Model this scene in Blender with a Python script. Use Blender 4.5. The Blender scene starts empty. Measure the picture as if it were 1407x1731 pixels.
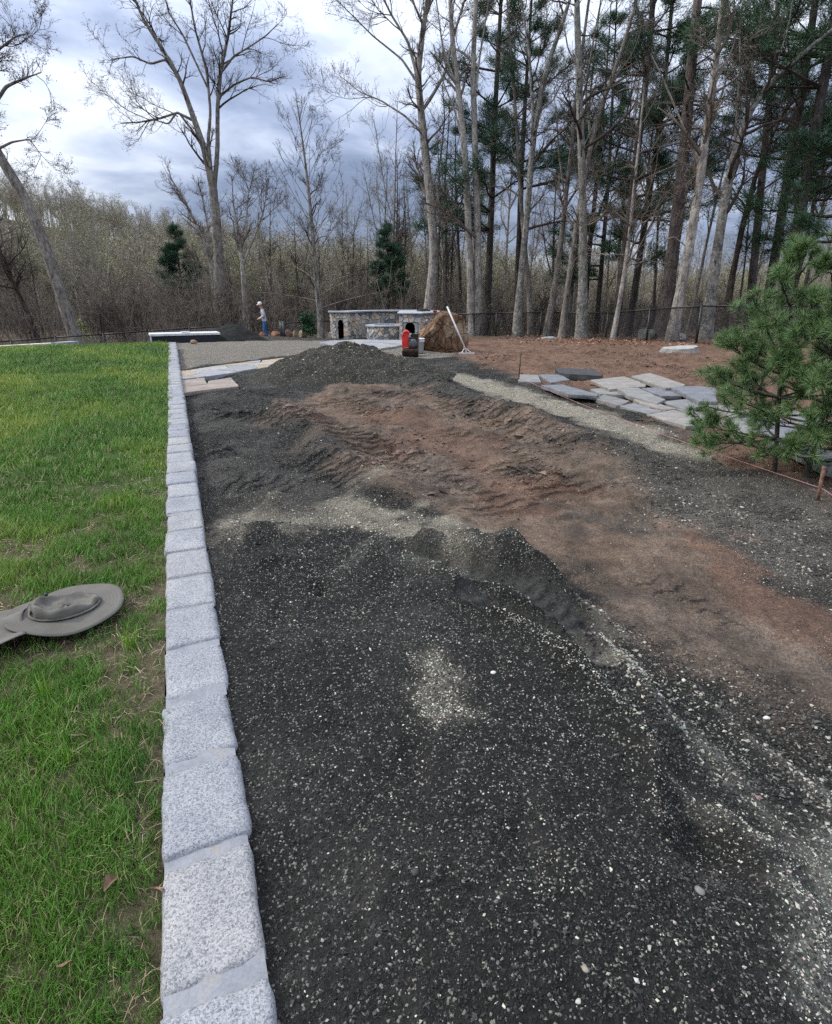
import bpy, bmesh, math, random
import numpy as np
from mathutils import Vector, Matrix

scene = bpy.context.scene
COL = scene.collection
R_ = math.radians

# ------------------------------------------------------------------ camera
F_PX, CX, CY = 1000.0, 703.5, 865.5
PITCH, YAW, CAM_H = R_(20.08), R_(21.4), 1.25
cam_data = bpy.data.cameras.new('camera')
cam_data.sensor_fit = 'HORIZONTAL'
cam_data.sensor_width = 36.0
cam_data.lens = 36.0 * F_PX / 1407.0
cam_data.clip_start = 0.05
cam_data.clip_end = 2000.0
cam = bpy.data.objects.new('camera', cam_data)
cam.location = (0, 0, CAM_H)
cam.rotation_euler = (R_(90) - PITCH, 0, -YAW)
COL.objects.link(cam)
scene.camera = cam

# ------------------------------------------------------------------ light
SUN_AZ, SUN_EL = R_(-58), R_(42)          # azimuth from +Y towards +X
SUND = np.array([math.sin(SUN_AZ) * math.cos(SUN_EL), math.cos(SUN_AZ) * math.cos(SUN_EL), math.sin(SUN_EL)])
sl = bpy.data.lights.new('sun', 'SUN')
sl.energy = 1.5
sl.angle = R_(10)
sl.color = (1.0, 0.96, 0.90)
so = bpy.data.objects.new('sun', sl)
so.rotation_euler = Vector(SUND).to_track_quat('Z', 'Y').to_euler()
so.location = (-20, 10, 30)
COL.objects.link(so)

vs = scene.view_settings
vs.view_transform = 'Standard'
vs.look = 'None'
vs.gamma = 1.0
vs.use_curve_mapping = False
vs.exposure = 0.80
scene.render.engine = 'CYCLES'
scene.cycles.max_bounces = 4
scene.cycles.diffuse_bounces = 2
scene.cycles.glossy_bounces = 2
scene.cycles.transmission_bounces = 2
scene.cycles.use_denoising = False
scene.cycles.use_adaptive_sampling = True
scene.cycles.adaptive_threshold = 0.02
scene.cycles.sample_clamp_indirect = 4.0
scene.render.film_transparent = False


class NT:
    """tiny node-tree writer"""
    def __init__(s, tree):
        s.t = tree
    def n(s, kind, **kw):
        nd = s.t.nodes.new(kind)
        for k, v in kw.items():
            if k.startswith('i_'):
                key = k[2:]
                key = int(key) if key.isdigit() else key.replace('_', ' ')
                nd.inputs[key].default_value = v
            else:
                setattr(nd, k, v)
        return nd
    def l(s, a, b):
        s.t.links.new(a, b)
    def math(s, op, a, b=None, clamp=False):
        nd = s.t.nodes.new('ShaderNodeMath')
        nd.operation = op
        nd.use_clamp = clamp
        for i, v in enumerate((a, b)):
            if v is None:
                continue
            if isinstance(v, (int, float)):
                nd.inputs[i].default_value = v
            else:
                s.l(v, nd.inputs[i])
        return nd.outputs[0]
    def mix(s, fac, a, b, mode='MIX'):
        nd = s.t.nodes.new('ShaderNodeMix')
        nd.data_type = 'RGBA'
        nd.blend_type = mode
        for sock, v in ((nd.inputs[0], fac), (nd.inputs[6], a), (nd.inputs[7], b)):
            if isinstance(v, (int, float)):
                sock.default_value = v
            elif isinstance(v, tuple):
                sock.default_value = v if len(v) == 4 else v + (1,)
            else:
                s.l(v, sock)
        return nd.outputs[2]
    def ramp(s, fac, stops, interp='LINEAR'):
        nd = s.t.nodes.new('ShaderNodeValToRGB')
        cr = nd.color_ramp
        cr.interpolation = interp
        while len(cr.elements) < len(stops):
            cr.elements.new(0.5)
        for e, (p, c) in zip(cr.elements, stops):
            e.position = p
            e.color = (c, c, c, 1) if isinstance(c, (int, float)) else tuple(c) + (1,)
        s.l(fac, nd.inputs[0])
        return nd.outputs[0]
    def noise(s, vec, scale, detail=4, rough=0.6, dist=0.0):
        nd = s.n('ShaderNodeTexNoise', i_Scale=scale, i_Detail=detail, i_Roughness=rough, i_Distortion=dist)
        if vec is not None:
            s.l(vec, nd.inputs['Vector'])
        return nd.outputs[0]
    def voro(s, vec, scale, feature='F1', rnd=1.0):
        nd = s.n('ShaderNodeTexVoronoi', i_Scale=scale, feature=feature)
        nd.inputs['Randomness'].default_value = rnd
        if vec is not None:
            s.l(vec, nd.inputs['Vector'])
        return nd
    def mapping(s, vec, scale=(1, 1, 1), loc=(0, 0, 0), rot=(0, 0, 0)):
        nd = s.n('ShaderNodeMapping')
        nd.inputs['Scale'].default_value = scale
        nd.inputs['Location'].default_value = loc
        nd.inputs['Rotation'].default_value = rot
        s.l(vec, nd.inputs['Vector'])
        return nd.outputs[0]


# ------------------------------------------------------------------ sky
world = bpy.data.worlds.new('World')
scene.world = world
world.use_nodes = True
w = NT(world.node_tree)
world.node_tree.nodes.clear()
wout = w.n('ShaderNodeOutputWorld')
bg = w.n('ShaderNodeBackground', i_Strength=0.1)
w.l(bg.outputs[0], wout.inputs[0])
sky = w.n('ShaderNodeTexSky', sky_type='NISHITA', sun_disc=False)
sky.sun_elevation = SUN_EL
sky.sun_rotation = SUN_AZ
tc = w.n('ShaderNodeTexCoord')
dirv = tc.outputs['Generated']
sep = w.n('ShaderNodeSeparateXYZ'); w.l(dirv, sep.inputs[0])
up = w.math('MAXIMUM', sep.outputs[2], 0.0)
den = w.math('ADD', up, 0.22)
cx_ = w.math('DIVIDE', sep.outputs[0], den)
cy_ = w.math('DIVIDE', sep.outputs[1], den)
cmb = w.n('ShaderNodeCombineXYZ'); w.l(cx_, cmb.inputs[0]); w.l(cy_, cmb.inputs[1])
pv = w.mapping(cmb.outputs[0], loc=(3.1, 0.55, 0.0), rot=(0, 0, R_(20)), scale=(0.85, 1.15, 1))
n1 = w.noise(pv, 0.95, 7, 0.52, 0.35)
n2 = w.noise(w.mapping(pv, loc=(5.2, 1.3, 0)), 3.2, 5, 0.55, 0.6)
cl = w.math('ADD', w.math('MULTIPLY', n1, 0.74), w.math('MULTIPLY', n2, 0.26))
# clouds are brighter higher up and towards the veiled sun
dt = w.n('ShaderNodeVectorMath', operation='DOT_PRODUCT')
w.l(dirv, dt.inputs[0]); dt.inputs[1].default_value = tuple(SUND)
glow = w.math('POWER', w.math('MAXIMUM', dt.outputs['Value'], 0.0), 2.0)
cl = w.math('ADD', cl, w.math('MULTIPLY', glow, 0.17))
cl = w.math('ADD', cl, w.math('MULTIPLY', w.math('MINIMUM', up, 0.5), 0.12))
SK = 6.5
def skc(r, g, b):
    return (r * SK, g * SK, b * SK)
cloudc = w.ramp(cl, [(0.43, (0.23, 0.285, 0.43)), (0.51, (0.36, 0.43, 0.61)), (0.58, (0.57, 0.645, 0.82)), (0.65, (0.82, 0.88, 1.00)), (0.80, (1.05, 1.08, 1.12))])
# an overcast sky grows brighter towards the zenith
cie = w.math('MULTIPLY', w.math('ADD', w.math('MULTIPLY', up, 1.8), 0.70), SK)
mul = w.n('ShaderNodeVectorMath', operation='SCALE'); w.l(cloudc, mul.inputs[0]); w.l(cie, mul.inputs['Scale'])
skyc = w.mix(0.93, sky.outputs[0], mul.outputs[0])
w.l(skyc, bg.inputs['Color'])

# ------------------------------------------------------------------ projection helpers (used to find real places)
FW = np.array([math.sin(YAW), math.cos(YAW), 0.0])
RT = np.array([math.cos(YAW), -math.sin(YAW), 0.0])
AX = FW * math.cos(PITCH) - np.array([0, 0, math.sin(PITCH)])
UPV = FW * math.sin(PITCH) + np.array([0, 0, math.cos(PITCH)])
CAMP = np.array([0, 0, CAM_H])

def ray(px, py):
    return AX + RT * ((px - CX) / F_PX) + UPV * ((CY - py) / F_PX)
def ground(px, py, z=-0.1):
    d = ray(px, py)
    return CAMP + d * ((z - CAM_H) / d[2])
def at_f(px, py, f):
    """point on the sight line at forward distance f metres"""
    d = ray(px, py)
    return CAMP + d * (f / d.dot(FW))
def px_m(py, f):
    """metres per photo pixel at forward distance f"""
    d = ray(CX, py)
    return f / d.dot(FW) / F_PX
def project(P):
    P = np.asarray(P, float) - CAMP
    zd = P @ AX
    zs = np.where(np.abs(zd) < 1e-6, 1e-6, zd)
    return CX + F_PX * (P @ RT) / zs, CY - F_PX * (P @ UPV) / zs, zd
def fl(x, y):
    """forward and sideways distance of a ground point"""
    return x * FW[0] + y * FW[1], x * RT[0] + y * RT[1]
def from_fl(f, l):
    return FW * f + RT * l

# ------------------------------------------------------------------ numpy noise
def _hash(ix, iy, seed):
    h = (ix.astype(np.int64) * 374761393 + iy.astype(np.int64) * 668265263 + seed * 1442695041) & 0xFFFFFFFF
    h = ((h ^ (h >> 13)) * 1274126177) & 0xFFFFFFFF
    return ((h ^ (h >> 16)) & 0xFFFF) / 65535.0
def vnoise(x, y, seed=0):
    ix = np.floor(x); iy = np.floor(y)
    fx = x - ix; fy = y - iy
    fx = fx * fx * fx * (fx * (fx * 6 - 15) + 10); fy = fy * fy * fy * (fy * (fy * 6 - 15) + 10)
    a = _hash(ix, iy, seed); b = _hash(ix + 1, iy, seed); c = _hash(ix, iy + 1, seed); d = _hash(ix + 1, iy + 1, seed)
    return (a * (1 - fx) + b * fx) * (1 - fy) + (c * (1 - fx) + d * fx) * fy
def fbm(x, y, scale, octv=4, seed=0, gain=0.5):
    s = 0; a = 1; t = 0
    for o in range(octv):
        s = s + a * (vnoise(x * scale + 17.3 * o, y * scale - 9.1 * o, seed + o) - 0.5); t += a
        a *= gain; scale *= 2.03
    return s / t * 2
def sstep(a, b, x):
    t = np.clip((x - a) / (b - a), 0, 1)
    return t * t * (3 - 2 * t)

# ------------------------------------------------------------------ meshes and objects
def mesh_np(name, V, quads=None, tris=None, smooth=False, attrs=None, matidx=None):
    V = np.asarray(V, np.float32).reshape(-1, 3)
    me = bpy.data.meshes.new(name)
    parts = []
    nq = 0 if quads is None else len(quads)
    nt = 0 if tris is None else len(tris)
    idx = []
    if nq: idx.append(np.asarray(quads, np.int32).ravel())
    if nt: idx.append(np.asarray(tris, np.int32).ravel())
    idx = np.concatenate(idx)
    starts = np.concatenate([np.arange(nq) * 4, nq * 4 + np.arange(nt) * 3]).astype(np.int32)
    me.vertices.add(len(V)); me.vertices.foreach_set('co', V.ravel())
    me.loops.add(len(idx)); me.loops.foreach_set('vertex_index', idx)
    me.polygons.add(nq + nt); me.polygons.foreach_set('loop_start', starts)
    if matidx is not None:
        me.polygons.foreach_set('material_index', np.asarray(matidx, np.int32))
    me.polygons.foreach_set('use_smooth', np.full(nq + nt, smooth))
    me.update(calc_edges=True)
    for k, v in (attrs or {}).items():
        v = np.asarray(v, np.float32)
        if v.ndim == 1:
            a = me.attributes.new(k, 'FLOAT', 'POINT'); a.data.foreach_set('value', v)
        else:
            if v.shape[1] == 3:
                v = np.concatenate([v, np.ones((len(v), 1), np.float32)], 1)
            a = me.attributes.new(k, 'FLOAT_COLOR', 'POINT'); a.data.foreach_set('color', v.ravel())
    return me
class Geo:
    """collects vertices, quads and triangles"""
    def __init__(s):
        s.V = []; s.Q = []; s.T = []; s.A = {}; s.n = 0
    def add(s, V, quads=None, tris=None, **attrs):
        V = np.asarray(V, float).reshape(-1, 3)
        s.V.append(V)
        if quads is not None and len(quads): s.Q.append(np.asarray(quads, int).reshape(-1, 4) + s.n)
        if tris is not None and len(tris): s.T.append(np.asarray(tris, int).reshape(-1, 3) + s.n)
        for k, v in attrs.items():
            s.A.setdefault(k, []).append(np.broadcast_to(np.asarray(v, float), (len(V),) + np.asarray(v).shape[1:]) if np.ndim(v) > 0 and len(np.atleast_1d(v)) == len(V) else np.tile(np.asarray(v, float), (len(V), 1)) if np.ndim(v) else np.full(len(V), v))
        s.n += len(V)
        return s
    def mesh(s, name, smooth=False):
        return mesh_np(name, np.concatenate(s.V), np.concatenate(s.Q) if s.Q else None, np.concatenate(s.T) if s.T else None, smooth,
                       {k: np.concatenate(v) for k, v in s.A.items()})
    # simple solids
    def box(s, c, size, rotz=0.0, M=None):
        x, y, z = [v / 2 for v in size]
        P = np.array([[-x, -y, -z], [x, -y, -z], [x, y, -z], [-x, y, -z], [-x, -y, z], [x, -y, z], [x, y, z], [-x, y, z]])
        if M is not None:
            P = P @ np.array(M)[:3, :3].T
        if rotz:
            cs, sn = math.cos(rotz), math.sin(rotz)
            P = P @ np.array([[cs, sn, 0], [-sn, cs, 0], [0, 0, 1]])
        return s.add(P + np.asarray(c), [[0, 3, 2, 1], [4, 5, 6, 7], [0, 1, 5, 4], [1, 2, 6, 5], [2, 3, 7, 6], [3, 0, 4, 7]])
    def tube(s, pts, rad, sides=8, cap=True):
        pts = np.asarray(pts, float)
        rad = np.broadcast_to(np.asarray(rad, float), (len(pts),))
        V, Q = tubes(pts[None], rad[None], sides)
        T = []
        if cap:
            k = len(pts)
            V = np.concatenate([V, pts[:1], pts[-1:]])
            a, b = len(V) - 2, len(V) - 1
            for i in range(sides):
                T.append((a, (i + 1) % sides, i)); T.append((b, (k - 1) * sides + i, (k - 1) * sides + (i + 1) % sides))
        return s.add(V, Q, T)
    def lathe(s, prof, sides=20, M=None):
        prof = np.asarray(prof, float)
        a = np.linspace(0, 2 * math.pi, sides, endpoint=False)
        V = np.stack([prof[:, 0, None] * np.cos(a), prof[:, 0, None] * np.sin(a), np.repeat(prof[:, 1, None], sides, 1)], -1).reshape(-1, 3)
        k = len(prof)
        i, j = np.meshgrid(np.arange(k - 1), np.arange(sides), indexing='ij')
        j2 = (j + 1) % sides
        Q = np.stack([i * sides + j, i * sides + j2, (i + 1) * sides + j2, (i + 1) * sides + j], -1).reshape(-1, 4)
        if M is not None:
            M = np.array(M); V = V @ M[:3, :3].T + M[:3, 3]
        return s.add(V, Q)

def tubes(P, R, S):
    """n tubes of k points each as one vertex and quad array"""
    n, k, _ = P.shape
    T = np.gradient(P, axis=1)
    T /= np.linalg.norm(T, axis=2, keepdims=True) + 1e-9
    mean = P[:, -1] - P[:, 0]
    mean /= np.linalg.norm(mean, axis=1, keepdims=True) + 1e-9
    ref = np.where(np.abs(mean[:, 2:3]) > 0.75, np.array([[1.0, 0.13, 0]]), np.array([[0, 0, 1.0]]))
    N = np.cross(T, ref[:, None, :]); N /= np.linalg.norm(N, axis=2, keepdims=True) + 1e-9
    B = np.cross(T, N)
    a = np.linspace(0, 2 * math.pi, S, endpoint=False)
    V = P[:, :, None, :] + R[:, :, None, None] * (np.cos(a)[None, None, :, None] * N[:, :, None, :] + np.sin(a)[None, None, :, None] * B[:, :, None, :])
    t, i, j = np.meshgrid(np.arange(n), np.arange(k - 1), np.arange(S), indexing='ij')
    j2 = (j + 1) % S
    b = t * k * S
    Q = np.stack([b + i * S + j, b + i * S + j2, b + (i + 1) * S + j2, b + (i + 1) * S + j], -1).reshape(-1, 4)
    return V.reshape(-1, 3), Q

def obj(name, me, m=None, parent=None, loc=None):
    o = bpy.data.objects.new(name, me)
    if me is not None and m is not None and not me.materials:
        for q in (m if isinstance(m, (list, tuple)) else [m]):
            me.materials.append(q)
    COL.objects.link(o)
    if parent is not None:
        o.parent = parent
    if loc is not None:
        o.location = tuple(loc)
    return o
def tag(o, label=None, cat=None, group=None, kind=None):
    if label: o['label'] = label
    if cat: o['category'] = cat
    if group: o['group'] = group
    if kind: o['kind'] = kind
    return o
def empty(name, loc, label=None, cat=None, group=None, rz=0.0):
    o = bpy.data.objects.new(name, None)
    o.empty_display_size = 0.1
    COL.objects.link(o)
    o.location = tuple(loc)
    o.rotation_euler = (0, 0, rz)
    return tag(o, label, cat, group)
def copy_thing(src, loc, rz=0.0, scale=1.0, tilt=(0, 0)):
    r = src.copy(); COL.objects.link(r)
    r.location = tuple(loc); r.rotation_euler = (tilt[0], tilt[1], rz); r.scale = (scale,) * 3 if isinstance(scale, (int, float)) else scale
    for ch in src.children:
        c = ch.copy(); COL.objects.link(c); c.parent = r
    return r

# instancing of uncountable stuff (grass, far woods)
def scatter(name, pts, rot, scl, idx, sources, mat=None):
    me = bpy.data.meshes.new(name)
    me.vertices.add(len(pts)); me.vertices.foreach_set('co', np.asarray(pts, np.float32).ravel())
    a = me.attributes.new('rot', 'FLOAT_VECTOR', 'POINT'); a.data.foreach_set('vector', np.asarray(rot, np.float32).ravel())
    a = me.attributes.new('scl', 'FLOAT', 'POINT'); a.data.foreach_set('value', np.asarray(scl, np.float32))
    a = me.attributes.new('pick', 'INT', 'POINT'); a.data.foreach_set('value', np.asarray(idx, np.int32))
    c = bpy.data.collections.new(name + '_kinds')
    for i, s in enumerate(sources):
        q = bpy.data.objects.new('%s_kind_%02d' % (name, i), s)
        c.objects.link(q)
    g = bpy.data.node_groups.new(name + '_scatter', 'GeometryNodeTree')
    g.interface.new_socket('Geometry', in_out='INPUT', socket_type='NodeSocketGeometry')
    g.interface.new_socket('Geometry', in_out='OUTPUT', socket_type='NodeSocketGeometry')
    gi = g.nodes.new('NodeGroupInput'); go = g.nodes.new('NodeGroupOutput')
    ip = g.nodes.new('GeometryNodeInstanceOnPoints')
    ci = g.nodes.new('GeometryNodeCollectionInfo')
    ci.inputs['Collection'].default_value = c
    ci.inputs['Separate Children'].default_value = True
    ci.inputs['Reset Children'].default_value = True
    def na(nm, ty):
        nd = g.nodes.new('GeometryNodeInputNamedAttribute'); nd.data_type = ty
        nd.inputs['Name'].default_value = nm
        return nd.outputs['Attribute']
    g.links.new(gi.outputs[0], ip.inputs['Points'])
    g.links.new(ci.outputs[0], ip.inputs['Instance'])
    ip.inputs['Pick Instance'].default_value = True
    g.links.new(na('pick', 'INT'), ip.inputs['Instance Index'])
    g.links.new(na('rot', 'FLOAT_VECTOR'), ip.inputs['Rotation'])
    g.links.new(na('scl', 'FLOAT'), ip.inputs['Scale'])
    g.links.new(ip.outputs[0], go.inputs[0])
    o = obj(name, me)
    md = o.modifiers.new('scatter', 'NODES'); md.node_group = g
    return o

# ------------------------------------------------------------------ materials
def material(name, rough=0.85, spec=0.25):
    m = bpy.data.materials.new(name); m.use_nodes = True
    t = NT(m.node_tree)
    p = m.node_tree.nodes['Principled BSDF']
    p.inputs['Roughness'].default_value = rough
    p.inputs['Specular IOR Level'].default_value = spec
    return m, t, p
def bump(t, p, h, strength=0.5, dist=0.02):
    b = t.n('ShaderNodeBump', i_Strength=strength, i_Distance=dist)
    t.l(h, b.inputs['Height']); t.l(b.outputs[0], p.inputs['Normal'])
def ocoord(t):
    return t.n('ShaderNodeTexCoord').outputs['Object']
def wcoord(t):
    return t.n('ShaderNodeNewGeometry').outputs['Position']
def orand(t):
    return t.n('ShaderNodeObjectInfo').outputs['Random']
def plain(name, col, rough=0.6, spec=0.3, metal=0.0, var=0.12, scale=20.0, bmp=0.0):
    m, t, p = material(name, rough, spec)
    n = t.noise(ocoord(t), scale, 5)
    lo = tuple(max(0, c * (1 - var * 2)) for c in col); hi = tuple(min(1, c * (1 + var * 2)) for c in col)
    t.l(t.ramp(n, [(0.3, lo), (0.7, hi)]), p.inputs['Base Color'])
    p.inputs['Metallic'].default_value = metal
    if bmp: bump(t, p, n, bmp, 0.01)
    return m
def stone_mat(name, cols, scale=3.0, rough=0.85, rnd=0.5, bmp=0.5, bscale=30.0):
    """cols: colours picked per stone by object random, mottled by noise"""
    m, t, p = material(name, rough, 0.25)
    co = ocoord(t)
    base = t.ramp(orand(t), [(i / len(cols), c) for i, c in enumerate(cols)], 'CONSTANT') if len(cols) > 1 else None
    n = t.noise(co, scale, 6, 0.65)
    k = t.ramp(n, [(0.3, 0.68), (0.55, 1.0), (0.72, 1.28)])
    c = t.mix(1.0, base if base is not None else cols[0], k, 'MULTIPLY')
    f = t.noise(co, bscale, 6, 0.7)
    c = t.mix(1.0, c, t.ramp(f, [(0.3, 0.8), (0.7, 1.15)]), 'MULTIPLY')
    t.l(c, p.inputs['Base Color'])
    bump(t, p, t.math('ADD', n, t.math('MULTIPLY', f, 0.4)), bmp, 0.02)
    return m

rng = np.random.default_rng(7)

# ================================================================== terrain
def hill(f, l):
    h = 31.0 * np.exp(-((l + 150) / 85.0) ** 2) * sstep(85, 185, f)
    return h + 4.0 * np.exp(-((l + 20) / 60.0) ** 2) * sstep(110, 190, f)
def hbase(x, y):
    f, l = fl(x, y)
    z = np.interp(f, [0, 14, 19, 23, 27, 32, 45, 400], [-0.10, -0.12, -0.22, -0.35, -0.52, -0.75, -1.1, -1.3])
    left = sstep(6, -10, l)
    z = z - left * 4.2 * sstep(42, 80, f) - (1 - left) * 3.0 * sstep(38, 75, f)
    return z + hill(f, l)
LAWN_END = 18.75
def terrain_z(x, y):
    z = hbase(x, y) + 0.12 * fbm(x, y, 0.25, 3, 5)
    # behind the lawn the ground steps down
    out = sstep(0.8, -0.6, x) * sstep(LAWN_END - 0.5, LAWN_END + 1.8, y)
    z = z - 0.85 * out * (1 - sstep(33, 45, y))
    f, l = fl(x, y)
    inside = ((x > -0.5) & (y < 28.4) & (x < 1.2 + 1.7 * y)) | ((x <= 0.3) & (y < LAWN_END + 0.3))
    return np.where(inside, z - 0.6, z)

# ---- zones and relief of the worked bed, laid out in metres
def wpoly(pts, z=-0.1):
    return np.array([ground(a, b, z)[:2] for a, b in pts])
def sd_poly(P, x, y):
    """signed distance, positive inside"""
    d = np.full(x.shape, 1e9); ins = np.zeros(x.shape, bool)
    n = len(P)
    for i in range(n):
        a = P[i]; b = P[(i + 1) % n]
        e = b - a; L = max(e @ e, 1e-9)
        t = np.clip(((x - a[0]) * e[0] + (y - a[1]) * e[1]) / L, 0, 1)
        d = np.minimum(d, (x - a[0] - t * e[0]) ** 2 + (y - a[1] - t * e[1]) ** 2)
        c = ((a[1] > y) != (b[1] > y)) & (x < (b[0] - a[0]) * (y - a[1]) / (b[1] - a[1] + 1e-12) + a[0])
        ins ^= c
    d = np.sqrt(d)
    return np.where(ins, d, -d)
def d_line(P, x, y):
    """distance to a polyline, position along it, side"""
    best = np.full(x.shape, 1e9); s = np.zeros(x.shape); sgn = np.zeros(x.shape); acc = 0.0
    for a, b in zip(P[:-1], P[1:]):
        e = b - a; L = math.sqrt(e @ e) + 1e-9
        t = np.clip(((x - a[0]) * e[0] + (y - a[1]) * e[1]) / L / L, 0, 1)
        d = np.hypot(x - a[0] - t * e[0], y - a[1] - t * e[1])
        m = d < best
        best = np.where(m, d, best); s = np.where(m, acc + t * L, s)
        sgn = np.where(m, np.sign((x - a[0]) * e[1] - (y - a[1]) * e[0]), sgn)
        acc += L
    return best, s, sgn, acc
def zone(pts, x, y, soft=0.1, rag=0.15, seed=0, rs=2.5):
    sd = sd_poly(wpoly(pts), x, y)
    return sstep(-soft, soft, sd + rag * fbm(x, y, rs, 5, seed, 0.6))

Z_PLATEAU = [(340, 935), (400, 915), (470, 903), (620, 922), (760, 945), (850, 940), (905, 985), (990, 1050), (1090, 1180), (1180, 1300), (1300, 1450), (1407, 1600), (1450, 2000), (200, 2000)]
Z_SOIL = [(470, 705), (520, 665), (560, 640), (660, 648), (740, 672), (860, 700), (960, 745), (1040, 790), (1075, 870), (1180, 930), (1300, 990), (1460, 1060), (1460, 1200), (1330, 1160), (1180, 1075), (1040, 1010), (930, 950), (830, 930), (740, 880), (650, 830), (570, 770)]
Z_RED1 = [(1130, 890), (1230, 935), (1320, 990), (1420, 1030), (1450, 1130), (1330, 1090), (1240, 1020), (1150, 950)]
Z_RED2 = [(610, 700), (690, 690), (760, 720), (800, 760), (900, 800), (1000, 850), (900, 860), (760, 800), (660, 745)]
Z_TAN1 = [(330, 905), (430, 880), (540, 845), (640, 825), (665, 850), (700, 880), (800, 905), (850, 935), (760, 950), (620, 925), (470, 905), (360, 925)]
Z_TAN2 = [(720, 622), (790, 635), (880, 655), (960, 680), (1060, 715), (1150, 745), (1210, 775), (1130, 770), (1030, 735), (920, 695), (820, 665), (740, 645)]
Z_FAR = [(298, 622), (420, 606), (545, 592), (720, 604), (760, 600), (800, 585), (700, 566), (560, 566), (460, 566), (298, 566)]
Z_BANK = [(790, 604), (840, 625), (880, 640), (960, 660), (1050, 690), (1160, 725), (1250, 790), (1700, 930), (1700, 500), (1000, 530), (780, 545), (770, 590)]
Z_WHITE = [(1350, 1480), (1420, 1380), (1500, 1400), (1500, 1760), (1330, 1760), (1290, 1640)]
Z_DIRT = [(960, 740), (1040, 785), (1075, 870), (1180, 930), (1320, 1000), (1480, 1070), (1480, 850), (1300, 800), (1180, 770), (1060, 735)]
Z_PATCH = [(690, 1160), (740, 1145), (790, 1200), (810, 1250), (740, 1260), (700, 1220)]
Z_PATCH2 = [(1010, 1110), (1060, 1105), (1090, 1150), (1060, 1175), (1015, 1150)]
Z_PEBBLE = [(900, 1020), (1050, 1040), (1250, 1150), (1450, 1250), (1450, 1420), (1250, 1330), (1080, 1200), (960, 1100)]
Z_PEBBLE2 = [(1000, 770), (1120, 790), (1250, 830), (1450, 900), (1450, 1010), (1250, 930), (1100, 880)]

L_TROUGH1 = wpoly([(690, 965), (790, 985), (880, 1012), (990, 1075)])
L_TROUGH2 = wpoly([(800, 1045), (900, 1085), (1000, 1140)])
L_RIDGE1 = wpoly([(600, 985), (670, 985), (740, 1012), (860, 1098), (1000, 1205), (1095, 1310), (1110, 1420)])
L_RIDGE2 = wpoly([(720, 950), (840, 938), (905, 982), (1000, 1062), (1120, 1155), (1260, 1270)])
STREAKS = [wpoly([(930, 985), (1060, 1085), (1200, 1190), (1330, 1300), (1430, 1390)]), wpoly([(880, 1030), (1010, 1120), (1150, 1240), (1290, 1380), (1430, 1510)]), wpoly([(1090, 1310), (1180, 1380), (1300, 1440), (1430, 1470)]), wpoly([(560, 1010), (640, 985), (760, 1015), (870, 1060)])]
L_EDGE = wpoly([(470, 690), (520, 740), (580, 785), (650, 830)])
L_WIND = wpoly([(700, 640), (800, 685), (950, 745), (1100, 800)])
L_LOWRIDGE = wpoly([(350, 850), (420, 842), (470, 855)])
TRACKS = [(wpoly([(310, 700), (440, 705), (560, 735), (680, 800)]), 0.34, 0.018, 0.15),
          (wpoly([(320, 755), (440, 765), (560, 790), (680, 845)]), 0.30, 0.016, 0.14),
          (wpoly([(330, 815), (430, 815), (540, 830)]), 0.24, 0.010, 0.13),
          (wpoly([(560, 670), (690, 715), (830, 765), (1020, 850)]), 0.36, 0.018, 0.16),
          (wpoly([(620, 760), (760, 815), (900, 880)]), 0.30, 0.012, 0.15),
          (wpoly([(690, 660), (860, 725), (1010, 800)]), 0.30, 0.016, 0.16),
          (wpoly([(340, 662), (450, 664), (540, 690)]), 0.35, 0.014, 0.17),
          (wpoly([(480, 668), (600, 662), (720, 680)]), 0.35, 0.014, 0.17),
          (wpoly([(1000, 960), (1150, 1010), (1330, 1100)]), 0.20, 0.006, 0.12),
          (wpoly([(820, 610), (930, 590), (1060, 600), (1180, 640)]), 0.5, 0.02, 0.3)]

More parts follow.
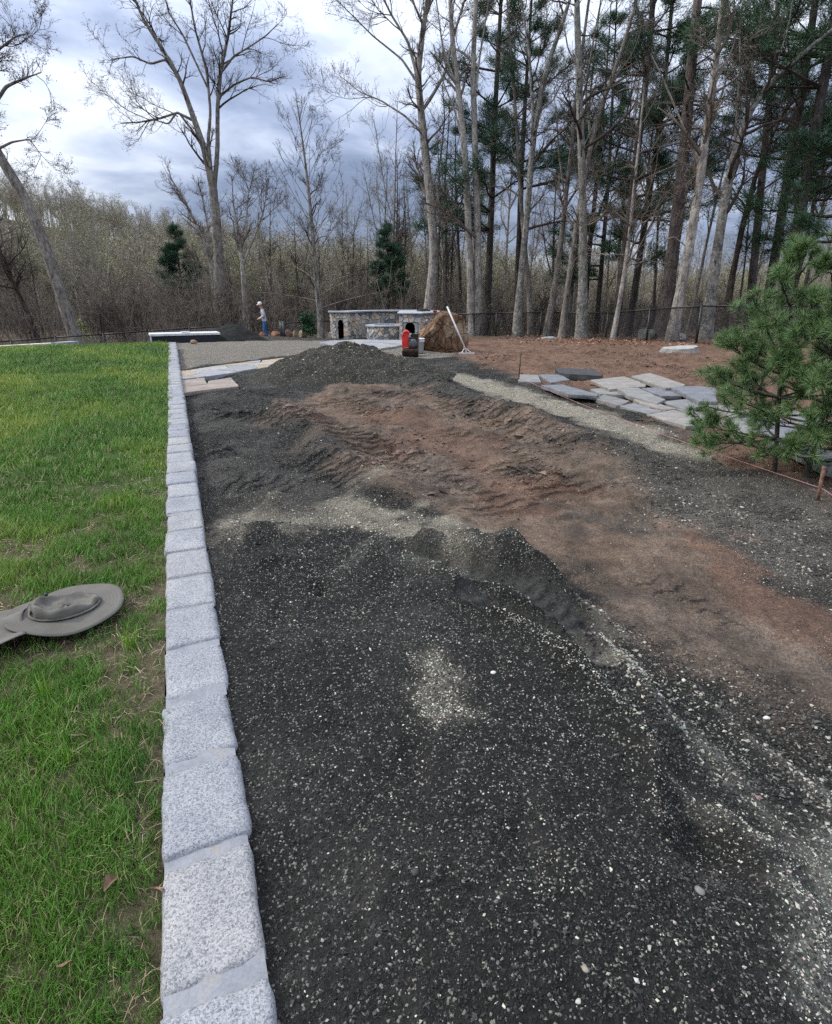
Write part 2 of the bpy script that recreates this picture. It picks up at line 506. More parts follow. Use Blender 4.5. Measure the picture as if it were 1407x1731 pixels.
def bed_fields(x, y):
    F = {}
    F['plateau'] = zone(Z_PLATEAU, x, y, 0.07, 0.07, 11, 3)
    F['soil'] = zone(Z_SOIL, x, y, 0.26, 0.75, 12, 1.7)
    F['dirt'] = zone(Z_DIRT, x, y, 0.3, 0.7, 27, 1.7)
    F['red'] = np.maximum(zone(Z_RED1, x, y, 0.06, 0.30, 13), zone(Z_RED2, x, y, 0.2, 0.7, 14))
    F['tan1'] = zone(Z_TAN1, x, y, 0.16, 0.55, 15, 2.6) * (0.55 + 0.45 * sstep(-.35, .25, fbm(x, y, 4, 4, 26)))
    F['tan2'] = zone(Z_TAN2, x, y, 0.16, 0.35, 16)
    F['far'] = zone(Z_FAR, x, y, 0.15, 0.2, 17)
    F['bank'] = zone(Z_BANK, x, y, 0.3, 0.45, 18)
    F['white'] = zone(Z_WHITE, x, y, 0.10, 0.14, 19, 5)
    F['patch'] = np.maximum(zone(Z_PATCH, x, y, 0.06, 0.10, 20, 8), zone(Z_PATCH2, x, y, 0.03, 0.05, 21, 10))
    F['pebble'] = np.maximum(zone(Z_PEBBLE, x, y, 0.10, 0.25, 22), zone(Z_PEBBLE2, x, y, 0.2, 0.4, 23))
    f, l = fl(x, y)
    F['litter'] = sstep(17.5, 21.5, f + 0.10 * l - 1.2 + 1.6 * fbm(x, y, 0.5, 4, 24)) * sstep(3, 6, l)
    F['forest'] = sstep(24, 30, f + 1.5 * fbm(x, y, 0.4, 3, 25))
    d1, s1, g1, _ = d_line(L_TROUGH1, x, y); d2, s2, g2, _ = d_line(L_TROUGH2, x, y)
    F['tr1'] = sstep(0.15, 0.085, d1 + 0.03 * fbm(x, y, 9, 3, 31)); F['tr2'] = sstep(0.11, 0.06, d2 + 0.03 * fbm(x, y, 9, 3, 32))
    F['smooth'] = np.maximum(F['tr1'], F['tr2'])
    r1 = d_line(L_RIDGE1, x, y)[0] + 0.04 * fbm(x, y, 6, 4, 33); r2 = d_line(L_RIDGE2, x, y)[0] + 0.04 * fbm(x, y, 6, 4, 34)
    F['r1'] = np.exp(-(r1 / 0.05) ** 2); F['r2'] = np.exp(-(r2 / 0.06) ** 2)
    sk = np.zeros(x.shape); wob_ = 0.05 * fbm(x, y, 5, 4, 35)
    for i_, q_ in enumerate(STREAKS): sk = np.maximum(sk, np.exp(-((d_line(q_, x, y)[0] + wob_) / (.030 + .012 * (i_ % 2))) ** 2))
    F['streak'] = sk * sstep(-.5, .2, fbm(x, y, 4, 3, 36))
    F['f'] = f; F['l'] = l
    F['_t1'] = (d1, s1); F['_t2'] = (d2, s2)
    return F

def track_field(x, y):
    """tyre tread: strength, phase of the lugs and height, of whichever track is strongest here"""
    best = np.zeros(x.shape); ph = np.zeros(x.shape); am = np.zeros(x.shape)
    wob = 1.1 * fbm(x, y, 1.8, 3, 53); rag = 0.16 * fbm(x, y, 2.5, 3, 51)
    br = sstep(.22, .62, vnoise(x * 1.3, y * 1.3, 52) * .7 + vnoise(x * 4, y * 4, 54) * .3)
    for P, wd_, amp, wl in TRACKS:
        d, s, sg, L = d_line(P, x, y)
        m = sstep(wd_, wd_ * 0.55, d + rag) * sstep(0, 0.4, s) * sstep(0, 0.4, L - s) * br
        k = m > best
        best = np.where(k, m, best); am = np.where(k, amp, am)
        ph = np.where(k, s / wl * 2 * math.pi + 5.5 * d + 1.2 * sg + wob, ph)
    return best, ph, am

def blob(x, y, px, py, h, r, r2=None, z=-0.1):
    c = ground(px, py, z); f, l = fl(x - c[0], y - c[1])
    return h * np.exp(-(l / r) ** 2 - (f / (r2 or r)) ** 2)

def bed_z(x, y, F=None):
    F = F or bed_fields(x, y)
    z = hbase(x, y) + 0.0 * x
    near = sstep(8, 1.0, F['f'])
    z = z - 0.03 * sstep(0.5, 0.0, x) * sstep(3.2, 4.0, y) * sstep(19, 17, y)
    z = z + 0.10 * F['plateau']
    z = z + 0.022 * F['streak'] + 0.06 * F['r1'] + 0.10 * F['r2'] * sstep(1.6, 2.3, y)
    # wheel ruts with a lugged tread pressed in
    for (d, s), k, dep in ((F['_t1'], F['tr1'], 0.115), (F['_t2'], F['tr2'], 0.09)):
        lug = sstep(0.2, 0.8, 0.5 + 0.5 * np.sin(s * 2 * math.pi / 0.075 + 18 * d)) * sstep(0.13, 0.07, d)
        z = z - k * dep + k * 0.016 * lug
    # windrows, clods, dips
    e = d_line(L_EDGE, x, y)[0]; z = z + 0.13 * np.exp(-((e + 0.15 * fbm(x, y, 2, 3, 41)) / 0.22) ** 2)
    wd = d_line(L_WIND, x, y)[0]; z = z + 0.15 * np.exp(-((wd + 0.2 * fbm(x, y, 1.5, 3, 42)) / 0.30) ** 2)
    lr = d_line(L_LOWRIDGE, x, y)[0]; z = z + 0.06 * np.exp(-(lr / 0.06) ** 2)
    z = z + blob(x, y, 700, 712, 0.17, 0.22, 0.3) + blob(x, y, 660, 735, 0.05, 0.25, 0.3) + blob(x, y, 905, 718, 0.05, 0.3, 0.4)
    z = z + blob(x, y, 935, 812, 0.05, 0.10, 0.08) + blob(x, y, 890, 855, 0.03, 0.08) + blob(x, y, 470, 860, 0.08, 0.14, 0.10)
    z = z + blob(x, y, 650, 985, 0.07, 0.14) + blob(x, y, 450, 990, 0.06, 0.14, 0.07) + blob(x, y, 830, 955, 0.07, 0.2, 0.1) + blob(x, y, 430, 930, 0.05, .25, .12) + 0.05 * F['plateau'] * fbm(x, y, 1.9, 3, 68) - blob(x, y, 480, 1075, .035, .045, .10) - blob(x, y, 700, 1330, .03, .05, .11) - blob(x, y, 880, 1480, .03, .05, .11) + 0.012 * F['plateau'] * fbm(x, y, 6, 3, 69)
    z = z - blob(x, y, 548, 1030, 0.06, 0.05, 0.09) - blob(x, y, 1160, 1390, 0.09, 0.12, 0.17) - blob(x, y, 1220, 1470, 0.08, 0.13, 0.12)
    z = z + blob(x, y, 1010, 800, 0.06, 0.4, 0.5)
    # tyre ripples
    tm, tph, tamp = track_field(x, y)
    z = z + 1.35 * tamp * tm * np.sin(tph)
    rough = 0.016 + 0.04 * F['soil'] * (1 - near * 0.5) + 0.016 * F['far'] + 0.06 * F['bank']
    rough = rough * (1 - 0.8 * F['smooth']) * (1 - 0.35 * F['plateau'])
    z = z + rough * fbm(x, y, 2.6, 5, 61, 0.6) + 0.05 * fbm(x, y, 0.7, 3, 62) * sstep(2.5, 6, F['f'])
    z = z + 0.006 * fbm(x, y, 14, 3, 63, 0.6) * (1 - 0.8 * F['smooth'])
    rg = 1 - np.abs(fbm(x, y, 2.1, 4, 65, .6)) * 2.2
    z = z + (0.045 * F['soil'] + 0.03 * F['bank']) * np.clip(rg, 0, 1) ** 2 * (1 - 0.7 * near) * (0.4 + vnoise(x * .9, y * .9, 66))
    mound = sstep(3.4, 4.6, F['f']) * (1 - F['far']) * (1 - F['bank']) * (1 - F['soil'])
    z = z + mound * 0.028 * np.clip(1 - np.abs(fbm(x, y, 1.7, 4, 67, .6)) * 2.4, 0, 1) ** 2
    z = z + F['forest'] * 0.12 * fbm(x, y, 0.8, 4, 64)
    z = z - 0.5 * sstep(29.2, 29.65, y)
    # the gravel stays a little below the top of the curb
    lim = -0.028 + 0.10 * sstep(0.05, 0.30, x) + 0.5 * sstep(0.3, 1.0, x)
    return np.where(x < 1.0, np.minimum(z, lim), z)

def bed_color(x, y, F):
    n = fbm(x, y, 1.6, 4, 71); n2 = fbm(x, y, 6, 4, 72)
    def c(*v): return np.array(v)[None]
    col = c(.022, .0215, .0195) * (1 + 0.25 * n[:, None]) + 0 * x[:, None]
    def lay(col, m, k):
        return col * (1 - m[:, None]) + k * m[:, None]
    dusty = sstep(-0.25, 0.5, n + 0.6 * n2) * sstep(2.6, 4.2, F['f'])
    col = lay(col, dusty * (1 - F['plateau']) * 0.6, c(.078, .072, .062))
    col = lay(col, F['plateau'] * 0.42 * sstep(0.05, 0.6, fbm(x, y, 1.5, 5, 74, .6)), c(.075, .072, .064))
    col = lay(col, F['dirt'] * (0.55 + 0.4 * sstep(-.3, .3, n2)), c(.092, .082, .068) * (1 + 0.3 * n2[:, None]))
    soil = c(.142, .104, .077) * (1 + 0.5 * n2[:, None]) + c(.02, .006, -.002) * n[:, None]
    col = lay(col, F['soil'] * np.clip(0.96 - 0.62 * sstep(0.0, 0.55, fbm(x, y, 3.2, 5, 73, .65)), 0, 1), soil)
    col = lay(col, F['red'] * 0.55, c(.135, .074, .049) * (1 + 0.4 * n2[:, None]))
    col = lay(col, F['tan1'] * 0.9 * sstep(-0.6, 0.3, n2 + 0.3), c(.26, .23, .175))
    col = lay(col, F['tan2'] * 0.9, c(.29, .26, .20) * (1 + 0.2 * n2[:, None]))
    col = lay(col, F['far'], c(.185, .165, .135) * (1 + 0.22 * n2[:, None]))
    col = lay(col, F['bank'], c(.152, .092, .062) * (1 + 0.45 * n2[:, None] + 0.25 * n[:, None]))
    col = lay(col, F['litter'], c(.15, .085, .055) * (1 + 0.5 * n2[:, None]))
    col = lay(col, F['forest'], c(.085, .06, .042) * (1 + 0.4 * n2[:, None]))
    col = lay(col, F['smooth'] * 0.8, c(.055, .055, .050))
    col = lay(col, F['white'] * 0.6, c(.26, .26, .23))
    col = lay(col, F['patch'] * 0.45, c(.22, .20, .16))
    col = lay(col, F['streak'] * 0.6, c(.13, .125, .11))
    return np.clip(col, 0.004, 1)

# ---- bed surface
ny, nx = 860, 440
yy = 0.33 * (90.0 ** np.linspace(0, 1, ny))
uu = np.linspace(0, 1, nx)
Y, U = np.meshgrid(yy, uu, indexing='ij')
X0 = -0.09; X1 = 1.5 + 1.72 * Y
X = X0 + (X1 - X0) * U ** 1.08
xf, yf = X.ravel(), Y.ravel()
FB = bed_fields(xf, yf)
zf = bed_z(xf, yf, FB)
TM, TPH, _a = track_field(xf, yf)
zf = zf - 0.5 * sstep(0.985, 1.0, U.ravel())
ii, jj = np.meshgrid(np.arange(ny - 1), np.arange(nx - 1), indexing='ij')
Q = np.stack([ii * nx + jj, ii * nx + jj + 1, (ii + 1) * nx + jj + 1, (ii + 1) * nx + jj], -1).reshape(-1, 4)
grav = np.clip(1 - FB['soil'] - FB['bank'] - FB['smooth'] * 0.9, 0.08, 1)

m_bed, t, p = material('bed_ground', 0.92, 0.15)
at = t.n('ShaderNodeAttribute', attribute_name='col')
ag = t.n('ShaderNodeAttribute', attribute_name='grav')
co = ocoord(t)
fine = t.noise(co, 95, 4, 0.7)
mid = t.noise(co, 22, 5, 0.65)
v = t.voro(co, 190)
k = t.ramp(fine, [(0.25, 0.4), (0.5, 0.9), (0.75, 1.7)])
c = t.mix(1.0, at.outputs['Color'], k, 'MULTIPLY')
c = t.mix(0.8, c, t.ramp(mid, [(0.3, 0.6), (0.7, 1.35)]), 'MULTIPLY')
cellv = t.n('ShaderNodeSeparateColor'); t.l(v.outputs['Color'], cellv.inputs[0])
speck = t.math('MULTIPLY', t.math('GREATER_THAN', cellv.outputs[0], 0.93), ag.outputs['Fac'])
c = t.mix(t.math('MULTIPLY', speck, 0.55), c, (.36, .34, .28))
t.l(c, p.inputs['Base Color'])
h = t.math('ADD', t.math('MULTIPLY', v.outputs['Distance'], t.math('MULTIPLY', ag.outputs['Fac'], -0.6)), t.math('ADD', fine, t.math('MULTIPLY', mid, 1.2)))
h = t.math('ADD', h, t.math('MULTIPLY', t.noise(co, 6.5, 5, 0.62, 0.4), t.math('SUBTRACT', 3.6, t.math('MULTIPLY', ag.outputs['Fac'], 1.8))))
atm = t.n('ShaderNodeAttribute', attribute_name='tm'); atp = t.n('ShaderNodeAttribute', attribute_name='tph')
lug = t.ramp(t.math('ADD', t.math('MULTIPLY', t.math('SINE', atp.outputs['Fac']), 0.5), t.math('MULTIPLY', t.math('SUBTRACT', t.noise(co, 14, 4, 0.7), 0.5), 1.1)), [(0.0, 0.0), (0.45, 1.0)])
h = t.math('ADD', h, t.math('MULTIPLY', t.math('MULTIPLY', lug, atm.outputs['Fac']), 3.4))
bump(t, p, h, 0.95, 0.014)
bed = obj('gravel_ground', mesh_np('gravel_ground', np.stack([xf, yf, zf], 1), Q, smooth=True, attrs={'col': bed_color(xf, yf, FB), 'grav': grav, 'tm': TM, 'tph': TPH}), m_bed)
tag(bed, 'churned bed of dark gravel, brown soil and tan stone dust', None, None, 'structure')

def bed_at(x, y):
    x = np.atleast_1d(np.asarray(x, float)); y = np.atleast_1d(np.asarray(y, float))
    return bed_z(x, y)
def on_bed(px, py, it=6):
    z = -0.1
    for _ in range(it):
        P = ground(px, py, z); z = float(bed_at(P[0], P[1])[0])
    return np.array([P[0], P[1], z])

# ---- wide terrain sheet
gx = np.concatenate([np.linspace(-330, -60, 40), np.linspace(-57, 75, 80), np.linspace(80, 330, 34)])
gy = np.concatenate([np.linspace(-40, -3, 8), np.linspace(-1, 60, 60), np.linspace(63, 420, 56)])
GX, GY = np.meshgrid(gx, gy)
gz = terrain_z(GX.ravel(), GY.ravel())
a, b = GX.shape
ii, jj = np.meshgrid(np.arange(a - 1), np.arange(b - 1), indexing='ij')
Q = np.stack([ii * b + jj, ii * b + jj + 1, (ii + 1) * b + jj + 1, (ii + 1) * b + jj], -1).reshape(-1, 4)
m_floor, t, p = material('forest_floor', 0.95, 0.1)
co = ocoord(t)
n = t.noise(co, 0.35, 6, 0.65); n2 = t.noise(co, 9, 5, 0.7)
c = t.ramp(n, [(0.3, (.045, .034, .024)), (0.55, (.085, .06, .04)), (0.75, (.07, .075, .035))])
c = t.mix(1.0, c, t.ramp(n2, [(0.3, 0.5), (0.7, 1.5)]), 'MULTIPLY')
t.l(c, p.inputs['Base Color']); bump(t, p, n2, 0.8, 0.06)
terrain = obj('terrain', mesh_np('terrain', np.stack([GX.ravel(), GY.ravel(), gz], 1), Q, smooth=True), m_floor)
tag(terrain, kind='structure')

def ground_z(x, y):
    if x <= -.19 and y < LAWN_END: return float(lawn_z(np.array([x]), np.array([y]))[0])
    if x > -.09 and y < 29.0 and x < 1.4 + 1.7 * y: return float(bed_at(x, y)[0])
    return float(terrain_z(np.array([x]), np.array([y]))[0])
# ---- lawn soil
lx = np.concatenate([np.linspace(-13, -3, 30), np.linspace(-2.9, -0.185, 60)])
ly = np.concatenate([0.2 * (90.0 ** np.linspace(0, 1, 130)), np.linspace(18.3, LAWN_END + 1.6, 10)])
LX, LY = np.meshgrid(lx, ly)
def lawn_z(x, y):
    z = -0.035 + 0.014 * fbm(x, y, 1.2, 3, 81) + 0.006 * fbm(x, y, 7, 3, 82)
    return z - 1.1 * sstep(LAWN_END, LAWN_END + 1.5, y) ** 1.0
def lawn_bare(x, y):
    """how thin the grass is: patchy near the camera, thick far away"""
    n = fbm(x, y * 0.8, 3.6, 4, 83)
    b = sstep(0.08, 0.46, n + 0.10 * sstep(5, 2.5, y) + 0.22 * np.exp(-((y - 3.0) / 1.3) ** 2) - 0.25 * sstep(5, 9, y) - 0.16 * sstep(2.2, 1.3, y))
    edge = sstep(-0.30, -0.20, x + 0.05 * fbm(x, y, 4, 3, 84)) * (0.35 + 0.4 * sstep(-0.1, 0.4, fbm(x, y, 3, 3, 85))) * sstep(9, 4, y)
    return np.clip(np.maximum(b, edge), 0, 1)
m_soil, t, p = material('lawn_soil', 0.95, 0.1)
co = ocoord(t)
n = t.noise(co, 28, 6, 0.75); n2 = t.noise(co, 110, 4, 0.7)
c = t.ramp(n, [(0.3, (.05, .045, .025)), (0.55, (.12, .10, .062)), (0.75, (.22, .18, .12))])
far = t.n('ShaderNodeSeparateXYZ'); t.l(co, far.inputs[0])
c = t.mix(t.math('MULTIPLY', t.math('SUBTRACT', far.outputs[1], 3.0), 0.4, True), c, (.04, .075, .018))
c = t.mix(1.0, c, t.ramp(n2, [(0.3, 0.55), (0.7, 1.4)]), 'MULTIPLY')
t.l(c, p.inputs['Base Color']); bump(t, p, n2, 0.8, 0.02)
a, b = LX.shape
ii, jj = np.meshgrid(np.arange(a - 1), np.arange(b - 1), indexing='ij')
Q = np.stack([ii * b + jj, ii * b + jj + 1, (ii + 1) * b + jj + 1, (ii + 1) * b + jj], -1).reshape(-1, 4)
lawn = obj('lawn_ground', mesh_np('lawn_ground', np.stack([LX.ravel(), LY.ravel(), lawn_z(LX.ravel(), LY.ravel())], 1), Q, smooth=True), m_soil)
tag(lawn, kind='structure')

# ================================================================== granite curb
m_gran, t, p = material('granite', 0.75, 0.3)
co = wcoord(t)
v1 = t.voro(co, 260); v2 = t.voro(co, 560)
s1 = t.n('ShaderNodeSeparateColor'); t.l(v1.outputs['Color'], s1.inputs[0])
s2 = t.n('ShaderNodeSeparateColor'); t.l(v2.outputs['Color'], s2.inputs[0])
g = t.math('ADD', t.math('MULTIPLY', s1.outputs[0], 0.6), t.math('MULTIPLY', s2.outputs[1], 0.4))
c = t.ramp(g, [(0.14, (.13, .133, .146)), (0.32, (.215, .22, .236)), (0.5, (.295, .30, .314)), (0.75, (.365, .368, .372))])
big = t.noise(co, 5, 4, 0.6)
c = t.mix(1.0, c, t.ramp(big, [(0.3, (.80, .81, .83)), (0.7, (1.08, 1.07, 1.05))]), 'MULTIPLY')
tint = t.ramp(orand(t), [(0.0, (.84, .85, .88)), (0.5, (1.0, 1.0, 1.0)), (1.0, (1.05, 1.02, 0.97))])
c = t.mix(1.0, c, tint, 'MULTIPLY')
rust = t.noise(co, 9, 5, 0.75)
c = t.mix(t.ramp(rust, [(0.70, 0.0), (0.80, 0.55)]), c, (.45, .33, .22))
t.l(c, p.inputs['Base Color'])
bump(t, p, t.math('ADD', t.noise(co, 60, 5, 0.7), t.math('MULTIPLY', s1.outputs[1], 0.25)), 0.75, 0.006)
m_mort, t, p = material('mortar', 0.9, 0.15)
co = wcoord(t)
n = t.noise(co, 14, 6, 0.65)
c = t.ramp(n, [(0.3, (.19, .195, .21)), (0.55, (.25, .255, .27)), (0.70, (.28, .25, .21))])
c = t.mix(1.0, c, t.ramp(t.noise(co, 150, 3, 0.7), [(0.3, 0.85), (0.7, 1.1)]), 'MULTIPLY')
t.l(c, p.inputs['Base Color']); bump(t, p, t.noise(co, 90, 5, 0.7), 0.5, 0.004)

def rough_block(w_, l_, h_, seed, nx_=7, ny_=9, nz_=5, edge=0.012, amp=0.004):
    """hand-split stone block with worn edges, top at z = 0"""
    r = np.random.default_rng(seed)
    bm = bmesh.new()
    bmesh.ops.create_cube(bm, size=2.0)
    me = bpy.data.meshes.new('block')
    # grid box built from six faces, then welded
    G = Geo()
    def face(nu, nv, fn):
        u, v = np.meshgrid(np.linspace(-1, 1, nu), np.linspace(-1, 1, nv), indexing='ij')
        V = fn(u.ravel(), v.ravel())
        i, j = np.meshgrid(np.arange(nu - 1), np.arange(nv - 1), indexing='ij')
        G.add(V, np.stack([i * nv + j, (i + 1) * nv + j, (i + 1) * nv + j + 1, i * nv + j + 1], -1).reshape(-1, 4))
    o = lambda u: np.ones_like(u)
    face(nx_, ny_, lambda u, v: np.stack([u, v, o(u)], 1))
    face(ny_, nz_, lambda u, v: np.stack([o(u), u, v], 1))
    face(nz_, ny_, lambda u, v: np.stack([-o(u), v, u], 1))
    face(nz_, nx_, lambda u, v: np.stack([v, o(u), u], 1))
    face(nx_, nz_, lambda u, v: np.stack([u, -o(u), v], 1))
    bm.free()
    V = np.concatenate(G.V); Qd = np.concatenate(G.Q)
    half = np.array([w_, l_, h_]) / 2
    P = V * half
    # round the edges: pull corners towards a superellipsoid
    q = half - edge
    core = np.clip(P, -q, q)
    d = P - core; L = np.linalg.norm(d, axis=1, keepdims=True)
    P = core + np.where(L > 1e-9, d / (L + 1e-12) * np.minimum(L, edge), 0)
    ox, oy = r.uniform(0, 90, 2)
    nrm = V / np.linalg.norm(V, axis=1, keepdims=True)
    nz = fbm(P[:, 0] + ox + P[:, 2] * .7, P[:, 1] + oy + P[:, 2] * .6, 14, 4, seed % 97, 0.6)
    ez = fbm(P[:, 1] * 1.0 + ox, P[:, 2] * 1.0 + oy + P[:, 0], 22, 3, seed % 89, 0.6)
    P = P + nrm * (amp * 1.6 * nz)[:, None]
    edgeness = (np.sort(np.abs(V), axis=1)[:, 1] > 0.8)[:, None]
    P = P - np.sign(V) * edgeness * np.array([1, 1, .6]) * np.abs(ez)[:, None] * amp * 2.2
    # skew so that no two are alike
    P[:, 0] += P[:, 1] * r.uniform(-.025, .025) + np.sign(P[:, 0]) * r.uniform(-.003, .006)
    P[:, 1] += P[:, 0] * r.uniform(.02, .10)
    P[:, 2] += P[:, 0] * r.uniform(-.02, .02) + P[:, 1] * r.uniform(-.012, .012) - h_ / 2
    # weld seams by rounding
    key = np.round(V * 1000).astype(int)
    uq, inv = np.unique(key, axis=0, return_inverse=True)
    inv = inv.ravel()
    PV = np.zeros((len(uq), 3)); cnt = np.zeros(len(uq))
    np.add.at(PV, inv, P); np.add.at(cnt, inv, 1)
    return mesh_np('granite_block', PV / cnt[:, None], inv[Qd], smooth=True)

CURB_X = -0.083
curb = empty('granite_curb', (CURB_X, 0, 0), 'long straight curb of pale grey granite blocks between lawn and gravel', 'curb')
r = np.random.default_rng(3)
PITCH_B = 0.3185
start = 0.85 - 2 * PITCH_B
k = 0
y = start
while y < 18.9:
    near = y < 5
    jw = float(np.interp(y, [.5, 1.2, 2, 3, 6], [.035, .028, .022, .018, .013]))
    l_ = PITCH_B - jw + r.uniform(-.006, .006)
    w_ = 0.203 + r.uniform(-.006, .008)
    me = rough_block(w_, l_, 0.20, 100 + k, *((13, 19, 9) if near else (6, 8, 5)), edge=0.014, amp=0.0042 if near else 0.004)
    o = obj('granite_block', me, m_gran, curb, (r.uniform(-.005, .005), y + PITCH_B / 2, r.uniform(-.006, .004)))
    o.rotation_euler = (0, 0, r.uniform(-.012, .012))
    # mortar between this block and the next
    G = Geo()
    nu, nv = 13, 6
    u, v = np.meshgrid(np.linspace(-1, 1, nu), np.linspace(-1, 1, nv), indexing='ij')
    wj = 0.096
    gx_ = u * wj; gy_ = v * 0.036 + u * 0.006
    gz_ = -0.0060 - 0.004 * (1 - v ** 2) - 0.02 * np.clip(np.abs(u) - 0.86, 0, 1) + 0.002 * fbm(gx_ + k, gy_, 30, 3, 5)
    V = np.stack([gx_, gy_, gz_], -1).reshape(-1, 3)
    i, j = np.meshgrid(np.arange(nu - 1), np.arange(nv - 1), indexing='ij')
    G.add(V, np.stack([i * nv + j, (i + 1) * nv + j, (i + 1) * nv + j + 1, i * nv + j + 1], -1).reshape(-1, 4))
    # side skirts of the joint
    for sgn in (-1, 1):
        e = V.reshape(nu, nv, 3)[0 if sgn < 0 else -1]
        low = e.copy(); low[:, 2] = -0.2
        n0 = len(e)
        G.add(np.concatenate([e, low]), [[q, q + 1, n0 + q + 1, n0 + q] if sgn > 0 else [q + 1, q, n0 + q, n0 + q + 1] for q in range(n0 - 1)])
    obj('mortar_joint', G.mesh('mortar_joint', True), m_mort, curb, (0, y + PITCH_B, 0))
    y += PITCH_B
    k += 1

# ================================================================== loose stone chips (nobody could count them)
def in_view(P, m=120):
    u, v, zd = project(P)
    return (zd > 0.2) & (u > -m) & (u < 1407 + m) & (v > 300) & (v < 1731 + m)
OCT = np.array([[1, 0, 0], [-1, 0, 0], [0, 1, 0], [0, -1, 0], [0, 0, 1], [0, 0, -1]], float)
OCT_T = np.array([[0, 2, 4], [2, 1, 4], [1, 3, 4], [3, 0, 4], [2, 0, 5], [1, 2, 5], [3, 1, 5], [0, 3, 5]])
def rand_rot(n, r, tilt=0.5):
    a = r.uniform(0, 2 * math.pi, n); b = r.normal(0, tilt, n); c = r.normal(0, tilt, n)
    ca, sa, cb, sb, cc, sc = np.cos(a), np.sin(a), np.cos(b), np.sin(b), np.cos(c), np.sin(c)
    Rz = np.zeros((n, 3, 3)); Rz[:, 0, 0] = ca; Rz[:, 0, 1] = -sa; Rz[:, 1, 0] = sa; Rz[:, 1, 1] = ca; Rz[:, 2, 2] = 1
    Rx = np.zeros((n, 3, 3)); Rx[:, 0, 0] = 1; Rx[:, 1, 1] = cb; Rx[:, 1, 2] = -sb; Rx[:, 2, 1] = sb; Rx[:, 2, 2] = cb
    Ry = np.zeros((n, 3, 3)); Ry[:, 1, 1] = 1; Ry[:, 0, 0] = cc; Ry[:, 0, 2] = sc; Ry[:, 2, 0] = -sc; Ry[:, 2, 2] = cc
    return Rz @ Rx @ Ry
TET = np.array([[1, 0, -.3], [-.6, .9, -.3], [-.6, -.9, -.3], [0, 0, 1]], float)
TET_T = np.array([[0, 1, 3], [1, 2, 3], [2, 0, 3], [0, 2, 1]])
def stones_geo(P, size, col, r, flat=0.5, tilt=0.45, tet=False):
    n = len(P)
    B_, BT = (TET, TET_T) if tet else (OCT, OCT_T)
    q = len(B_)
    V = B_[None] * (1 + r.uniform(-.35, .35, (n, q, 1))) + r.uniform(-.22, .22, (n, q, 3))
    sc = np.stack([size * r.uniform(.8, 1.35, n), size * r.uniform(.5, .95, n), size * flat * r.uniform(.6, 1.2, n)], 1)
    V = V * sc[:, None, :]
    V = np.einsum('nij,nkj->nki', rand_rot(n, r, tilt), V) + P[:, None, :]
    T = BT[None] + (np.arange(n) * q)[:, None, None]
    return V.reshape(-1, 3), T.reshape(-1, 3), np.repeat(col, q, 0)

m_chip, t, p = material('stone_chips', 0.8, 0.25)
at = t.n('ShaderNodeAttribute', attribute_name='col')
c = t.mix(1.0, at.outputs['Color'], t.ramp(t.noise(ocoord(t), 160, 3), [(0.3, 0.8), (0.7, 1.2)]), 'MULTIPLY')
t.l(c, p.inputs['Base Color'])

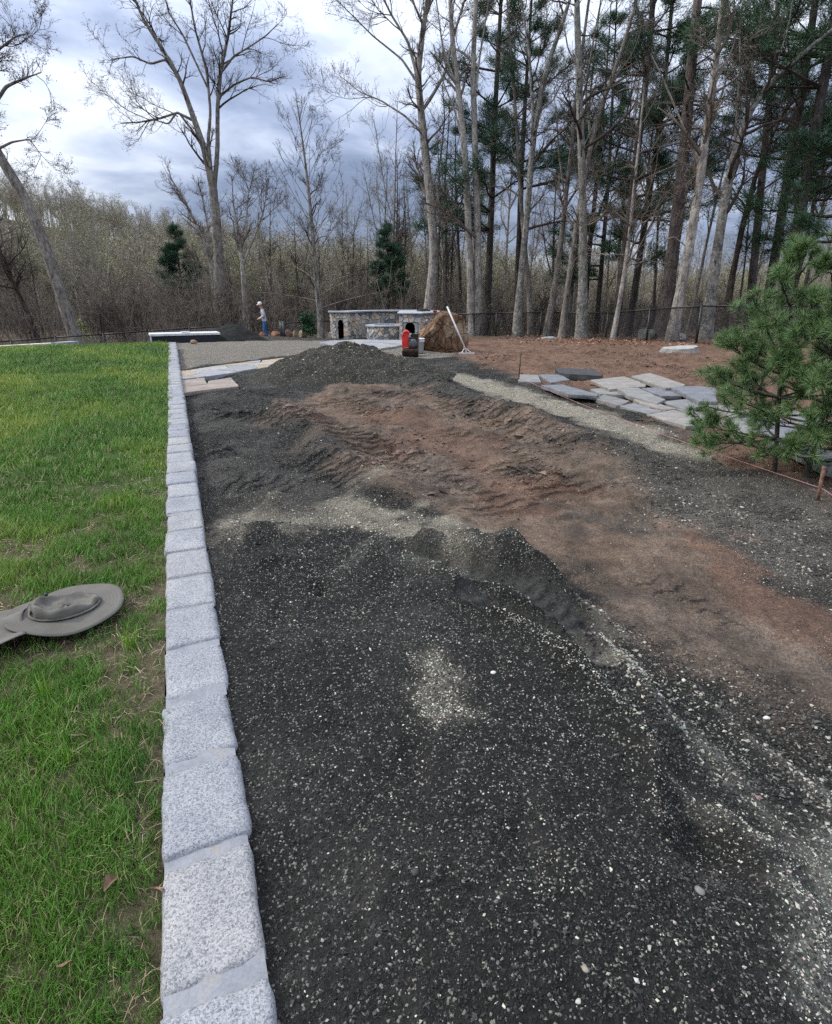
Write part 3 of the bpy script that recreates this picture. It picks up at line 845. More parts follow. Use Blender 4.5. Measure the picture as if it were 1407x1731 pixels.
r = np.random.default_rng(21)
CH = Geo()
def chips(y0, y1, dens, size, seed):
    global CH
    r = np.random.default_rng(seed)
    n = int(dens * (y1 - y0) * (1.0 + 1.72 * y1))
    y = r.uniform(y0, y1, n); x = 0.02 + r.uniform(0, 1, n) * (1.0 + 1.72 * y1)
    ok = in_view(np.stack([x, y, np.full(n, -.08)], 1), 60); x, y = x[ok], y[ok]
    F = bed_fields(x, y)
    d = 1 - 0.45 * (1 - F['plateau']) - 0.60 * F['soil'] - 0.55 * F['bank'] - 0.92 * F['smooth'] - 0.6 * F['forest'] - F['litter'] * 0.6
    d = np.clip(d + 0.6 * F['pebble'] * F['soil'] + 0.6 * F['tan1'] + 0.4 * F['tan2'], 0.04, 1)
    ok = r.uniform(0, 1, len(x)) < d; x, y = x[ok], y[ok]; F = {k_: v_[ok] for k_, v_ in F.items() if not k_.startswith('_')}
    n = len(x)
    z = bed_at(x, y)
    cl = fbm(x, y, 2.2, 4, 91); cl2 = fbm(x, y, 9, 3, 92)
    light = 0.045 + 0.17 * sstep(0.05, 0.55, cl + 0.4 * cl2) + 0.40 * F['r1'] ** 2 + 0.45 * F['streak'] + 0.22 * F['r2'] + 0.6 * F['patch'] + 0.7 * F['white'] + 0.75 * F['tan1'] + 0.6 * F['tan2'] + 0.45 * F['far'] + 0.05 * F['pebble'] + 0.15 * F['bank']
    light = light * sstep(0.02, 0.30, x) + 0.12 * (x < 0.06) * (y > 2.2)
    u = r.uniform(0, 1, n)
    isl = u < light
    g = r.uniform(0.55, 1.5, n)[:, None]
    dark = np.array([[.027, .0255, .0235]]) * g ** 1.3
    loc_ = bed_color(x, y, F) * g * 1.12
    dark = dark * F['plateau'][:, None] + loc_ * (1 - F['plateau'])[:, None]
    lightc = np.array([[.40, .38, .31]]) * r.uniform(.55, 1.35, n)[:, None] + r.normal(0, .03, (n, 3)) * np.array([[1, .6, .1]])
    lightc = lightc * (1 - 0.25 * F['pebble'])[:, None]
    midc = np.array([[.066, .063, .056]]) * g
    warm = np.array([[.13, .098, .076]]) * g
    col = np.where(isl[:, None], lightc, np.where((r.uniform(0, 1, n) < 0.13 + 0.15 * F['pebble'])[:, None], midc, dark))
    col = np.where(((F['soil'] + F['bank'] > .5) & (r.uniform(0, 1, n) < .4))[:, None], warm, col)
    s = size * r.lognormal(0, 0.32, n) * (1 + 0.5 * F['pebble'] * r.uniform(0, 1.7, n) ** 3) * np.where(isl, 0.86, 0.94)
    s = np.minimum(s, size * 3.2) / 2
    P_ = np.stack([x, y, z + s * 0.25], 1); col = np.clip(col, .01, .8)
    big_ = isl | (s > size * .62)
    V, T, C = stones_geo(P_[big_], s[big_], col[big_], r); CH.add(V, None, T, col=C)
    V, T, C = stones_geo(P_[~big_], s[~big_] * 1.15, col[~big_], r, tet=True); CH.add(V, None, T, col=C)
chips(0.30, 1.0, 27000, 0.0057, 1)
chips(1.0, 1.8, 17000, 0.0064, 2)
chips(1.8, 2.8, 8000, 0.0078, 3)
chips(2.8, 4.5, 2700, 0.0105, 4)
chips(4.5, 8.0, 480, 0.016, 5)
chips(8.0, 15.0, 60, 0.026, 6)

chipo = obj('gravel_chips', CH.mesh('gravel_chips'), m_chip)
tag(chipo, 'loose dark and pale stone chips spread over the bed', 'gravel', None, 'stuff')

# clods of soil thrown up by the wheels
r = np.random.default_rng(44)
n = 60000
y = 2.4 * (6.0 ** r.uniform(0, 1, n)); x = r.uniform(0, 1, n) * (1 + 1.3 * y)
ok = in_view(np.stack([x, y, np.full(n, -.08)], 1), 30); x, y = x[ok], y[ok]
F = bed_fields(x, y)
trk = np.zeros(len(x))
for P, wd_, amp, wl in TRACKS: trk = np.maximum(trk, sstep(wd_ * 1.4, wd_ * .5, d_line(P, x, y)[0]))
edge = np.exp(-(d_line(L_EDGE, x, y)[0] / .25) ** 2) + np.exp(-(d_line(L_WIND, x, y)[0] / .35) ** 2)
cl = fbm(x, y, 2.0, 4, 95)
pr = (.02 + .10 * F['soil'] + .16 * trk + .18 * edge + .05 * F['bank']) * sstep(-.25, .35, cl) * (1 - F['far']) * (1 - F['tan1'] * .7) * (1 - F['tan2'] * .8) * sstep(2.6, 4.2, y)
ok = r.uniform(0, 1, len(x)) < pr * 2.2; x, y = x[ok], y[ok]; F = {k_: v_[ok] for k_, v_ in F.items() if not k_.startswith('_')}
n = len(x); s = .0062 * r.lognormal(0, .5, n) * (.6 + .16 * y); s = np.minimum(s, .035)
base = bed_color(x, y, F) * r.uniform(.6, 1.15, n)[:, None]
V, T, C = stones_geo(np.stack([x, y, bed_at(x, y) + s * .1], 1), s * 1.5, np.clip(base, .01, .5), r, .55, .3)
o = obj('soil_clods', mesh_np('soil_clods', V, None, T, attrs={'col': C}), m_chip); tag(o, 'crumbled clods of soil along the wheel tracks', 'clods', None, 'stuff')
print('clods', n)

# a few single pebbles one can pick out
PEB = [(834, 1138, .020, (.66, .64, .58), 'white rounded pebble on dark gravel in the middle of the mound'),
       (702, 1476, .022, (.05, .052, .05), 'smooth dark round pebble half sunk in foreground gravel'),
       (1296, 1215, .022, (.62, .60, .54), 'large white angular pebble among coarse stones at right'),
       (1156, 1151, .018, (.60, .58, .52), 'flat white pebble beside the pale dusty patch'),
       (990, 1640, .016, (.30, .26, .20), 'tan oval pebble near the bottom of the gravel'),
       (978, 1634 + 60, .012, (.5, .47, .4), 'small cream pebble at the bottom of the gravel'),
       (1183, 1508, .024, (.20, .19, .17), 'pale sparkling stone in the dark hollow at right')]
for i, (a, b, s, c, lab) in enumerate(PEB):
    s *= .46; c = tuple(q * .85 for q in c)
    P = on_bed(a, b); rr = np.random.default_rng(i + 50)
    bm = bmesh.new(); bmesh.ops.create_icosphere(bm, subdivisions=2, radius=1.0)
    for v in bm.verts:
        nn = 1 + 0.16 * math.sin(v.co.x * 3 + i) * math.cos(v.co.y * 2.4 + i) + rr.uniform(-.05, .05)
        v.co = Vector((v.co.x * s * 1.15 * nn, v.co.y * s * .85 * nn, v.co.z * s * .6 * nn))
    me = bpy.data.meshes.new('pebble'); bm.to_mesh(me); bm.free()
    for f_ in me.polygons: f_.use_smooth = True
    o = obj('pebble', me, plain('pebble_%d' % i, c, .7, .3, 0, .15, 60), None, (P[0], P[1], P[2] + s * .3))
    o.rotation_euler = (0.1, 0.1, i * 1.3)
    tag(o, lab, 'pebble', 'single pebbles on the gravel')

# ================================================================== grass
def tuft(seed, nb, hgt, spread, wid, lean=0.55, segs=3):
    r = np.random.default_rng(seed)
    a = r.uniform(0, 2 * math.pi, nb); rad = spread * np.sqrt(r.uniform(0, 1, nb))
    bx, by = rad * np.cos(a), rad * np.sin(a)
    h = hgt * r.uniform(.45, 1.15, nb)
    da = r.uniform(0, 2 * math.pi, nb); ln = h * r.uniform(.1, 1, nb) * lean
    s = np.linspace(0, 1, segs)
    cx = bx[:, None] + np.cos(da)[:, None] * ln[:, None] * s ** 1.8
    cy = by[:, None] + np.sin(da)[:, None] * ln[:, None] * s ** 1.8
    cz = h[:, None] * (s - 0.25 * s ** 3 * r.uniform(0, 1, nb)[:, None])
    wa = da + math.pi / 2 + r.normal(0, .5, nb)
    ww = wid * (1 - s ** 2 * 0.9)[None] * r.uniform(.7, 1.2, nb)[:, None]
    Lf = np.stack([cx - np.cos(wa)[:, None] * ww, cy - np.sin(wa)[:, None] * ww, cz], -1)
    Rg = np.stack([cx + np.cos(wa)[:, None] * ww, cy + np.sin(wa)[:, None] * ww, cz], -1)
    V = np.stack([Lf, Rg], 2).reshape(-1, 3)
    t_, i_ = np.meshgrid(np.arange(nb), np.arange(segs - 1), indexing='ij')
    b_ = t_ * segs * 2 + i_ * 2
    Qd = np.stack([b_, b_ + 1, b_ + 3, b_ + 2], -1).reshape(-1, 4)
    tip = np.tile(np.repeat(s, 2), nb)
    rnd = np.repeat(r.uniform(0, 1, nb), segs * 2)
    return mesh_np('tuft', V, Qd, smooth=True, attrs={'tip': tip, 'rnd': rnd})
m_grass, t, p = material('grass_blades', 0.55, 0.3)
pos = wcoord(t)
rn = t.n('ShaderNodeAttribute', attribute_name='rnd').outputs['Fac']
tp = t.n('ShaderNodeAttribute', attribute_name='tip').outputs['Fac']
n = t.noise(t.mapping(pos, scale=(1, .55, 0.05)), 0.62, 4, 0.55)
c = t.ramp(n, [(0.34, (.028, .105, .018)), (0.48, (.090, .205, .024)), (0.61, (.25, .32, .042))])
c = t.mix(t.ramp(t.noise(t.mapping(pos, loc=(3, 9, 0)), 2.6, 4, .6), [(0.42, 0.0), (0.68, 0.75)]), c, (.105, .205, .026))
c = t.mix(t.ramp(rn, [(0.55, 0.0), (1.0, 0.65)]), c, (.16, .29, .050))
c = t.mix(t.math('GREATER_THAN', rn, 0.88), c, (.34, .29, .15))
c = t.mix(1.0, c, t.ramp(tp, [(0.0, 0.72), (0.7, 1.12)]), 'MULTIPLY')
t.l(c, p.inputs['Base Color'])
m_straw = plain('straw', (.34, .27, .17), .7, .2, 0, .25, 40)
m_lime = plain('lime_blade', (.16, .30, .03), .5, .3, 0, .15, 30)
kinds = [tuft(1, 34, .050, .035, .0012), tuft(2, 34, .062, .040, .0013), tuft(3, 28, .042, .035, .0011, .9), tuft(4, 40, .055, .045, .0012, .8)]
far_kinds = [tuft(11, 44, .045, .07, .0024, .7, 2), tuft(12, 44, .055, .08, .0026, .9, 2), tuft(13, 40, .050, .08, .0028, .6, 2)]
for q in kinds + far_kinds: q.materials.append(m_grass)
def grass(name, y0, y1, dens, src, seed, xr=None, sc=(.75, 1.25)):
    r = np.random.default_rng(seed)
    wx = xr or (0.75 + 0.55 * y1)
    n = int(dens * (y1 - y0) * wx)
    y = r.uniform(y0, y1, n); x = -0.19 - r.uniform(0, 1, n) * wx
    P = np.stack([x, y, lawn_z(x, y)], 1)
    ok = in_view(P, 90) & (r.uniform(0, 1, n) > lawn_bare(x, y) * 0.80); P = P[ok]
    n = len(P)
    thick = 1 + 0.35 * fbm(P[:, 0], P[:, 1], 2.8, 3, 86)
    rot = np.stack([r.normal(0, .16, n), r.normal(0, .16, n), r.uniform(0, 6.28, n)], 1)
    return P, rot, r.uniform(*sc, n) * thick * np.where(P[:, 0] > -.23, .8, 1), r.integers(0, len(src), n)
parts_ = [grass('g', 0.3, 1.4, 1900, kinds, 1, None, (.6, 1.0)), grass('g', 1.4, 2.6, 1350, kinds, 2, None, (.65, 1.1)), grass('g', 2.6, 4.2, 700, kinds, 3, None, (.85, 1.4))]
A = [np.concatenate(q) for q in zip(*parts_)]
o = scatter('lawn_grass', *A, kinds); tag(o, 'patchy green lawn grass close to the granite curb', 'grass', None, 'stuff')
parts_ = [grass('g', 4.2, 7.5, 330, far_kinds, 4, None, (.8, 1.3)), grass('g', 7.5, 12, 170, far_kinds, 5, None, (1.0, 1.6)), grass('g', 12, LAWN_END + .5, 90, far_kinds, 6, None, (1.3, 2.0))]
A = [np.concatenate(q) for q in zip(*parts_)]
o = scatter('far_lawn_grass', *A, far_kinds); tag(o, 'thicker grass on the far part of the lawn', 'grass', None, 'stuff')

# straw and dead stems in the bare patches
def sticks(n, seed, ln, wd):
    r = np.random.default_rng(seed)
    y = 0.4 * (16.0 ** r.uniform(0, 1, n)); x = -0.19 - r.uniform(0, 1, n) * (0.75 + 0.55 * y)
    ok = (r.uniform(0, 1, n) < 0.06 + lawn_bare(x, y)); x, y = x[ok], y[ok]; n = len(x)
    a = r.uniform(0, 6.28, n); L = ln * r.uniform(.4, 1.3, n) * (1 + .12 * y)
    z = lawn_z(x, y) + r.uniform(.002, .022, n)
    dx, dy = np.cos(a) * L / 2, np.sin(a) * L / 2; dz = r.normal(0, .12, n) * L
    mid = np.stack([x, y, z + .006], 1) + r.normal(0, .005, (n, 3))
    P = np.stack([np.stack([x - dx, y - dy, z - dz], 1), mid, np.stack([x + dx, y + dy, z + dz], 1)], 1)
    Rr = np.tile(np.array([[.7, 1, .5]]), (n, 1)) * wd * r.uniform(.6, 1.3, n)[:, None] * (1 + .12 * y)[:, None]
    return tubes(P, Rr, 3)
V, Q = sticks(11000, 31, .045, .0009)
o = obj('straw_litter', mesh_np('straw_litter', V, Q), m_straw); tag(o, 'dry straw and dead stems in thin patches of the lawn', 'straw', None, 'stuff')

# bright grass clumps that stand out
for i, (a, b, hh, lab) in enumerate([(222, 1098, .13, 'tall lime green grass clump beside the hat'), (78, 1182, .10, 'bright lime grass clump below the hat, near left edge'),
                                 (112, 1290, .06, 'small pale grass clump low on the lawn')]):
    P = ground(a, b, -.03)
    me = tuft(60 + i, 26, hh, .022, .0024, .45, 4); me.materials.append(m_lime)
    o = obj('grass_clump', me, None, None, (P[0], P[1], float(lawn_z(P[0:1], P[1:2])[0])))
    tag(o, lab, 'grass', 'lime grass clumps')

# dead leaves on the lawn
m_leaf = plain('dead_leaf', (.19, .115, .07), .7, .2, 0, .3, 30)
for i, (a, b, s, lab) in enumerate([(188, 1495, .026, 'curled brown dead leaf on the lawn near the bottom'), (268, 1508, .018, 'pale brown dead leaf against the curb'),
                                (110, 1635, .015, 'small pale dry leaf at the bottom of the lawn'), (205, 1350, .014, 'tiny orange brown leaf in the grass')]):
    P = ground(a, b, -.01)
    u = np.linspace(0, 1, 7); wv = np.sin(u * math.pi) ** .7 * .45
    V = []
    for q in range(7):
        for s_ in (-1, 0, 1):
            V.append(((u[q] - .5) * 2 * s, s_ * wv[q] * s, abs(s_) * wv[q] * s * (.9 + .3 * s_) + .3 * s * math.sin(u[q] * 5 + i)))
    Qd = [[q * 3 + j, q * 3 + j + 3, q * 3 + j + 4, q * 3 + j + 1] for q in range(6) for j in (0, 1)]
    o = obj('dead_leaf', mesh_np('dead_leaf', V, Qd, smooth=True), m_leaf, None, (P[0], P[1], -.004)); o.rotation_euler = (.2, .1, 1.1 + i)
    tag(o, lab, 'leaf', 'dead leaves on the lawn')

# ================================================================== hat
m_hat, t, p = material('hat_cloth', 0.85, 0.15)
co = ocoord(t)
sx = t.n('ShaderNodeSeparateXYZ'); t.l(co, sx.inputs[0])
rad = t.math('SQRT', t.math('ADD', t.math('POWER', sx.outputs[0], 2.0), t.math('POWER', sx.outputs[1], 2.0)))
st = t.math('SINE', t.math('MULTIPLY', rad, 2 * math.pi / 0.0135))
wv = t.n('ShaderNodeTexNoise', i_Scale=420.0, i_Detail=2.0); t.l(co, wv.inputs['Vector'])
nn = t.noise(co, 7, 5, .6)
c = t.ramp(nn, [(0.3, (.100, .093, .080)), (0.7, (.140, .131, .114))])
c = t.mix(1.0, c, t.ramp(wv.outputs[0], [(0.3, .85), (0.7, 1.12)]), 'MULTIPLY')
seam = t.math('MULTIPLY', t.math('GREATER_THAN', st, 0.90), 0.25)
c = t.mix(seam, c, (.05, .046, .04))
t.l(c, p.inputs['Base Color'])
bump(t, p, t.math('ADD', t.math('MULTIPLY', st, 0.20), t.math('MULTIPLY', nn, 1.0)), 0.35, 0.004)
m_hat2, t, p = material('hat_crown_cloth', 0.85, 0.15)
co = ocoord(t); nn = t.noise(co, 14, 5, .6)
t.l(t.ramp(nn, [(0.3, (.095, .088, .075)), (0.7, (.155, .144, .124))]), p.inputs['Base Color']); bump(t, p, nn, .6, .008)
HP = ground(112, 1032, 0.02)
HAT = empty('sun_hat', (HP[0], HP[1], 0.02), 'olive grey wide brim sun hat with neck flap lying on the lawn', 'hat', None, R_(8))
na, nr = 72, 18
aa, rr = np.meshgrid(np.linspace(0, 2 * math.pi, na, endpoint=False), np.linspace(.105, .215, nr), indexing='ij')
zb = .010 + .006 * ((rr - .105) / .110) + .013 * np.sin(2 * aa + .7) * ((rr - .105) / .110) + .004 * np.sin(5 * aa) * ((rr - .105) / .110)
zb = zb - .02 * np.clip((rr - .208) / .007, 0, 1) * .3
def ring_mesh(aa, rr, zz, ex=1.0, name='m', thick=.004):
    V = np.stack([rr * np.cos(aa) * ex, rr * np.sin(aa), zz], -1)
    a_, b_ = aa.shape
    i, j = np.meshgrid(np.arange(a_), np.arange(b_ - 1), indexing='ij'); i2 = (i + 1) % a_
    Qd = np.stack([i * b_ + j, i * b_ + j + 1, i2 * b_ + j + 1, i2 * b_ + j], -1).reshape(-1, 4)
    Qd = Qd[:, ::-1]
    V2 = V.copy(); V2[..., 2] -= thick
    n0 = a_ * b_
    i = np.arange(a_); i2 = (i + 1) % a_
    rim = np.stack([i * b_ + b_ - 1, i2 * b_ + b_ - 1, n0 + i2 * b_ + b_ - 1, n0 + i * b_ + b_ - 1], -1)
    return mesh_np(name, np.concatenate([V.reshape(-1, 3), V2.reshape(-1, 3)]), np.concatenate([Qd, Qd[:, ::-1] + n0, rim]), smooth=True)
obj('brim', ring_mesh(aa, rr, zb, 1.02, 'brim', .0025), m_hat, HAT)
# crushed crown: wall rising, folding over and a sunken top
na = 64
aa1 = np.linspace(0, 2 * math.pi, na, endpoint=False)
prof = [(.112, .014), (.116, .034), (.113, .056), (.108, .070), (.100, .072), (.094, .060), (.088, .044), (.080, .034), (.055, .030), (.028, .036), (.001, .034)]
V = []
for (pr, pz) in prof:
    fold = .5 + .5 * np.sin(aa1 * 1.0 - 2.2)                     # one side stands taller
    hh = np.where(pz > .02, pz * (.42 + .48 * fold), pz)
    wr = 1 + .05 * np.sin(aa1 * 3 + 1) + .03 * np.sin(aa1 * 7 + pr * 60) + .018 * np.sin(aa1 * 13 - pr * 90)
    zz = hh + (.006 * np.sin(aa1 * 5 + pr * 80) + .004 * np.sin(aa1 * 9 - pr * 140)) * (pz > .02)
    V.append(np.stack([pr * 1.08 * wr * np.cos(aa1), pr * .92 * wr * np.sin(aa1), zz], 1))
V = np.concatenate(V); kq = len(prof)
i, j = np.meshgrid(np.arange(kq - 1), np.arange(na), indexing='ij'); j2 = (j + 1) % na
Q = np.stack([i * na + j, i * na + j2, (i + 1) * na + j2, (i + 1) * na + j], -1).reshape(-1, 4)
crown_ = obj('crown', mesh_np('crown', V, Q, smooth=True), m_hat2, HAT)
V2, Q2 = tubes(np.stack([.119 * 1.08 * np.cos(np.append(aa1, aa1[0])), .119 * .92 * np.sin(np.append(aa1, aa1[0])), np.full(na + 1, .019)], -1)[None], np.full((1, na + 1), .0045), 6)
obj('hat_band', mesh_np('hat_band', V2, Q2, smooth=True), m_hat2, HAT)
# neck flap spread out to the left
u, v = np.meshgrid(np.linspace(0, 1, 26), np.linspace(-1, 1, 22), indexing='ij')
fx = -.13 - .30 * u - .02 * (1 - v ** 2)
fy = v * (.150 + .015 * u) - .035 - .07 * u
fz = .004 + .016 * (1 - u) + .010 * np.sin(v * 5 + u * 3) * (1 - .3 * u) + .012 * np.sin(u * 7 - v * 2) * u
V = np.stack([fx, fy, fz], -1).reshape(-1, 3)
i, j = np.meshgrid(np.arange(25), np.arange(21), indexing='ij')
Q = np.stack([i * 22 + j, (i + 1) * 22 + j, (i + 1) * 22 + j + 1, i * 22 + j + 1], -1).reshape(-1, 4)[:, ::-1]
fo = obj('neck_flap', mesh_np('neck_flap', V, Q, smooth=True), m_hat2, HAT)
sm = fo.modifiers.new('cloth_thickness', 'SOLIDIFY'); sm.thickness = .003
obj('toggle', Geo().lathe([(0, .0), (.006, .001), (.008, .007), (.006, .013), (0, .014)], 10).mesh('toggle', True), plain('toggle', (.03, .03, .03), .4), HAT, (-.062, .062, .055))

# ================================================================== flagstones
def slab(name, poly, z0, thick, m, parent=None, tilt=(0, 0), seed=0, origin=None):
    """irregular flat stone: poly in metres (x, y), chipped edge, top bevelled"""
    r = np.random.default_rng(seed)
    P = np.asarray(poly, float)
    c = P.mean(0)
    # subdivide the outline and roughen it
    out = []
    for a, b in zip(P, np.roll(P, -1, 0)):
        L = np.linalg.norm(b - a); n = max(2, min(6, int(L / .12)))
        for q in range(n):
            pt = a + (b - a) * q / n
            if q: pt = pt + r.normal(0, min(.008, L * .012), 2)
            out.append(pt)
    O = np.array(out) - c
    area = np.sum(O[:, 0] * np.roll(O[:, 1], -1) - np.roll(O[:, 0], -1) * O[:, 1])
    if area < 0: O = O[::-1]
    n = len(O)
    ins = O * (1 - min(.03, .012 / (np.abs(O).max() + 1e-6)))
    def zt(Q_): return Q_[:, 0] * tilt[0] + Q_[:, 1] * tilt[1]
    rings = [(O * .985, -thick), (O, -thick * .6), (O * 1.0 + r.normal(0, .002, O.shape), -.007), (ins, 0.0)]
    V = np.concatenate([np.column_stack([q, z_ + zt(q)]) for q, z_ in rings] + [[[0, 0, .001]]])
    i = np.arange(n); i2 = (i + 1) % n
    Qd = np.concatenate([np.stack([k_ * n + i, k_ * n + i2, (k_ + 1) * n + i2, (k_ + 1) * n + i], -1) for k_ in range(3)])
    T = np.stack([3 * n + i, 3 * n + i2, np.full(n, 4 * n)], -1)
    loc = np.array([c[0], c[1], z0])
    if origin is not None: loc = loc - np.asarray(origin)
    return obj(name, mesh_np(name, V, Qd, T), m, parent, loc)
m_flag = stone_mat('bluestone', [(.185, .18, .17), (.22, .215, .20), (.165, .17, .18), (.25, .23, .205), (.20, .198, .195)], 5, .8, bmp=.35)
m_flagdark = stone_mat('wet_slate', [(.055, .056, .056), ], 6, .75)
m_path = stone_mat('path_stone', [(.26, .255, .25), (.34, .27, .19), (.24, .25, .27), (.33, .31, .28), (.38, .30, .20), (.28, .28, .29)], 6, .8)
def zs(l, ox, oy, sc): return [(ox + a / sc, oy + b / sc) for a, b in l]
PILE = [
 ([(65, 160), (190, 165), (210, 212), (65, 205)], .03, 0, 'small pale slab beside the thin steel stake'),
 ([(195, 165), (330, 163), (395, 195), (270, 212)], .05, 0, 'pale slab second from the stake, next to bare soil'),
 ([(300, 122), (350, 118), (545, 130), (608, 160), (598, 172), (390, 160), (330, 150)], .10, 1, 'thick dark slate slab farthest back in the spread'),
 ([(210, 228), (345, 222), (580, 290), (570, 303), (385, 290)], .06, 0, 'long pale slab running along the pink string'),
 ([(530, 195), (745, 178), (885, 228), (880, 238), (650, 253)], .08, 0, 'wide grey slab in the middle of the back row'),
 ([(790, 175), (910, 158), (1135, 225), (1125, 236), (1010, 245)], .10, 0, 'large blue grey slab at the rear of the spread, tilted'),
 ([(525, 255), (600, 250), (790, 280), (770, 296), (590, 285)], .03, 0, 'narrow yellowish slab between two larger grey ones'),
 ([(700, 255), (830, 252), (1010, 320), (960, 343), (780, 300)], .08, 0, 'dark edged slab lying on top in the centre of the spread'),
 ([(855, 255), (1000, 243), (1120, 285), (1115, 297), (985, 297)], .05, 0, 'light slab just in front of the tilted blue slab'),
 ([(1040, 240), (1220, 238), (1330, 250), (1345, 335), (1225, 330)], .10, 0, 'blue slab leaning behind the left tips of the pine sapling'),
 ([(555, 312), (610, 290), (780, 335), (728, 360), (690, 360)], .03, 0, 'mottled grey slab at the near left corner of the spread'),
 ([(785, 308), (845, 318), (1075, 380), (1010, 390), (860, 355)], .05, 0, 'long narrow slab overlapping its neighbours in the near rows'),
 ([(980, 338), (1180, 318), (1260, 350), (1150, 390)], .04, 0, 'square pale slab close to the sapling tips'),
 ([(715, 366), (800, 350), (1000, 395), (905, 414)], .03, 0, 'pinkish grey slab in the nearest row by the string'),
 ([(890, 418), (1060, 390), (1235, 445), (1220, 490), (1140, 490)], .04, 0, 'large pinkish slab nearest the camera by the string'),
 ([(1085, 386), (1175, 392), (1320, 440), (1290, 470)], .05, 0, 'grey slab half hidden by the sapling needles'),
 ([(1260, 355), (1400, 345), (1560, 400), (1420, 440)], .05, 0, 'flat pale slab under the left side of the sapling'),
 ([(1340, 460), (1480, 440), (1640, 520), (1500, 560)], .03, 0, 'flat grey slab between the sapling and the string'),
 ([(1500, 445), (1660, 420), (1900, 520), (1700, 560)], .05, 0, 'broad pale slab behind the sapling trunks'),
 ([(1640, 580), (1760, 545), (2150, 690), (2150, 780), (2060, 770)], .10, 0, 'thick pale slab to the right of the leaning sapling trunk'),
 ([(1600, 400), (1800, 380), (2150, 480), (1960, 530)], .05, 0, 'broad slab far behind the sapling on the right'),
]
for i, (pl, h, dk, lab) in enumerate(PILE):
    W = [on_bed(a, b, 4)[:2] for a, b in zs(pl, 860, 590, 3.803)]
    h += .035
    W = np.array([ground(a, b, -.12 + h)[:2] for a, b in zs(pl, 860, 590, 3.803)])
    r = np.random.default_rng(i)
    o = slab('flagstone', W, -.12 + h, .055 if not dk else .11, m_flagdark if dk else m_flag, None, r.uniform(-.02, .02, 2), 300 + i)
    tag(o, lab, 'flagstone', 'loose flagstones spread out by the string line')
for i, (pl, h, lab) in enumerate([([(390, 555), (680, 540), (725, 640), (400, 668)], .02, 'square tan grey paving slab laid against the curb'),
                                ([(400, 674), (722, 646), (738, 603), (1020, 562), (1105, 666), (410, 748)], .02, 'L shaped tan grey paving slab nearest the camera by the curb')]):
    W = np.array([ground(a, b, -.08 + h)[:2] for a, b in zs(pl, 250, 560, 7.21)])
    o = slab('paving_slab', W, -.08 + h, .06, stone_mat('sandstone_%d' % i, [(.27, .225, .19)], 3, .85), None, (0, 0), 400 + i)
    tag(o, lab, 'paving slab', 'paving slabs laid by the curb')

# Voronoi pieces for paths, patios and walls
def clip_poly(P, a, n):
    out = []
    for i in range(len(P)):
        p0, p1 = P[i], P[(i + 1) % len(P)]
        d0, d1 = (p0 - a) @ n, (p1 - a) @ n
        if d0 <= 0: out.append(p0)
        if (d0 < 0 < d1) or (d1 < 0 < d0): out.append(p0 + (p1 - p0) * d0 / (d0 - d1))
    return np.array(out)
def voronoi(outline, seeds, gap):
    out = []
    S = np.asarray(seeds, float)
    for i, s in enumerate(S):
        P = np.asarray(outline, float).copy()
        for j in np.argsort(np.sum((S - s) ** 2, 1))[1:18]:
            n = S[j] - s; L = np.linalg.norm(n) + 1e-9
            P = clip_poly(P, s + n / L * (L / 2 - gap / 2), n / L)
            if len(P) < 3: break
        if len(P) >= 3:
            q = P[[k_ for k_ in range(len(P)) if np.linalg.norm(P[k_] - P[k_ - 1]) > .012]]
            if len(q) >= 3: out.append(q)
    return out
def pave(parent, outline, z, step, gap, thick, m, seed, name='flagstone', origin=(0, 0, 0)):
    r = np.random.default_rng(seed)
    O = np.asarray(outline, float); lo, hi = O.min(0), O.max(0)
    S = []
    for yy_ in np.arange(lo[1], hi[1] + step, step):
        for xx_ in np.arange(lo[0], hi[0] + step, step):
            s = np.array([xx_, yy_]) + r.uniform(-.36, .36, 2) * step
            if sd_poly(O, s[0:1], s[1:2])[0] > -.05: S.append(s)
    for i, P in enumerate(voronoi(O, S, gap)):
        slab(name, P, (z(P.mean(0)) if callable(z) else z) + r.uniform(-.006, .006), thick, m, parent, (0, 0), seed * 100 + i, origin)

# ================================================================== path edge, patio
m_black = plain('black_metal', (.012, .012, .013), .45, .4, 0, .2, 30)
m_wallstone = stone_mat('wall_stone', [(.48, .43, .35), (.34, .34, .335), (.60, .47, .34), (.22, .23, .25), (.55, .49, .42), (.47, .33, .24), (.38, .365, .35), (.60, .53, .46), (.18, .19, .21), (.46, .41, .34)], 7, .85, bmp=.5)
m_wallmort = plain('wall_mortar', (.32, .30, .27), .9, .15, 0, .15, 25, .3)
m_cap = stone_mat('cap_bluestone', [(.33, .355, .38), (.38, .40, .42)], 5, .6, bmp=.2)
m_dark = plain('shade_and_soot', (.012, .011, .010), .95, .05, 0, .2, 10)  # near-black: shade painted into the arch recesses, soot in the fire bowl

path = empty('flagstone_path', (0, 11.7, -.05), 'strip of tan and grey flagstones crossing from the curb towards the patio', 'path')
W = [(303, 627), (360, 618), (425, 610), (500, 602), (572, 592), (572, 601), (500, 611), (435, 622), (370, 633), (304, 641)]
W = np.array([ground(a, b, -.04)[:2] for a, b in W])
pave(path, W, -.045, .52, .025, .15, m_path, 7, origin=(0, 11.7, -.05))

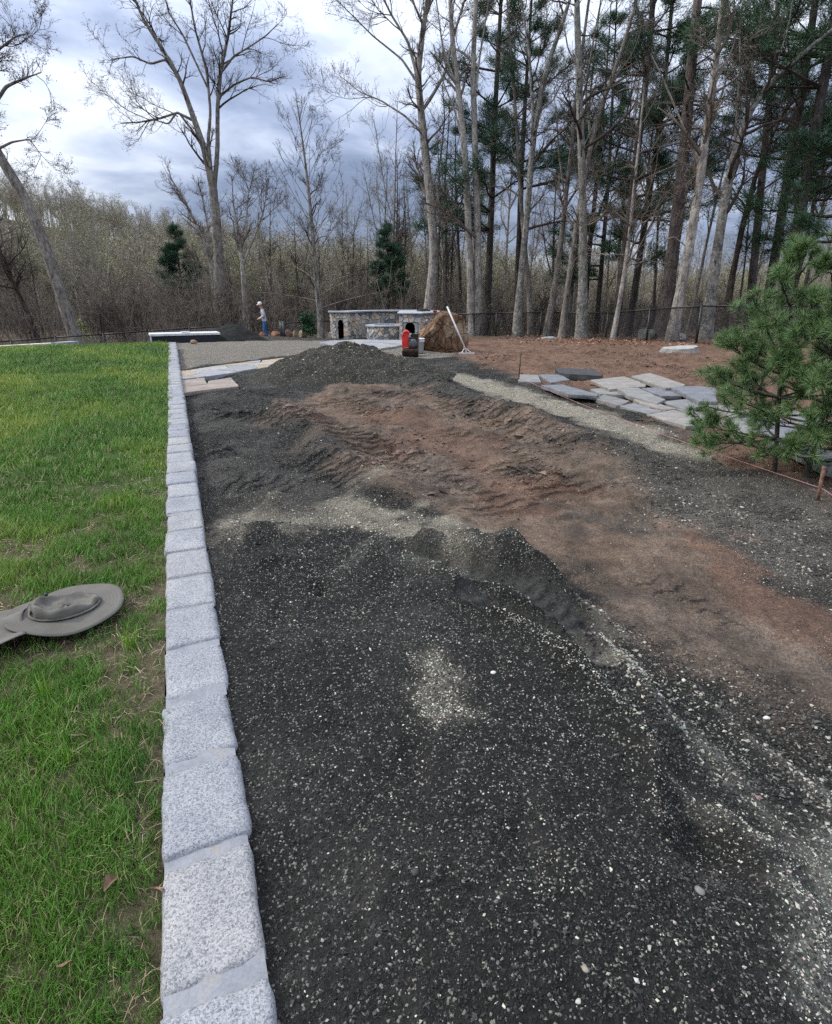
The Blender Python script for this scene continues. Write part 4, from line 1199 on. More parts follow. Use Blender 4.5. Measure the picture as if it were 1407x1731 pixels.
PZ = lambda c: float(hbase(c[0:1], c[1:2])[0]) + .06
pc = ground(620, 580, -.3)
patio = empty('flagstone_patio', (pc[0], pc[1], -.25), 'low patio of pale blue grey flagstones in front of the stone wall', 'patio')
W = np.array([ground(a, b, -.22)[:2] for a, b in [(540, 580), (556, 574), (600, 571), (690, 572), (694, 584), (668, 590), (640, 596), (610, 597), (570, 588)]])
pave(patio, W, PZ, .50, .03, .10, stone_mat('patio_stone', [(.25, .255, .27), (.30, .30, .31), (.21, .225, .25), (.32, .30, .27)], 6, .75), 8, origin=(pc[0], pc[1], -.25))

# ================================================================== stone outdoor kitchen
def fl3(f, l, z): 
    q = from_fl(f, l); return np.array([q[0], q[1], z])
KF, KZ, KT = 24.0, -.42, .60
kp = fl3(25.0, -1.2, KZ)
kit = empty('outdoor_kitchen', kp, 'curved fieldstone counter wall with bluestone cap and arched openings', 'outdoor kitchen')
def prism_stone(poly, mp, proud, parent, m, seed, origin):
    """stone face piece: poly in (s, z), mp(s, z, d) gives the place d metres in front of the wall"""
    r = np.random.default_rng(seed)
    c = poly.mean(0)
    n = len(poly)
    a = np.sum(poly[:, 0] * np.roll(poly[:, 1], -1) - np.roll(poly[:, 0], -1) * poly[:, 1])
    if a < 0: poly = poly[::-1]
    d = proud * r.uniform(.6, 1.3)
    rings = [(1.0, -.02), (1.0, d * .55), (.90, d)]
    V = [mp(*(c + (q - c) * s), dd) for s, dd in rings for q in poly] + [mp(*c, d * 1.08)]
    i = np.arange(n); i2 = (i + 1) % n
    Qd = np.concatenate([np.stack([k_ * n + i, k_ * n + i2, (k_ + 1) * n + i2, (k_ + 1) * n + i], -1) for k_ in range(2)])
    T = np.stack([2 * n + i, 2 * n + i2, np.full(n, 3 * n)], -1)
    V = np.array(V); o0 = V[-1].copy()
    return obj('wall_stone', mesh_np('wall_stone', V - o0, Qd, T), m, parent, o0 - np.asarray(origin))
def stone_run(parent, origin, pts, z0, z1, step, seed, arch=None, proud=.035):
    """rubble facing along a ground line; pts (f, l) left to right as seen from the front"""
    W = np.array([from_fl(f, l)[:2] for f, l in pts])
    seg = np.linalg.norm(np.diff(W, axis=0), axis=1); cum = np.concatenate([[0], np.cumsum(seg)]); L = cum[-1]
    def mp(s, z, d):
        s_ = min(max(s, 0), L); k_ = min(np.searchsorted(cum, s_, 'right') - 1, len(seg) - 1)
        e = (W[k_ + 1] - W[k_]) / seg[k_]; nrm = np.array([e[1], -e[0]])
        q = W[k_] + e * (s_ - cum[k_]) + nrm * d
        return np.array([q[0], q[1], z])
    r = np.random.default_rng(seed)
    S = []
    for zz in np.arange(z0 + step * .3, z1, step * .8):
        for ss in np.arange(step * .2, L, step):
            S.append((ss + r.uniform(-.38, .38) * step, zz + r.uniform(-.3, .3) * step))
    S = np.array(S)
    for i, P in enumerate(voronoi([(0, z0), (L, z0), (L, z1), (0, z1)], S, .022)):
        c = P.mean(0)
        if arch:
            ac, aw, az = arch
            if abs(c[0] - ac) < aw + .03 and c[1] < az + aw * 1.05: continue
            hit = [q for q in P if abs(q[0] - ac) < aw and q[1] < az + math.sqrt(max(aw * aw - (q[0] - ac) ** 2, 0))]
            if hit:
                P = P.copy()
                for q in P:
                    if q[1] < az: 
                        if abs(q[0] - ac) < aw: q[0] = ac + math.copysign(aw, c[0] - ac)
                    else:
                        v_ = q - np.array([ac, az]); L_ = np.linalg.norm(v_)
                        if L_ < aw: q[:] = np.array([ac, az]) + v_ / (L_ + 1e-6) * aw
        prism_stone(P, mp, proud, parent, m_wallstone, seed * 200 + i, origin)
    # mortar backing with the arch cut out
    G = Geo()
    if arch:
        ac, aw, az = arch
        th = np.linspace(math.pi, 0, 13)
        inner = [(ac - aw, z0)] + [(ac + aw * math.cos(q), az + aw * math.sin(q)) for q in th] + [(ac + aw, z0)]
        outer = [(0, z0)] + [(0 + L * i_ / 12, z1) if 0 < i_ < 12 else ((0, z1) if i_ == 0 else (L, z1)) for i_ in range(13)] + [(L, z0)]
        n = len(inner)
        V = [mp(*q, 0) for q in inner] + [mp(*q, 0) for q in outer] + [mp(q[0], q[1], -.55) for q in inner]
        G.add(V, [[i_, i_ + 1, n + i_ + 1, n + i_] for i_ in range(n - 1)])
        core = obj('mortar_bed', G.mesh('mortar_bed'), m_wallmort, parent)
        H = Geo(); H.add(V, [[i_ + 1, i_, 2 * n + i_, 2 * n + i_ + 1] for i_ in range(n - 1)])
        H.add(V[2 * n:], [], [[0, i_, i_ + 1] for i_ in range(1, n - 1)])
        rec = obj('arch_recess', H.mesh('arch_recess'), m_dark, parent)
        for q in (core, rec): q.location = tuple(-np.asarray(origin))
    else:
        ss = np.linspace(0, L, 2 + int(L / .15))
        V = [mp(s, z0, 0) for s in ss] + [mp(s, z1, 0) for s in ss]; n = len(ss)
        G.add(V, [[i_, i_ + 1, n + i_ + 1, n + i_] for i_ in range(n - 1)])
        core = obj('mortar_bed', G.mesh('mortar_bed'), m_wallmort, parent); core.location = tuple(-np.asarray(origin))
    return mp, L
# left pier, curved back, right pier
stone_run(kit, kp, [(26.3, -3.60), (25.55, -3.42)], KZ, KT, .20, 1)
stone_run(kit, kp, [(25.55, -3.42), (25.30, -2.78)], KZ, KT, .17, 2, arch=(.36, .13, KZ + .62))
arc = [(25.30, -2.78), (26.1, -2.45), (26.9, -1.95), (27.4, -1.3), (27.55, -.5), (27.3, .2)]
stone_run(kit, kp, arc, KZ - .05, KT, .24, 3)
stone_run(kit, kp, [(24.9, -.62), (23.35, -.58)], KZ, KT, .22, 4)
stone_run(kit, kp, [(23.35, -.58), (23.15, .17)], KZ, KT, .19, 5, arch=(.37, .19, KZ + .55))
stone_run(kit, kp, [(23.15, .17), (24.4, .92)], KZ, KT, .22, 6)
stone_run(kit, kp, [(24.4, .92), (27.5, .7)], KZ, KT, .26, 9)
# bluestone cap, in slabs
def cap_run(parent, origin, A, B, z, thick, m, seed):
    """slabs between two lines of (f, l) points"""
    for i in range(len(A) - 1):
        P = [from_fl(*q)[:2] for q in (A[i], A[i + 1], B[i + 1], B[i])]
        c = np.mean(P, 0); P = [c + (q - c) * .994 for q in P]
        slab('cap_slab', P, z, thick, m, parent, (0, 0), seed + i, origin)
cap_run(kit, kp, [(25.42, -3.56), (25.16, -2.70), (25.98, -2.38), (26.78, -1.88), (27.26, -1.26), (27.40, -.5), (27.2, .05)],
        [(26.4, -3.72), (26.2, -3.2), (26.9, -2.9), (27.6, -2.3), (28.1, -1.5), (28.3, -.5), (28.2, .3)], KT + .06, .06, m_cap, 40)
cap_run(kit, kp, [(23.22, -.70), (23.0, .22), (24.35, 1.06)], [(27.15, -.70), (27.1, .1), (27.1, .95)], KT + .062, .06, m_cap, 60)
G = Geo(); G.box((0, 0, .03), (.45, .35, .06)); G.box((.02, 0, .08), (.3, .2, .05))
o = obj('dark_stone', G.mesh('dark_stone'), plain('dark_stone', (.06, .055, .05), .8, .2, 0, .3, 15), None, fl3(25.2, .3, KT + .060))
tag(o, 'small dark stone lying on the bluestone counter top', 'stone')
G = Geo(); G.tube([(0, 0, .05), (0, 0, 0)], .05, 8)
# round fire pit
FPc = fl3(25.0, -1.15, KZ)
pit = empty('fire_pit', FPc, 'round low fieldstone fire pit with bluestone rim before the curved wall', 'fire pit')
cf, cl_, rad_ = 25.0, -1.15, .80
ring = [(cf - rad_ * math.cos(a_), cl_ + rad_ * math.sin(a_)) for a_ in np.linspace(-math.pi * .62, math.pi * .62, 22)]
stone_run(pit, FPc, ring, KZ, .10, .19, 11)
angs = np.linspace(-math.pi, math.pi, 13)
cap_run(pit, FPc, [(cf - (rad_ + .10) * math.cos(a_), cl_ + (rad_ + .10) * math.sin(a_)) for a_ in angs], [(cf - (rad_ - .25) * math.cos(a_), cl_ + (rad_ - .25) * math.sin(a_)) for a_ in angs], .16, .055, m_cap, 80)
G = Geo(); G.lathe([(rad_ - .24, .54), (rad_ - .26, .1), (.01, .08)], 22)
obj('fire_bowl', G.mesh('fire_bowl'), m_dark, pit)

# ================================================================== boulders and piles
def boulder(name, loc, size, seed, m, rough=.22, sub=4, sq=.0, taper=0.0):
    bm = bmesh.new(); bmesh.ops.create_icosphere(bm, subdivisions=sub, radius=1.0)
    P = np.array([v.co[:] for v in bm.verts])
    q = np.abs(P).max(1, keepdims=True); P = P * (1 - sq) + P / q * sq * .8
    r = np.random.default_rng(seed); o = r.uniform(0, 50, 3)
    # flat fracture faces
    for _ in range(16):
        n = r.normal(0, 1, 3); n /= np.linalg.norm(n); h_ = r.uniform(.62, .9)
        d = P @ n; P = P - np.where(d > h_, d - h_, 0)[:, None] * n * .97
    nz = fbm(P[:, 0] * 1 + o[0] + P[:, 2] * .6, P[:, 1] + o[1] + P[:, 2] * .8, 1.6, 4, seed, .6)
    nz2 = fbm(P[:, 0] + P[:, 2] + o[1], P[:, 1] - P[:, 2] + o[2], 6, 4, seed + 3, .6)
    P = P * (1 + rough * nz + rough * .25 * nz2)[:, None]
    P = P * np.column_stack([1 - taper * P[:, 2], 1 - taper * P[:, 2], np.ones(len(P))])
    for v, c in zip(bm.verts, P * np.asarray(size) / 2): v.co = Vector(c)
    me = bpy.data.meshes.new(name); bm.to_mesh(me); bm.free()
    return obj(name, me, m, None, loc)
m_rust, t, p = material('rust_rock', .9, .15)
co = ocoord(t)
n = t.noise(t.mapping(co, scale=(1, 1, .75)), 3.2, 7, .72, 1.0); f_ = t.noise(co, 16, 6, .7)
c = t.ramp(n, [(.28, (.05, .032, .022)), (.44, (.115, .066, .038)), (.58, (.19, .115, .066)), (.70, (.40, .30, .20))])
c = t.mix(1.0, c, t.ramp(f_, [(.3, .6), (.7, 1.35)]), 'MULTIPLY')
vc = t.voro(t.mapping(co, scale=(1, 1, .7)), 4.5, 'DISTANCE_TO_EDGE')
cr = t.ramp(vc.outputs['Distance'], [(0.0, .25), (.06, 1.0)])
c = t.mix(.8, c, cr, 'MULTIPLY')
c = t.mix(t.ramp(t.noise(co, 2.2, 4, .6), [(.50, 0.0), (.62, .7)]), c, (.27, .21, .15))
t.l(c, p.inputs['Base Color']); bump(t, p, t.math('ADD', t.math('MULTIPLY', cr, .8), t.math('ADD', n, t.math('MULTIPLY', f_, .3))), .9, .05)
bp = on_bed(748, 596)
f_b = bp @ FW
big = boulder('brown_boulder', bp + FW * .45 + np.array([0, 0, .36]), (1.62, 1.15, 1.50), 12, m_rust, .10, 5, .6, .20)
big.rotation_euler = (0, 0, -YAW + .15); tag(big, 'big upright rusty brown boulder beside the stone counter', 'boulder')
o = boulder('red_clod', bp + FW * .5 + RT * -.18 + np.array([0, 0, 1.02]), (.14, .12, .09), 9, plain('red_clay', (.25, .05, .03), .9), .2, 3)
tag(o, 'small red lump on top of the brown boulder', 'rock')

ROCKS = [(130, 655, 110, 80, (.22, .11, .07), 'flat reddish rock at the worker feet, left of his legs'), (340, 640, 175, 95, (.23, .12, .07), 'wide reddish rock behind the worker legs'),
         (545, 620, 105, 120, (.17, .10, .08), 'dark reddish rock just right of the gate post'), (645, 622, 88, 118, (.30, .24, .16), 'pointed tan rock second right of the gate post'),
         (765, 615, 148, 128, (.30, .23, .15), 'largest tan rock in the row by the fence'), (905, 600, 84, 112, (.36, .34, .29), 'pale upright rock beside the small evergreen shrub'),
         (1085, 575, 118, 100, (.55, .54, .50), 'whitish rock behind the slender young tree'), (1218, 590, 125, 105, (.36, .29, .23), 'pinkish tan rock against the left end of the stone counter')]
for i, (a, b, wz, hz, c, lab) in enumerate(ROCKS):
    px, py = 430 + a / 9.38, 500 + b / 9.38; f = 29.0
    k_ = px_m(560, f)
    P = at_f(px, py, f)
    P[2] = ground_z(P[0], P[1]) + hz / 9.38 * k_ * .42
    o = boulder('rock', (P[0], P[1], P[2]), (wz / 9.38 * k_ * 1.1, wz / 9.38 * k_ * .9, hz / 9.38 * k_ * 1.35), 20 + i, stone_mat('rock_%d' % i, [c], 3, .9, bscale=12), .2, 3, .3)
    o.rotation_euler = (0, 0, i * 1.7); tag(o, lab, 'rock', 'row of rocks along the fence')
for i, (px, py, wz, hz, f, c, lab) in enumerate([(1095, 552, 36, 20, 25.5, (.20, .20, .17), 'low mossy grey boulder behind the chain link fence'), (1150, 566, 34, 13, 23, (.24, .24, .22), 'small grey stone at the foot of the pale leaning trunk'),
        (328, 578, 13, 8, 20.5, (.33, .22, .15), 'small tan stone past the end of the curb'), (930, 563, 30, 6, 26, (.33, .32, .30), 'flat pale stones by the fence foot')]):
    P = at_f(px, py, f); k_ = px_m(py, f)
    P[2] = ground_z(P[0], P[1]) + hz * k_ * .35
    o = boulder('boulder', (P[0], P[1], P[2]), (wz * k_, wz * k_ * .8, hz * k_ * 1.3), 40 + i, stone_mat('boulder_%d' % i, [c], 3, .9, bscale=10), .2, 3, .2)
    tag(o, lab, 'boulder')

def pile(name, cx, cy, rx, ry, h, seed, m, nr=70, na=150, left=0.0):
    r_, a_ = np.meshgrid(np.linspace(0, 1.12, nr), np.linspace(0, 2 * math.pi, na, endpoint=False), indexing='ij')
    l = r_ * np.cos(a_) * rx; f = r_ * np.sin(a_) * ry
    x = cx + l * RT[0] + f * FW[0]; y = cy + l * RT[1] + f * FW[1]
    q = np.hypot(l / rx, f / ry)
    q = q * (1 + .22 * fbm(x, y, .9, 4, seed))
    z = h * (1 - np.clip(q, 0, 1.05) ** 1.25) 
    z = z + left * h * np.exp(-((l + rx * .55) / (rx * .45)) ** 2 - (f / (ry * .6)) ** 2)
    z = z + .10 * h * fbm(x, y, 2.4, 4, seed + 1, .6) + .03 * fbm(x, y, 9, 4, seed + 3, .6)
    z = bed_z(x.ravel(), y.ravel()).reshape(x.shape) + np.where(r_ > 1.08, -.2, z - .015)
    i, j = np.meshgrid(np.arange(nr - 1), np.arange(na), indexing='ij'); j2 = (j + 1) % na
    Q = np.stack([i * na + j, (i + 1) * na + j, (i + 1) * na + j2, i * na + j2], -1).reshape(-1, 4)
    org = np.array([cx, cy, float(bed_at(cx, cy)[0])])
    V = np.stack([x, y, z], -1).reshape(-1, 3) - org
    return obj(name, mesh_np(name, V, Q, smooth=True), m, None, org), (x, y, z)
m_pile, t, p = material('pile_gravel', .92, .15)
co = wcoord(t)
n = t.noise(co, 3, 5, .6); fine = t.noise(co, 60, 4, .7); v = t.voro(co, 75)
c = t.ramp(n, [(.3, (.022, .022, .020)), (.7, (.046, .042, .034))])
c = t.mix(1.0, c, t.ramp(fine, [(.3, .5), (.7, 1.6)]), 'MULTIPLY')
s_ = t.n('ShaderNodeSeparateColor'); t.l(v.outputs['Color'], s_.inputs[0])
c = t.mix(t.math('MULTIPLY', t.math('GREATER_THAN', s_.outputs[0], .93), .5), c, (.30, .27, .18))
t.l(c, p.inputs['Base Color']); bump(t, p, t.math('ADD', fine, n), .9, .03)
pcn = ground(590, 642, -.1)
gp, gxyz = pile('gravel_pile', pcn[0] + FW[0] * .7, pcn[1] + FW[1] * .7, 1.75, 1.35, .52, 4, m_pile, left=.28)
tag(gp, 'mound of dark olive gravel flecked with pale chips at the head of the bed', 'gravel pile')
# chips lying on the mound
x, y, z = gxyz; r = np.random.default_rng(77)
pk = r.integers(0, int(x.size * .8), 2600)
Pp = np.stack([x.ravel()[pk], y.ravel()[pk], z.ravel()[pk]], 1) + r.normal(0, .02, (2600, 3)) * [1, 1, 0]
isl = r.uniform(0, 1, 2600) < .25
cc = np.where(isl[:, None], np.array([[.40, .36, .24]]), np.array([[.055, .05, .04]])) * r.uniform(.6, 1.4, (2600, 1))
V, T, C = stones_geo(Pp + [0, 0, .005], .009 * r.lognormal(0, .4, 2600), cc, r)
ch2 = obj('pile_chips', mesh_np('pile_chips', V - np.array(gp.location), None, T, attrs={'col': C}), m_chip, gp); tag(ch2, kind='stuff')
pf = at_f(392, 578, 24.0)
gp2, _ = pile('gravel_pile', pf[0], pf[1], 1.42, 1.2, .66, 14, plain('dark_stone_dust', (.020, .020, .018), .95, .1, 0, .3, 12, .5), 34, 60)
tag(gp2, 'smooth black gravel heap near the end of the curb, left of the worker', 'gravel pile')

# ---- low dark container with a white top, pale coping slabs beyond the lawn
P0, P1 = at_f(257, 579, 21.5), at_f(372, 575, 22.5)
cb = empty('low_container', (P0 + P1) / 2, 'long low dark navy container with flat pale lid past the curb end', 'container', None, math.atan2(P1[1] - P0[1], P1[0] - P0[0]))
Lc = np.linalg.norm((P1 - P0)[:2])
zt_ = at_f(300, 566, 22)[2]
o = obj('body', Geo().box((0, .45, (zt_ - cb.location[2]) / 2 - .12), (Lc, .9, zt_ - cb.location[2] + .2)).mesh('body'), plain('navy', (.010, .012, .020), .4, .4, 0, .2, 5), cb)
obj('lid', Geo().box((0, .45, zt_ - cb.location[2] + .02), (Lc + .06, .98, .07)).mesh('lid'), plain('pale_lid', (.55, .55, .54), .7, .2, 0, .1, 6), cb)
obj('lid_handle', Geo().box((.0, .1, zt_ - cb.location[2] + .085), (.28, .18, .06)).mesh('lid_handle'), plain('white_handle', (.7, .7, .7), .6), cb)
obj('corner_post', Geo().box((-Lc / 2 - .02, -.03, (zt_ - cb.location[2]) / 2 - .1), (.05, .05, zt_ - cb.location[2] + .16)).mesh('corner_post'), plain('pale_post', (.5, .5, .5), .6), cb)
for i, (a, b, c, d, f, zc, lab) in enumerate([(-40, 592, 96, 584.0, 19.9, (.55, .52, .44), 'long cream coping slab at the far left edge of the lawn'), (97, 584, 124, 581.5, 20.4, (.30, .31, .33), 'short grey coping slab right of the cream one')]):
    A_, B_ = at_f(a, b - 2, f), at_f(c, d - 2, f + 1.0)
    g = Geo(); e = B_ - A_; L = np.linalg.norm(e[:2])
    g.box((0, 0, 0), (L, .4, .12))
    o = obj('coping_slab', g.mesh('coping_slab'), stone_mat('coping_%d' % i, [zc], 3, .8), None, (A_ + B_) / 2)
    o.rotation_euler = (0, -math.atan2(e[2], L), math.atan2(e[1], e[0])); tag(o, lab, 'coping')
    obj('base_wall', Geo().box((0, .02, -.58), (L - .04, .30, 1.03)).mesh('base_wall'), m_wallmort, o)

# ================================================================== fences
def fence(name, posts, ph, label, depth_mesh=True, group=None):
    """posts: list of (px, py_top, f)"""
    T = [at_f(*q) for q in posts]
    o = empty(name, T[0] - [0, 0, ph], label, 'fence', group)
    org = np.array(o.location)
    for q in T:
        g = Geo(); g.tube([q - [0, 0, ph + .3] - org, q - [0, 0, 0] - org], .042, 8); g.tube([q - org - [0, 0, .005], q - org + [0, 0, .05]], [.038, .015], 8)
        obj('post', g.mesh('post', True), m_black, o)
    for a, b in zip(T[:-1], T[1:]):
        obj('top_rail', Geo().tube([a - org - [0, 0, .03], b - org - [0, 0, .03]], .030, 6).mesh('top_rail', True), m_black, o)
        e = b - a; L = np.linalg.norm(e[:2]); n = int(L / .055)
        s = np.arange(-int(ph / .055), n) * .055
        P = []
        for sg in (1, -1):
            for s0 in s:
                lo, hi = s0, s0 + ph
                u0, u1 = max(lo, 0), min(hi, L)
                if u1 <= u0: continue
                z0, z1 = (u0 - s0), (u1 - s0)
                if sg < 0: z0, z1 = ph - z0, ph - z1
                P.append([a + e * (u0 / L) + [0, 0, z0 - ph - .03] - org, a + e * (u1 / L) + [0, 0, z1 - ph - .03] - org])
        V, Q = tubes(np.array(P), np.full((len(P), 2), .0034), 3)
        w_ = obj('chain_link', mesh_np('chain_link', V, Q), m_black, o); tag(w_, kind='stuff')
    return o
fence('chain_link_fence', [(770, 530, 31), (840, 528, 30.5), (916, 527, 29.5), (1029, 527.5, 26.5), (1100, 521.6, 23.2), (1187, 515.6, 20.2), (1316, 514.6, 18.6), (1440, 518, 17.6)], 1.22,
      'black chain link fence in front of the woods on the right')
fence('chain_link_fence', [(-70, 581, 25.5), (18, 575, 26.5), (93, 569, 27.5), (174, 563.6, 28.5), (252, 558.2, 29.5), (320, 553.5, 30.5), (397, 549, 31.5)], 1.22,
      'black chain link fence beyond the lawn on the left')
fence('chain_link_fence', [(481, 544.5, 30.3), (560, 541, 31.5), (640, 538, 32)], 1.22, 'short black chain link run behind the row of rocks')
# open gate leaf seen edge-on
A_ = at_f(479, 545, 30.0)
gt = empty('fence_gate', A_ - [0, 0, 1.2], 'narrow black fence gate standing open behind the rocks', 'gate')
g = Geo()
dirg = (FW * .92 - RT * .38); dirg /= np.linalg.norm(dirg)
for s0 in (0, 1.0): 
    obj('stile', Geo().tube([dirg * s0 + [0, 0, 0], dirg * s0 + [0, 0, 1.25]], .035, 8).mesh('stile', True), m_black, gt)
for z_ in (.05, 1.22):
    obj('rail', Geo().tube([np.array([0, 0, z_]), dirg + [0, 0, z_]], .03, 6).mesh('rail', True), m_black, gt)
for s0 in np.linspace(.06, .94, 13):
    obj('picket', Geo().tube([dirg * s0 + [0, 0, .06], dirg * s0 + [0, 0, 1.2]], .016, 5).mesh('picket', True), m_black, gt)

# ================================================================== stakes and string
m_steel = plain('rusty_steel', (.06, .045, .038), .7, .3, .3, .3, 40)
s1, s2 = on_bed(877, 643), on_bed(1383, 846)
st1 = at_f(881.5, 593, s1 @ FW)
o = obj('stake', Geo().tube([s1 - [0, 0, .1], s1 * .5 + st1 * .5, st1], [.010, .010, .009], 6).mesh('stake', True), m_steel); tag(o, 'thin rusty steel stake beside the flagstones, far end of string', 'stake', 'string line stakes')
o.location = (0, 0, 0)
st2 = at_f(1394, 788, s2 @ FW)
g = Geo(); g.tube([s2 - [0, 0, .1], st2], [.013, .013], 7)
o = obj('stake', g.mesh('stake', True), plain('wooden_stake', (.13, .075, .055), .9, .1, 0, .4, 30)); tag(o, 'weathered dark wooden stake under the sapling, near end of string', 'stake', 'string line stakes')
m_string = plain('pink_string', (.40, .19, .16), .7, .2, 0, .1, 50)
A_ = s1 + [0, 0, .05]; B_ = s2 + [0, 0, .09]
E_ = B_ + (B_ - A_) / np.linalg.norm(B_ - A_) * .5
E_[2] = float(bed_at(E_[0], E_[1])[0]) + .004
pts = []
for q in np.linspace(0, 1, 28):
    P = A_ + (B_ - A_) * q
    P[2] = max(P[2] - .05 * math.sin(q * math.pi), float(bed_at(P[0], P[1])[0]) + .012); pts.append(P)
g = Geo(); g.tube(pts, .0024, 4); g.tube([B_ + [0, 0, .004], E_], .0024, 4)
o = obj('string_line', g.mesh('string_line'), m_string); tag(o, 'pink mason string stretched along the flagstones', 'string')

# ================================================================== cut stump
sp = at_f(1150, 598, 15.6); sp[2] = float(bed_at(sp[0], sp[1])[0])
stp = empty('tree_stump', sp, 'low wide cut tree stump with grey weathered top before the fence', 'stump')
na = 48; aa1 = np.linspace(0, 2 * math.pi, na, endpoint=False)
lob = 1 + .10 * np.sin(aa1 * 3 + 1) + .06 * np.sin(aa1 * 7) + .04 * np.sin(aa1 * 13)
prof = [(.62, -.12), (.52, .02), (.46, .10), (.44, .15)]
V = np.concatenate([np.stack([pr * lob * np.cos(aa1) * 1.05, pr * lob * np.sin(aa1) * .8, np.full(na, pz) + (.03 * np.cos(aa1) if pz > .1 else 0)], 1) for pr, pz in prof])
i, j = np.meshgrid(np.arange(3), np.arange(na), indexing='ij'); j2 = (j + 1) % na
Q = np.stack([i * na + j, i * na + j2, (i + 1) * na + j2, (i + 1) * na + j], -1).reshape(-1, 4)
o = obj('bark_side', mesh_np('bark_side', V, Q, smooth=True), stone_mat('stump_bark', [(.22, .20, .18)], 8, .95, bmp=1.0, bscale=25), stp)
top = V[3 * na:]; Vt = np.concatenate([top, top * [.5, .5, 1], [[0, 0, .15]]])
Qt = np.stack([np.arange(na), (np.arange(na) + 1) % na, na + (np.arange(na) + 1) % na, na + np.arange(na)], -1); Tt = np.stack([na + np.arange(na), na + (np.arange(na) + 1) % na, np.full(na, 2 * na)], -1)
m_cut, t, p = material('cut_wood', .85, .15)
co = ocoord(t); sx = t.n('ShaderNodeSeparateXYZ'); t.l(co, sx.inputs[0])
rd = t.math('SQRT', t.math('ADD', t.math('POWER', sx.outputs[0], 2.0), t.math('POWER', sx.outputs[1], 2.0)))
w1 = t.math('SINE', t.math('ADD', t.math('MULTIPLY', rd, 190.0), t.math('MULTIPLY', t.noise(co, 6, 4), 9.0)))
c = t.ramp(t.noise(co, 4, 5, .7), [(.3, (.20, .19, .18)), (.5, (.40, .39, .37)), (.7, (.34, .27, .20))])
c = t.mix(1.0, c, t.ramp(w1, [(.0, .75), (1.0, 1.1)]), 'MULTIPLY'); t.l(c, p.inputs['Base Color'])
obj('cut_top', mesh_np('cut_top', Vt, Qt, Tt), m_cut, stp)

# ================================================================== plate compactor
m_red = plain('red_paint', (.62, .035, .03), .35, .5, 0, .12, 8)
m_eng = plain('engine_black', (.016, .016, .017), .5, .4, 0, .3, 30)
m_rusty = plain('worn_steel', (.12, .06, .04), .75, .3, .4, .35, 14)
cp = on_bed(694, 602)
pc_ = empty('plate_compactor', cp, 'red and black plate compactor standing on stone dust by the stone counter', 'plate compactor', None, -YAW)
def cpart(name, g, m, par=pc_, smooth=False): return obj(name, g.mesh(name, smooth), m, par)
u = np.linspace(-1, 1, 9)
pv_ = []
g = Geo()
prof = [(-.30, .13), (-.27, .05), (-.22, .01), (.22, .01), (.27, .05), (.30, .13)]
V = [(sx_, y_, z_) for sx_ in (-.20, .20) for (y_, z_) in prof] + [(sx_, y_, z_ + .025) for sx_ in (-.20, .20) for (y_, z_) in prof]
Qp = [[i, i + 1, 7 + i, 6 + i] for i in range(5)] + [[12 + i, 18 + i, 19 + i, 13 + i] for i in range(5)] + [[i, 12 + i, 13 + i, i + 1] for i in range(5)] + [[6 + i, 7 + i, 19 + i, 18 + i] for i in range(5)] + [[0, 6, 18, 12], [5, 17, 23, 11]]
g.add(V, Qp); cpart('base_plate', g, plain('plate_steel', (.05, .032, .026), .7, .3, .5, .35, 12))
g = Geo(); g.box((0, 0, .085), (.24, .30, .10)); g.tube([(-.16, -.12, .10), (.16, -.12, .10)], .05, 10); cpart('exciter', g, m_eng)
g = Geo(); g.box((0, 0, .165), (.36, .44, .035)); [g.tube([(a, b, .07), (a, b, .16)], .03, 8) for a in (-.14, .14) for b in (-.15, .15)]; cpart('deck', g, m_rusty)
g = Geo(); g.box((.07, -.02, .32), (.22, .26, .26)); [g.box((.07, -.155, .22 + .03 * q), (.19, .014, .014)) for q in range(7)]; en = cpart('engine', g, m_eng)
cpart('recoil_cover', Geo().lathe([(.0, .03), (.06, .03), (.10, .015), (.105, 0)], 18, Matrix.Translation((.07, -.16, .32)) @ Matrix.Rotation(R_(90), 4, 'X')), plain('cover_grey', (.10, .10, .10), .4), en, True)
g = Geo(); g.box((.12, .02, .49), (.15, .18, .09)); cpart('air_filter', g, m_eng, en)
g = Geo(); g.tube([(-.01, -.05, .46), (-.01, -.05, .52), (.03, -.05, .53)], .028, 8); cpart('fuel_cap', g, plain('cap', (.3, .3, .3), .4), en)
g = Geo(); g.box((.19, -.08, .40), (.05, .12, .08)); cpart('exhaust', g, m_rusty, en)
# red water tank: D-shaped drum
n_ = 20; th = np.linspace(0, math.pi, n_)
O = [(-.21, .21)] + [(-.10 - .11 * math.cos(q) * 1.0 + .0, .45 + .17 * math.sin(q)) for q in th] + [(.01, .21)]
O = np.array(O); n_ = len(O)
V = np.concatenate([np.column_stack([O[:, 0], np.full(n_, y_), O[:, 1]]) for y_ in (-.02, .18)] + [np.column_stack([(O[:, 0] + .10) * .93 - .10, np.full(n_, y_), (O[:, 1] - .4) * .95 + .4]) for y_ in (-.04, .20)])
i = np.arange(n_); i2 = (i + 1) % n_
Qp = np.concatenate([np.stack([i, i2, n_ + i2, n_ + i], -1), np.stack([i2, i, 2 * n_ + i, 2 * n_ + i2], -1), np.stack([n_ + i, n_ + i2, 3 * n_ + i2, 3 * n_ + i], -1)])
Tp = [[2 * n_, 2 * n_ + k_ + 1, 2 * n_ + k_] for k_ in range(1, n_ - 1)] + [[3 * n_, 3 * n_ + k_, 3 * n_ + k_ + 1] for k_ in range(1, n_ - 1)]
g = Geo(); g.add(V, Qp, Tp); tank = cpart('water_tank', g, m_red)
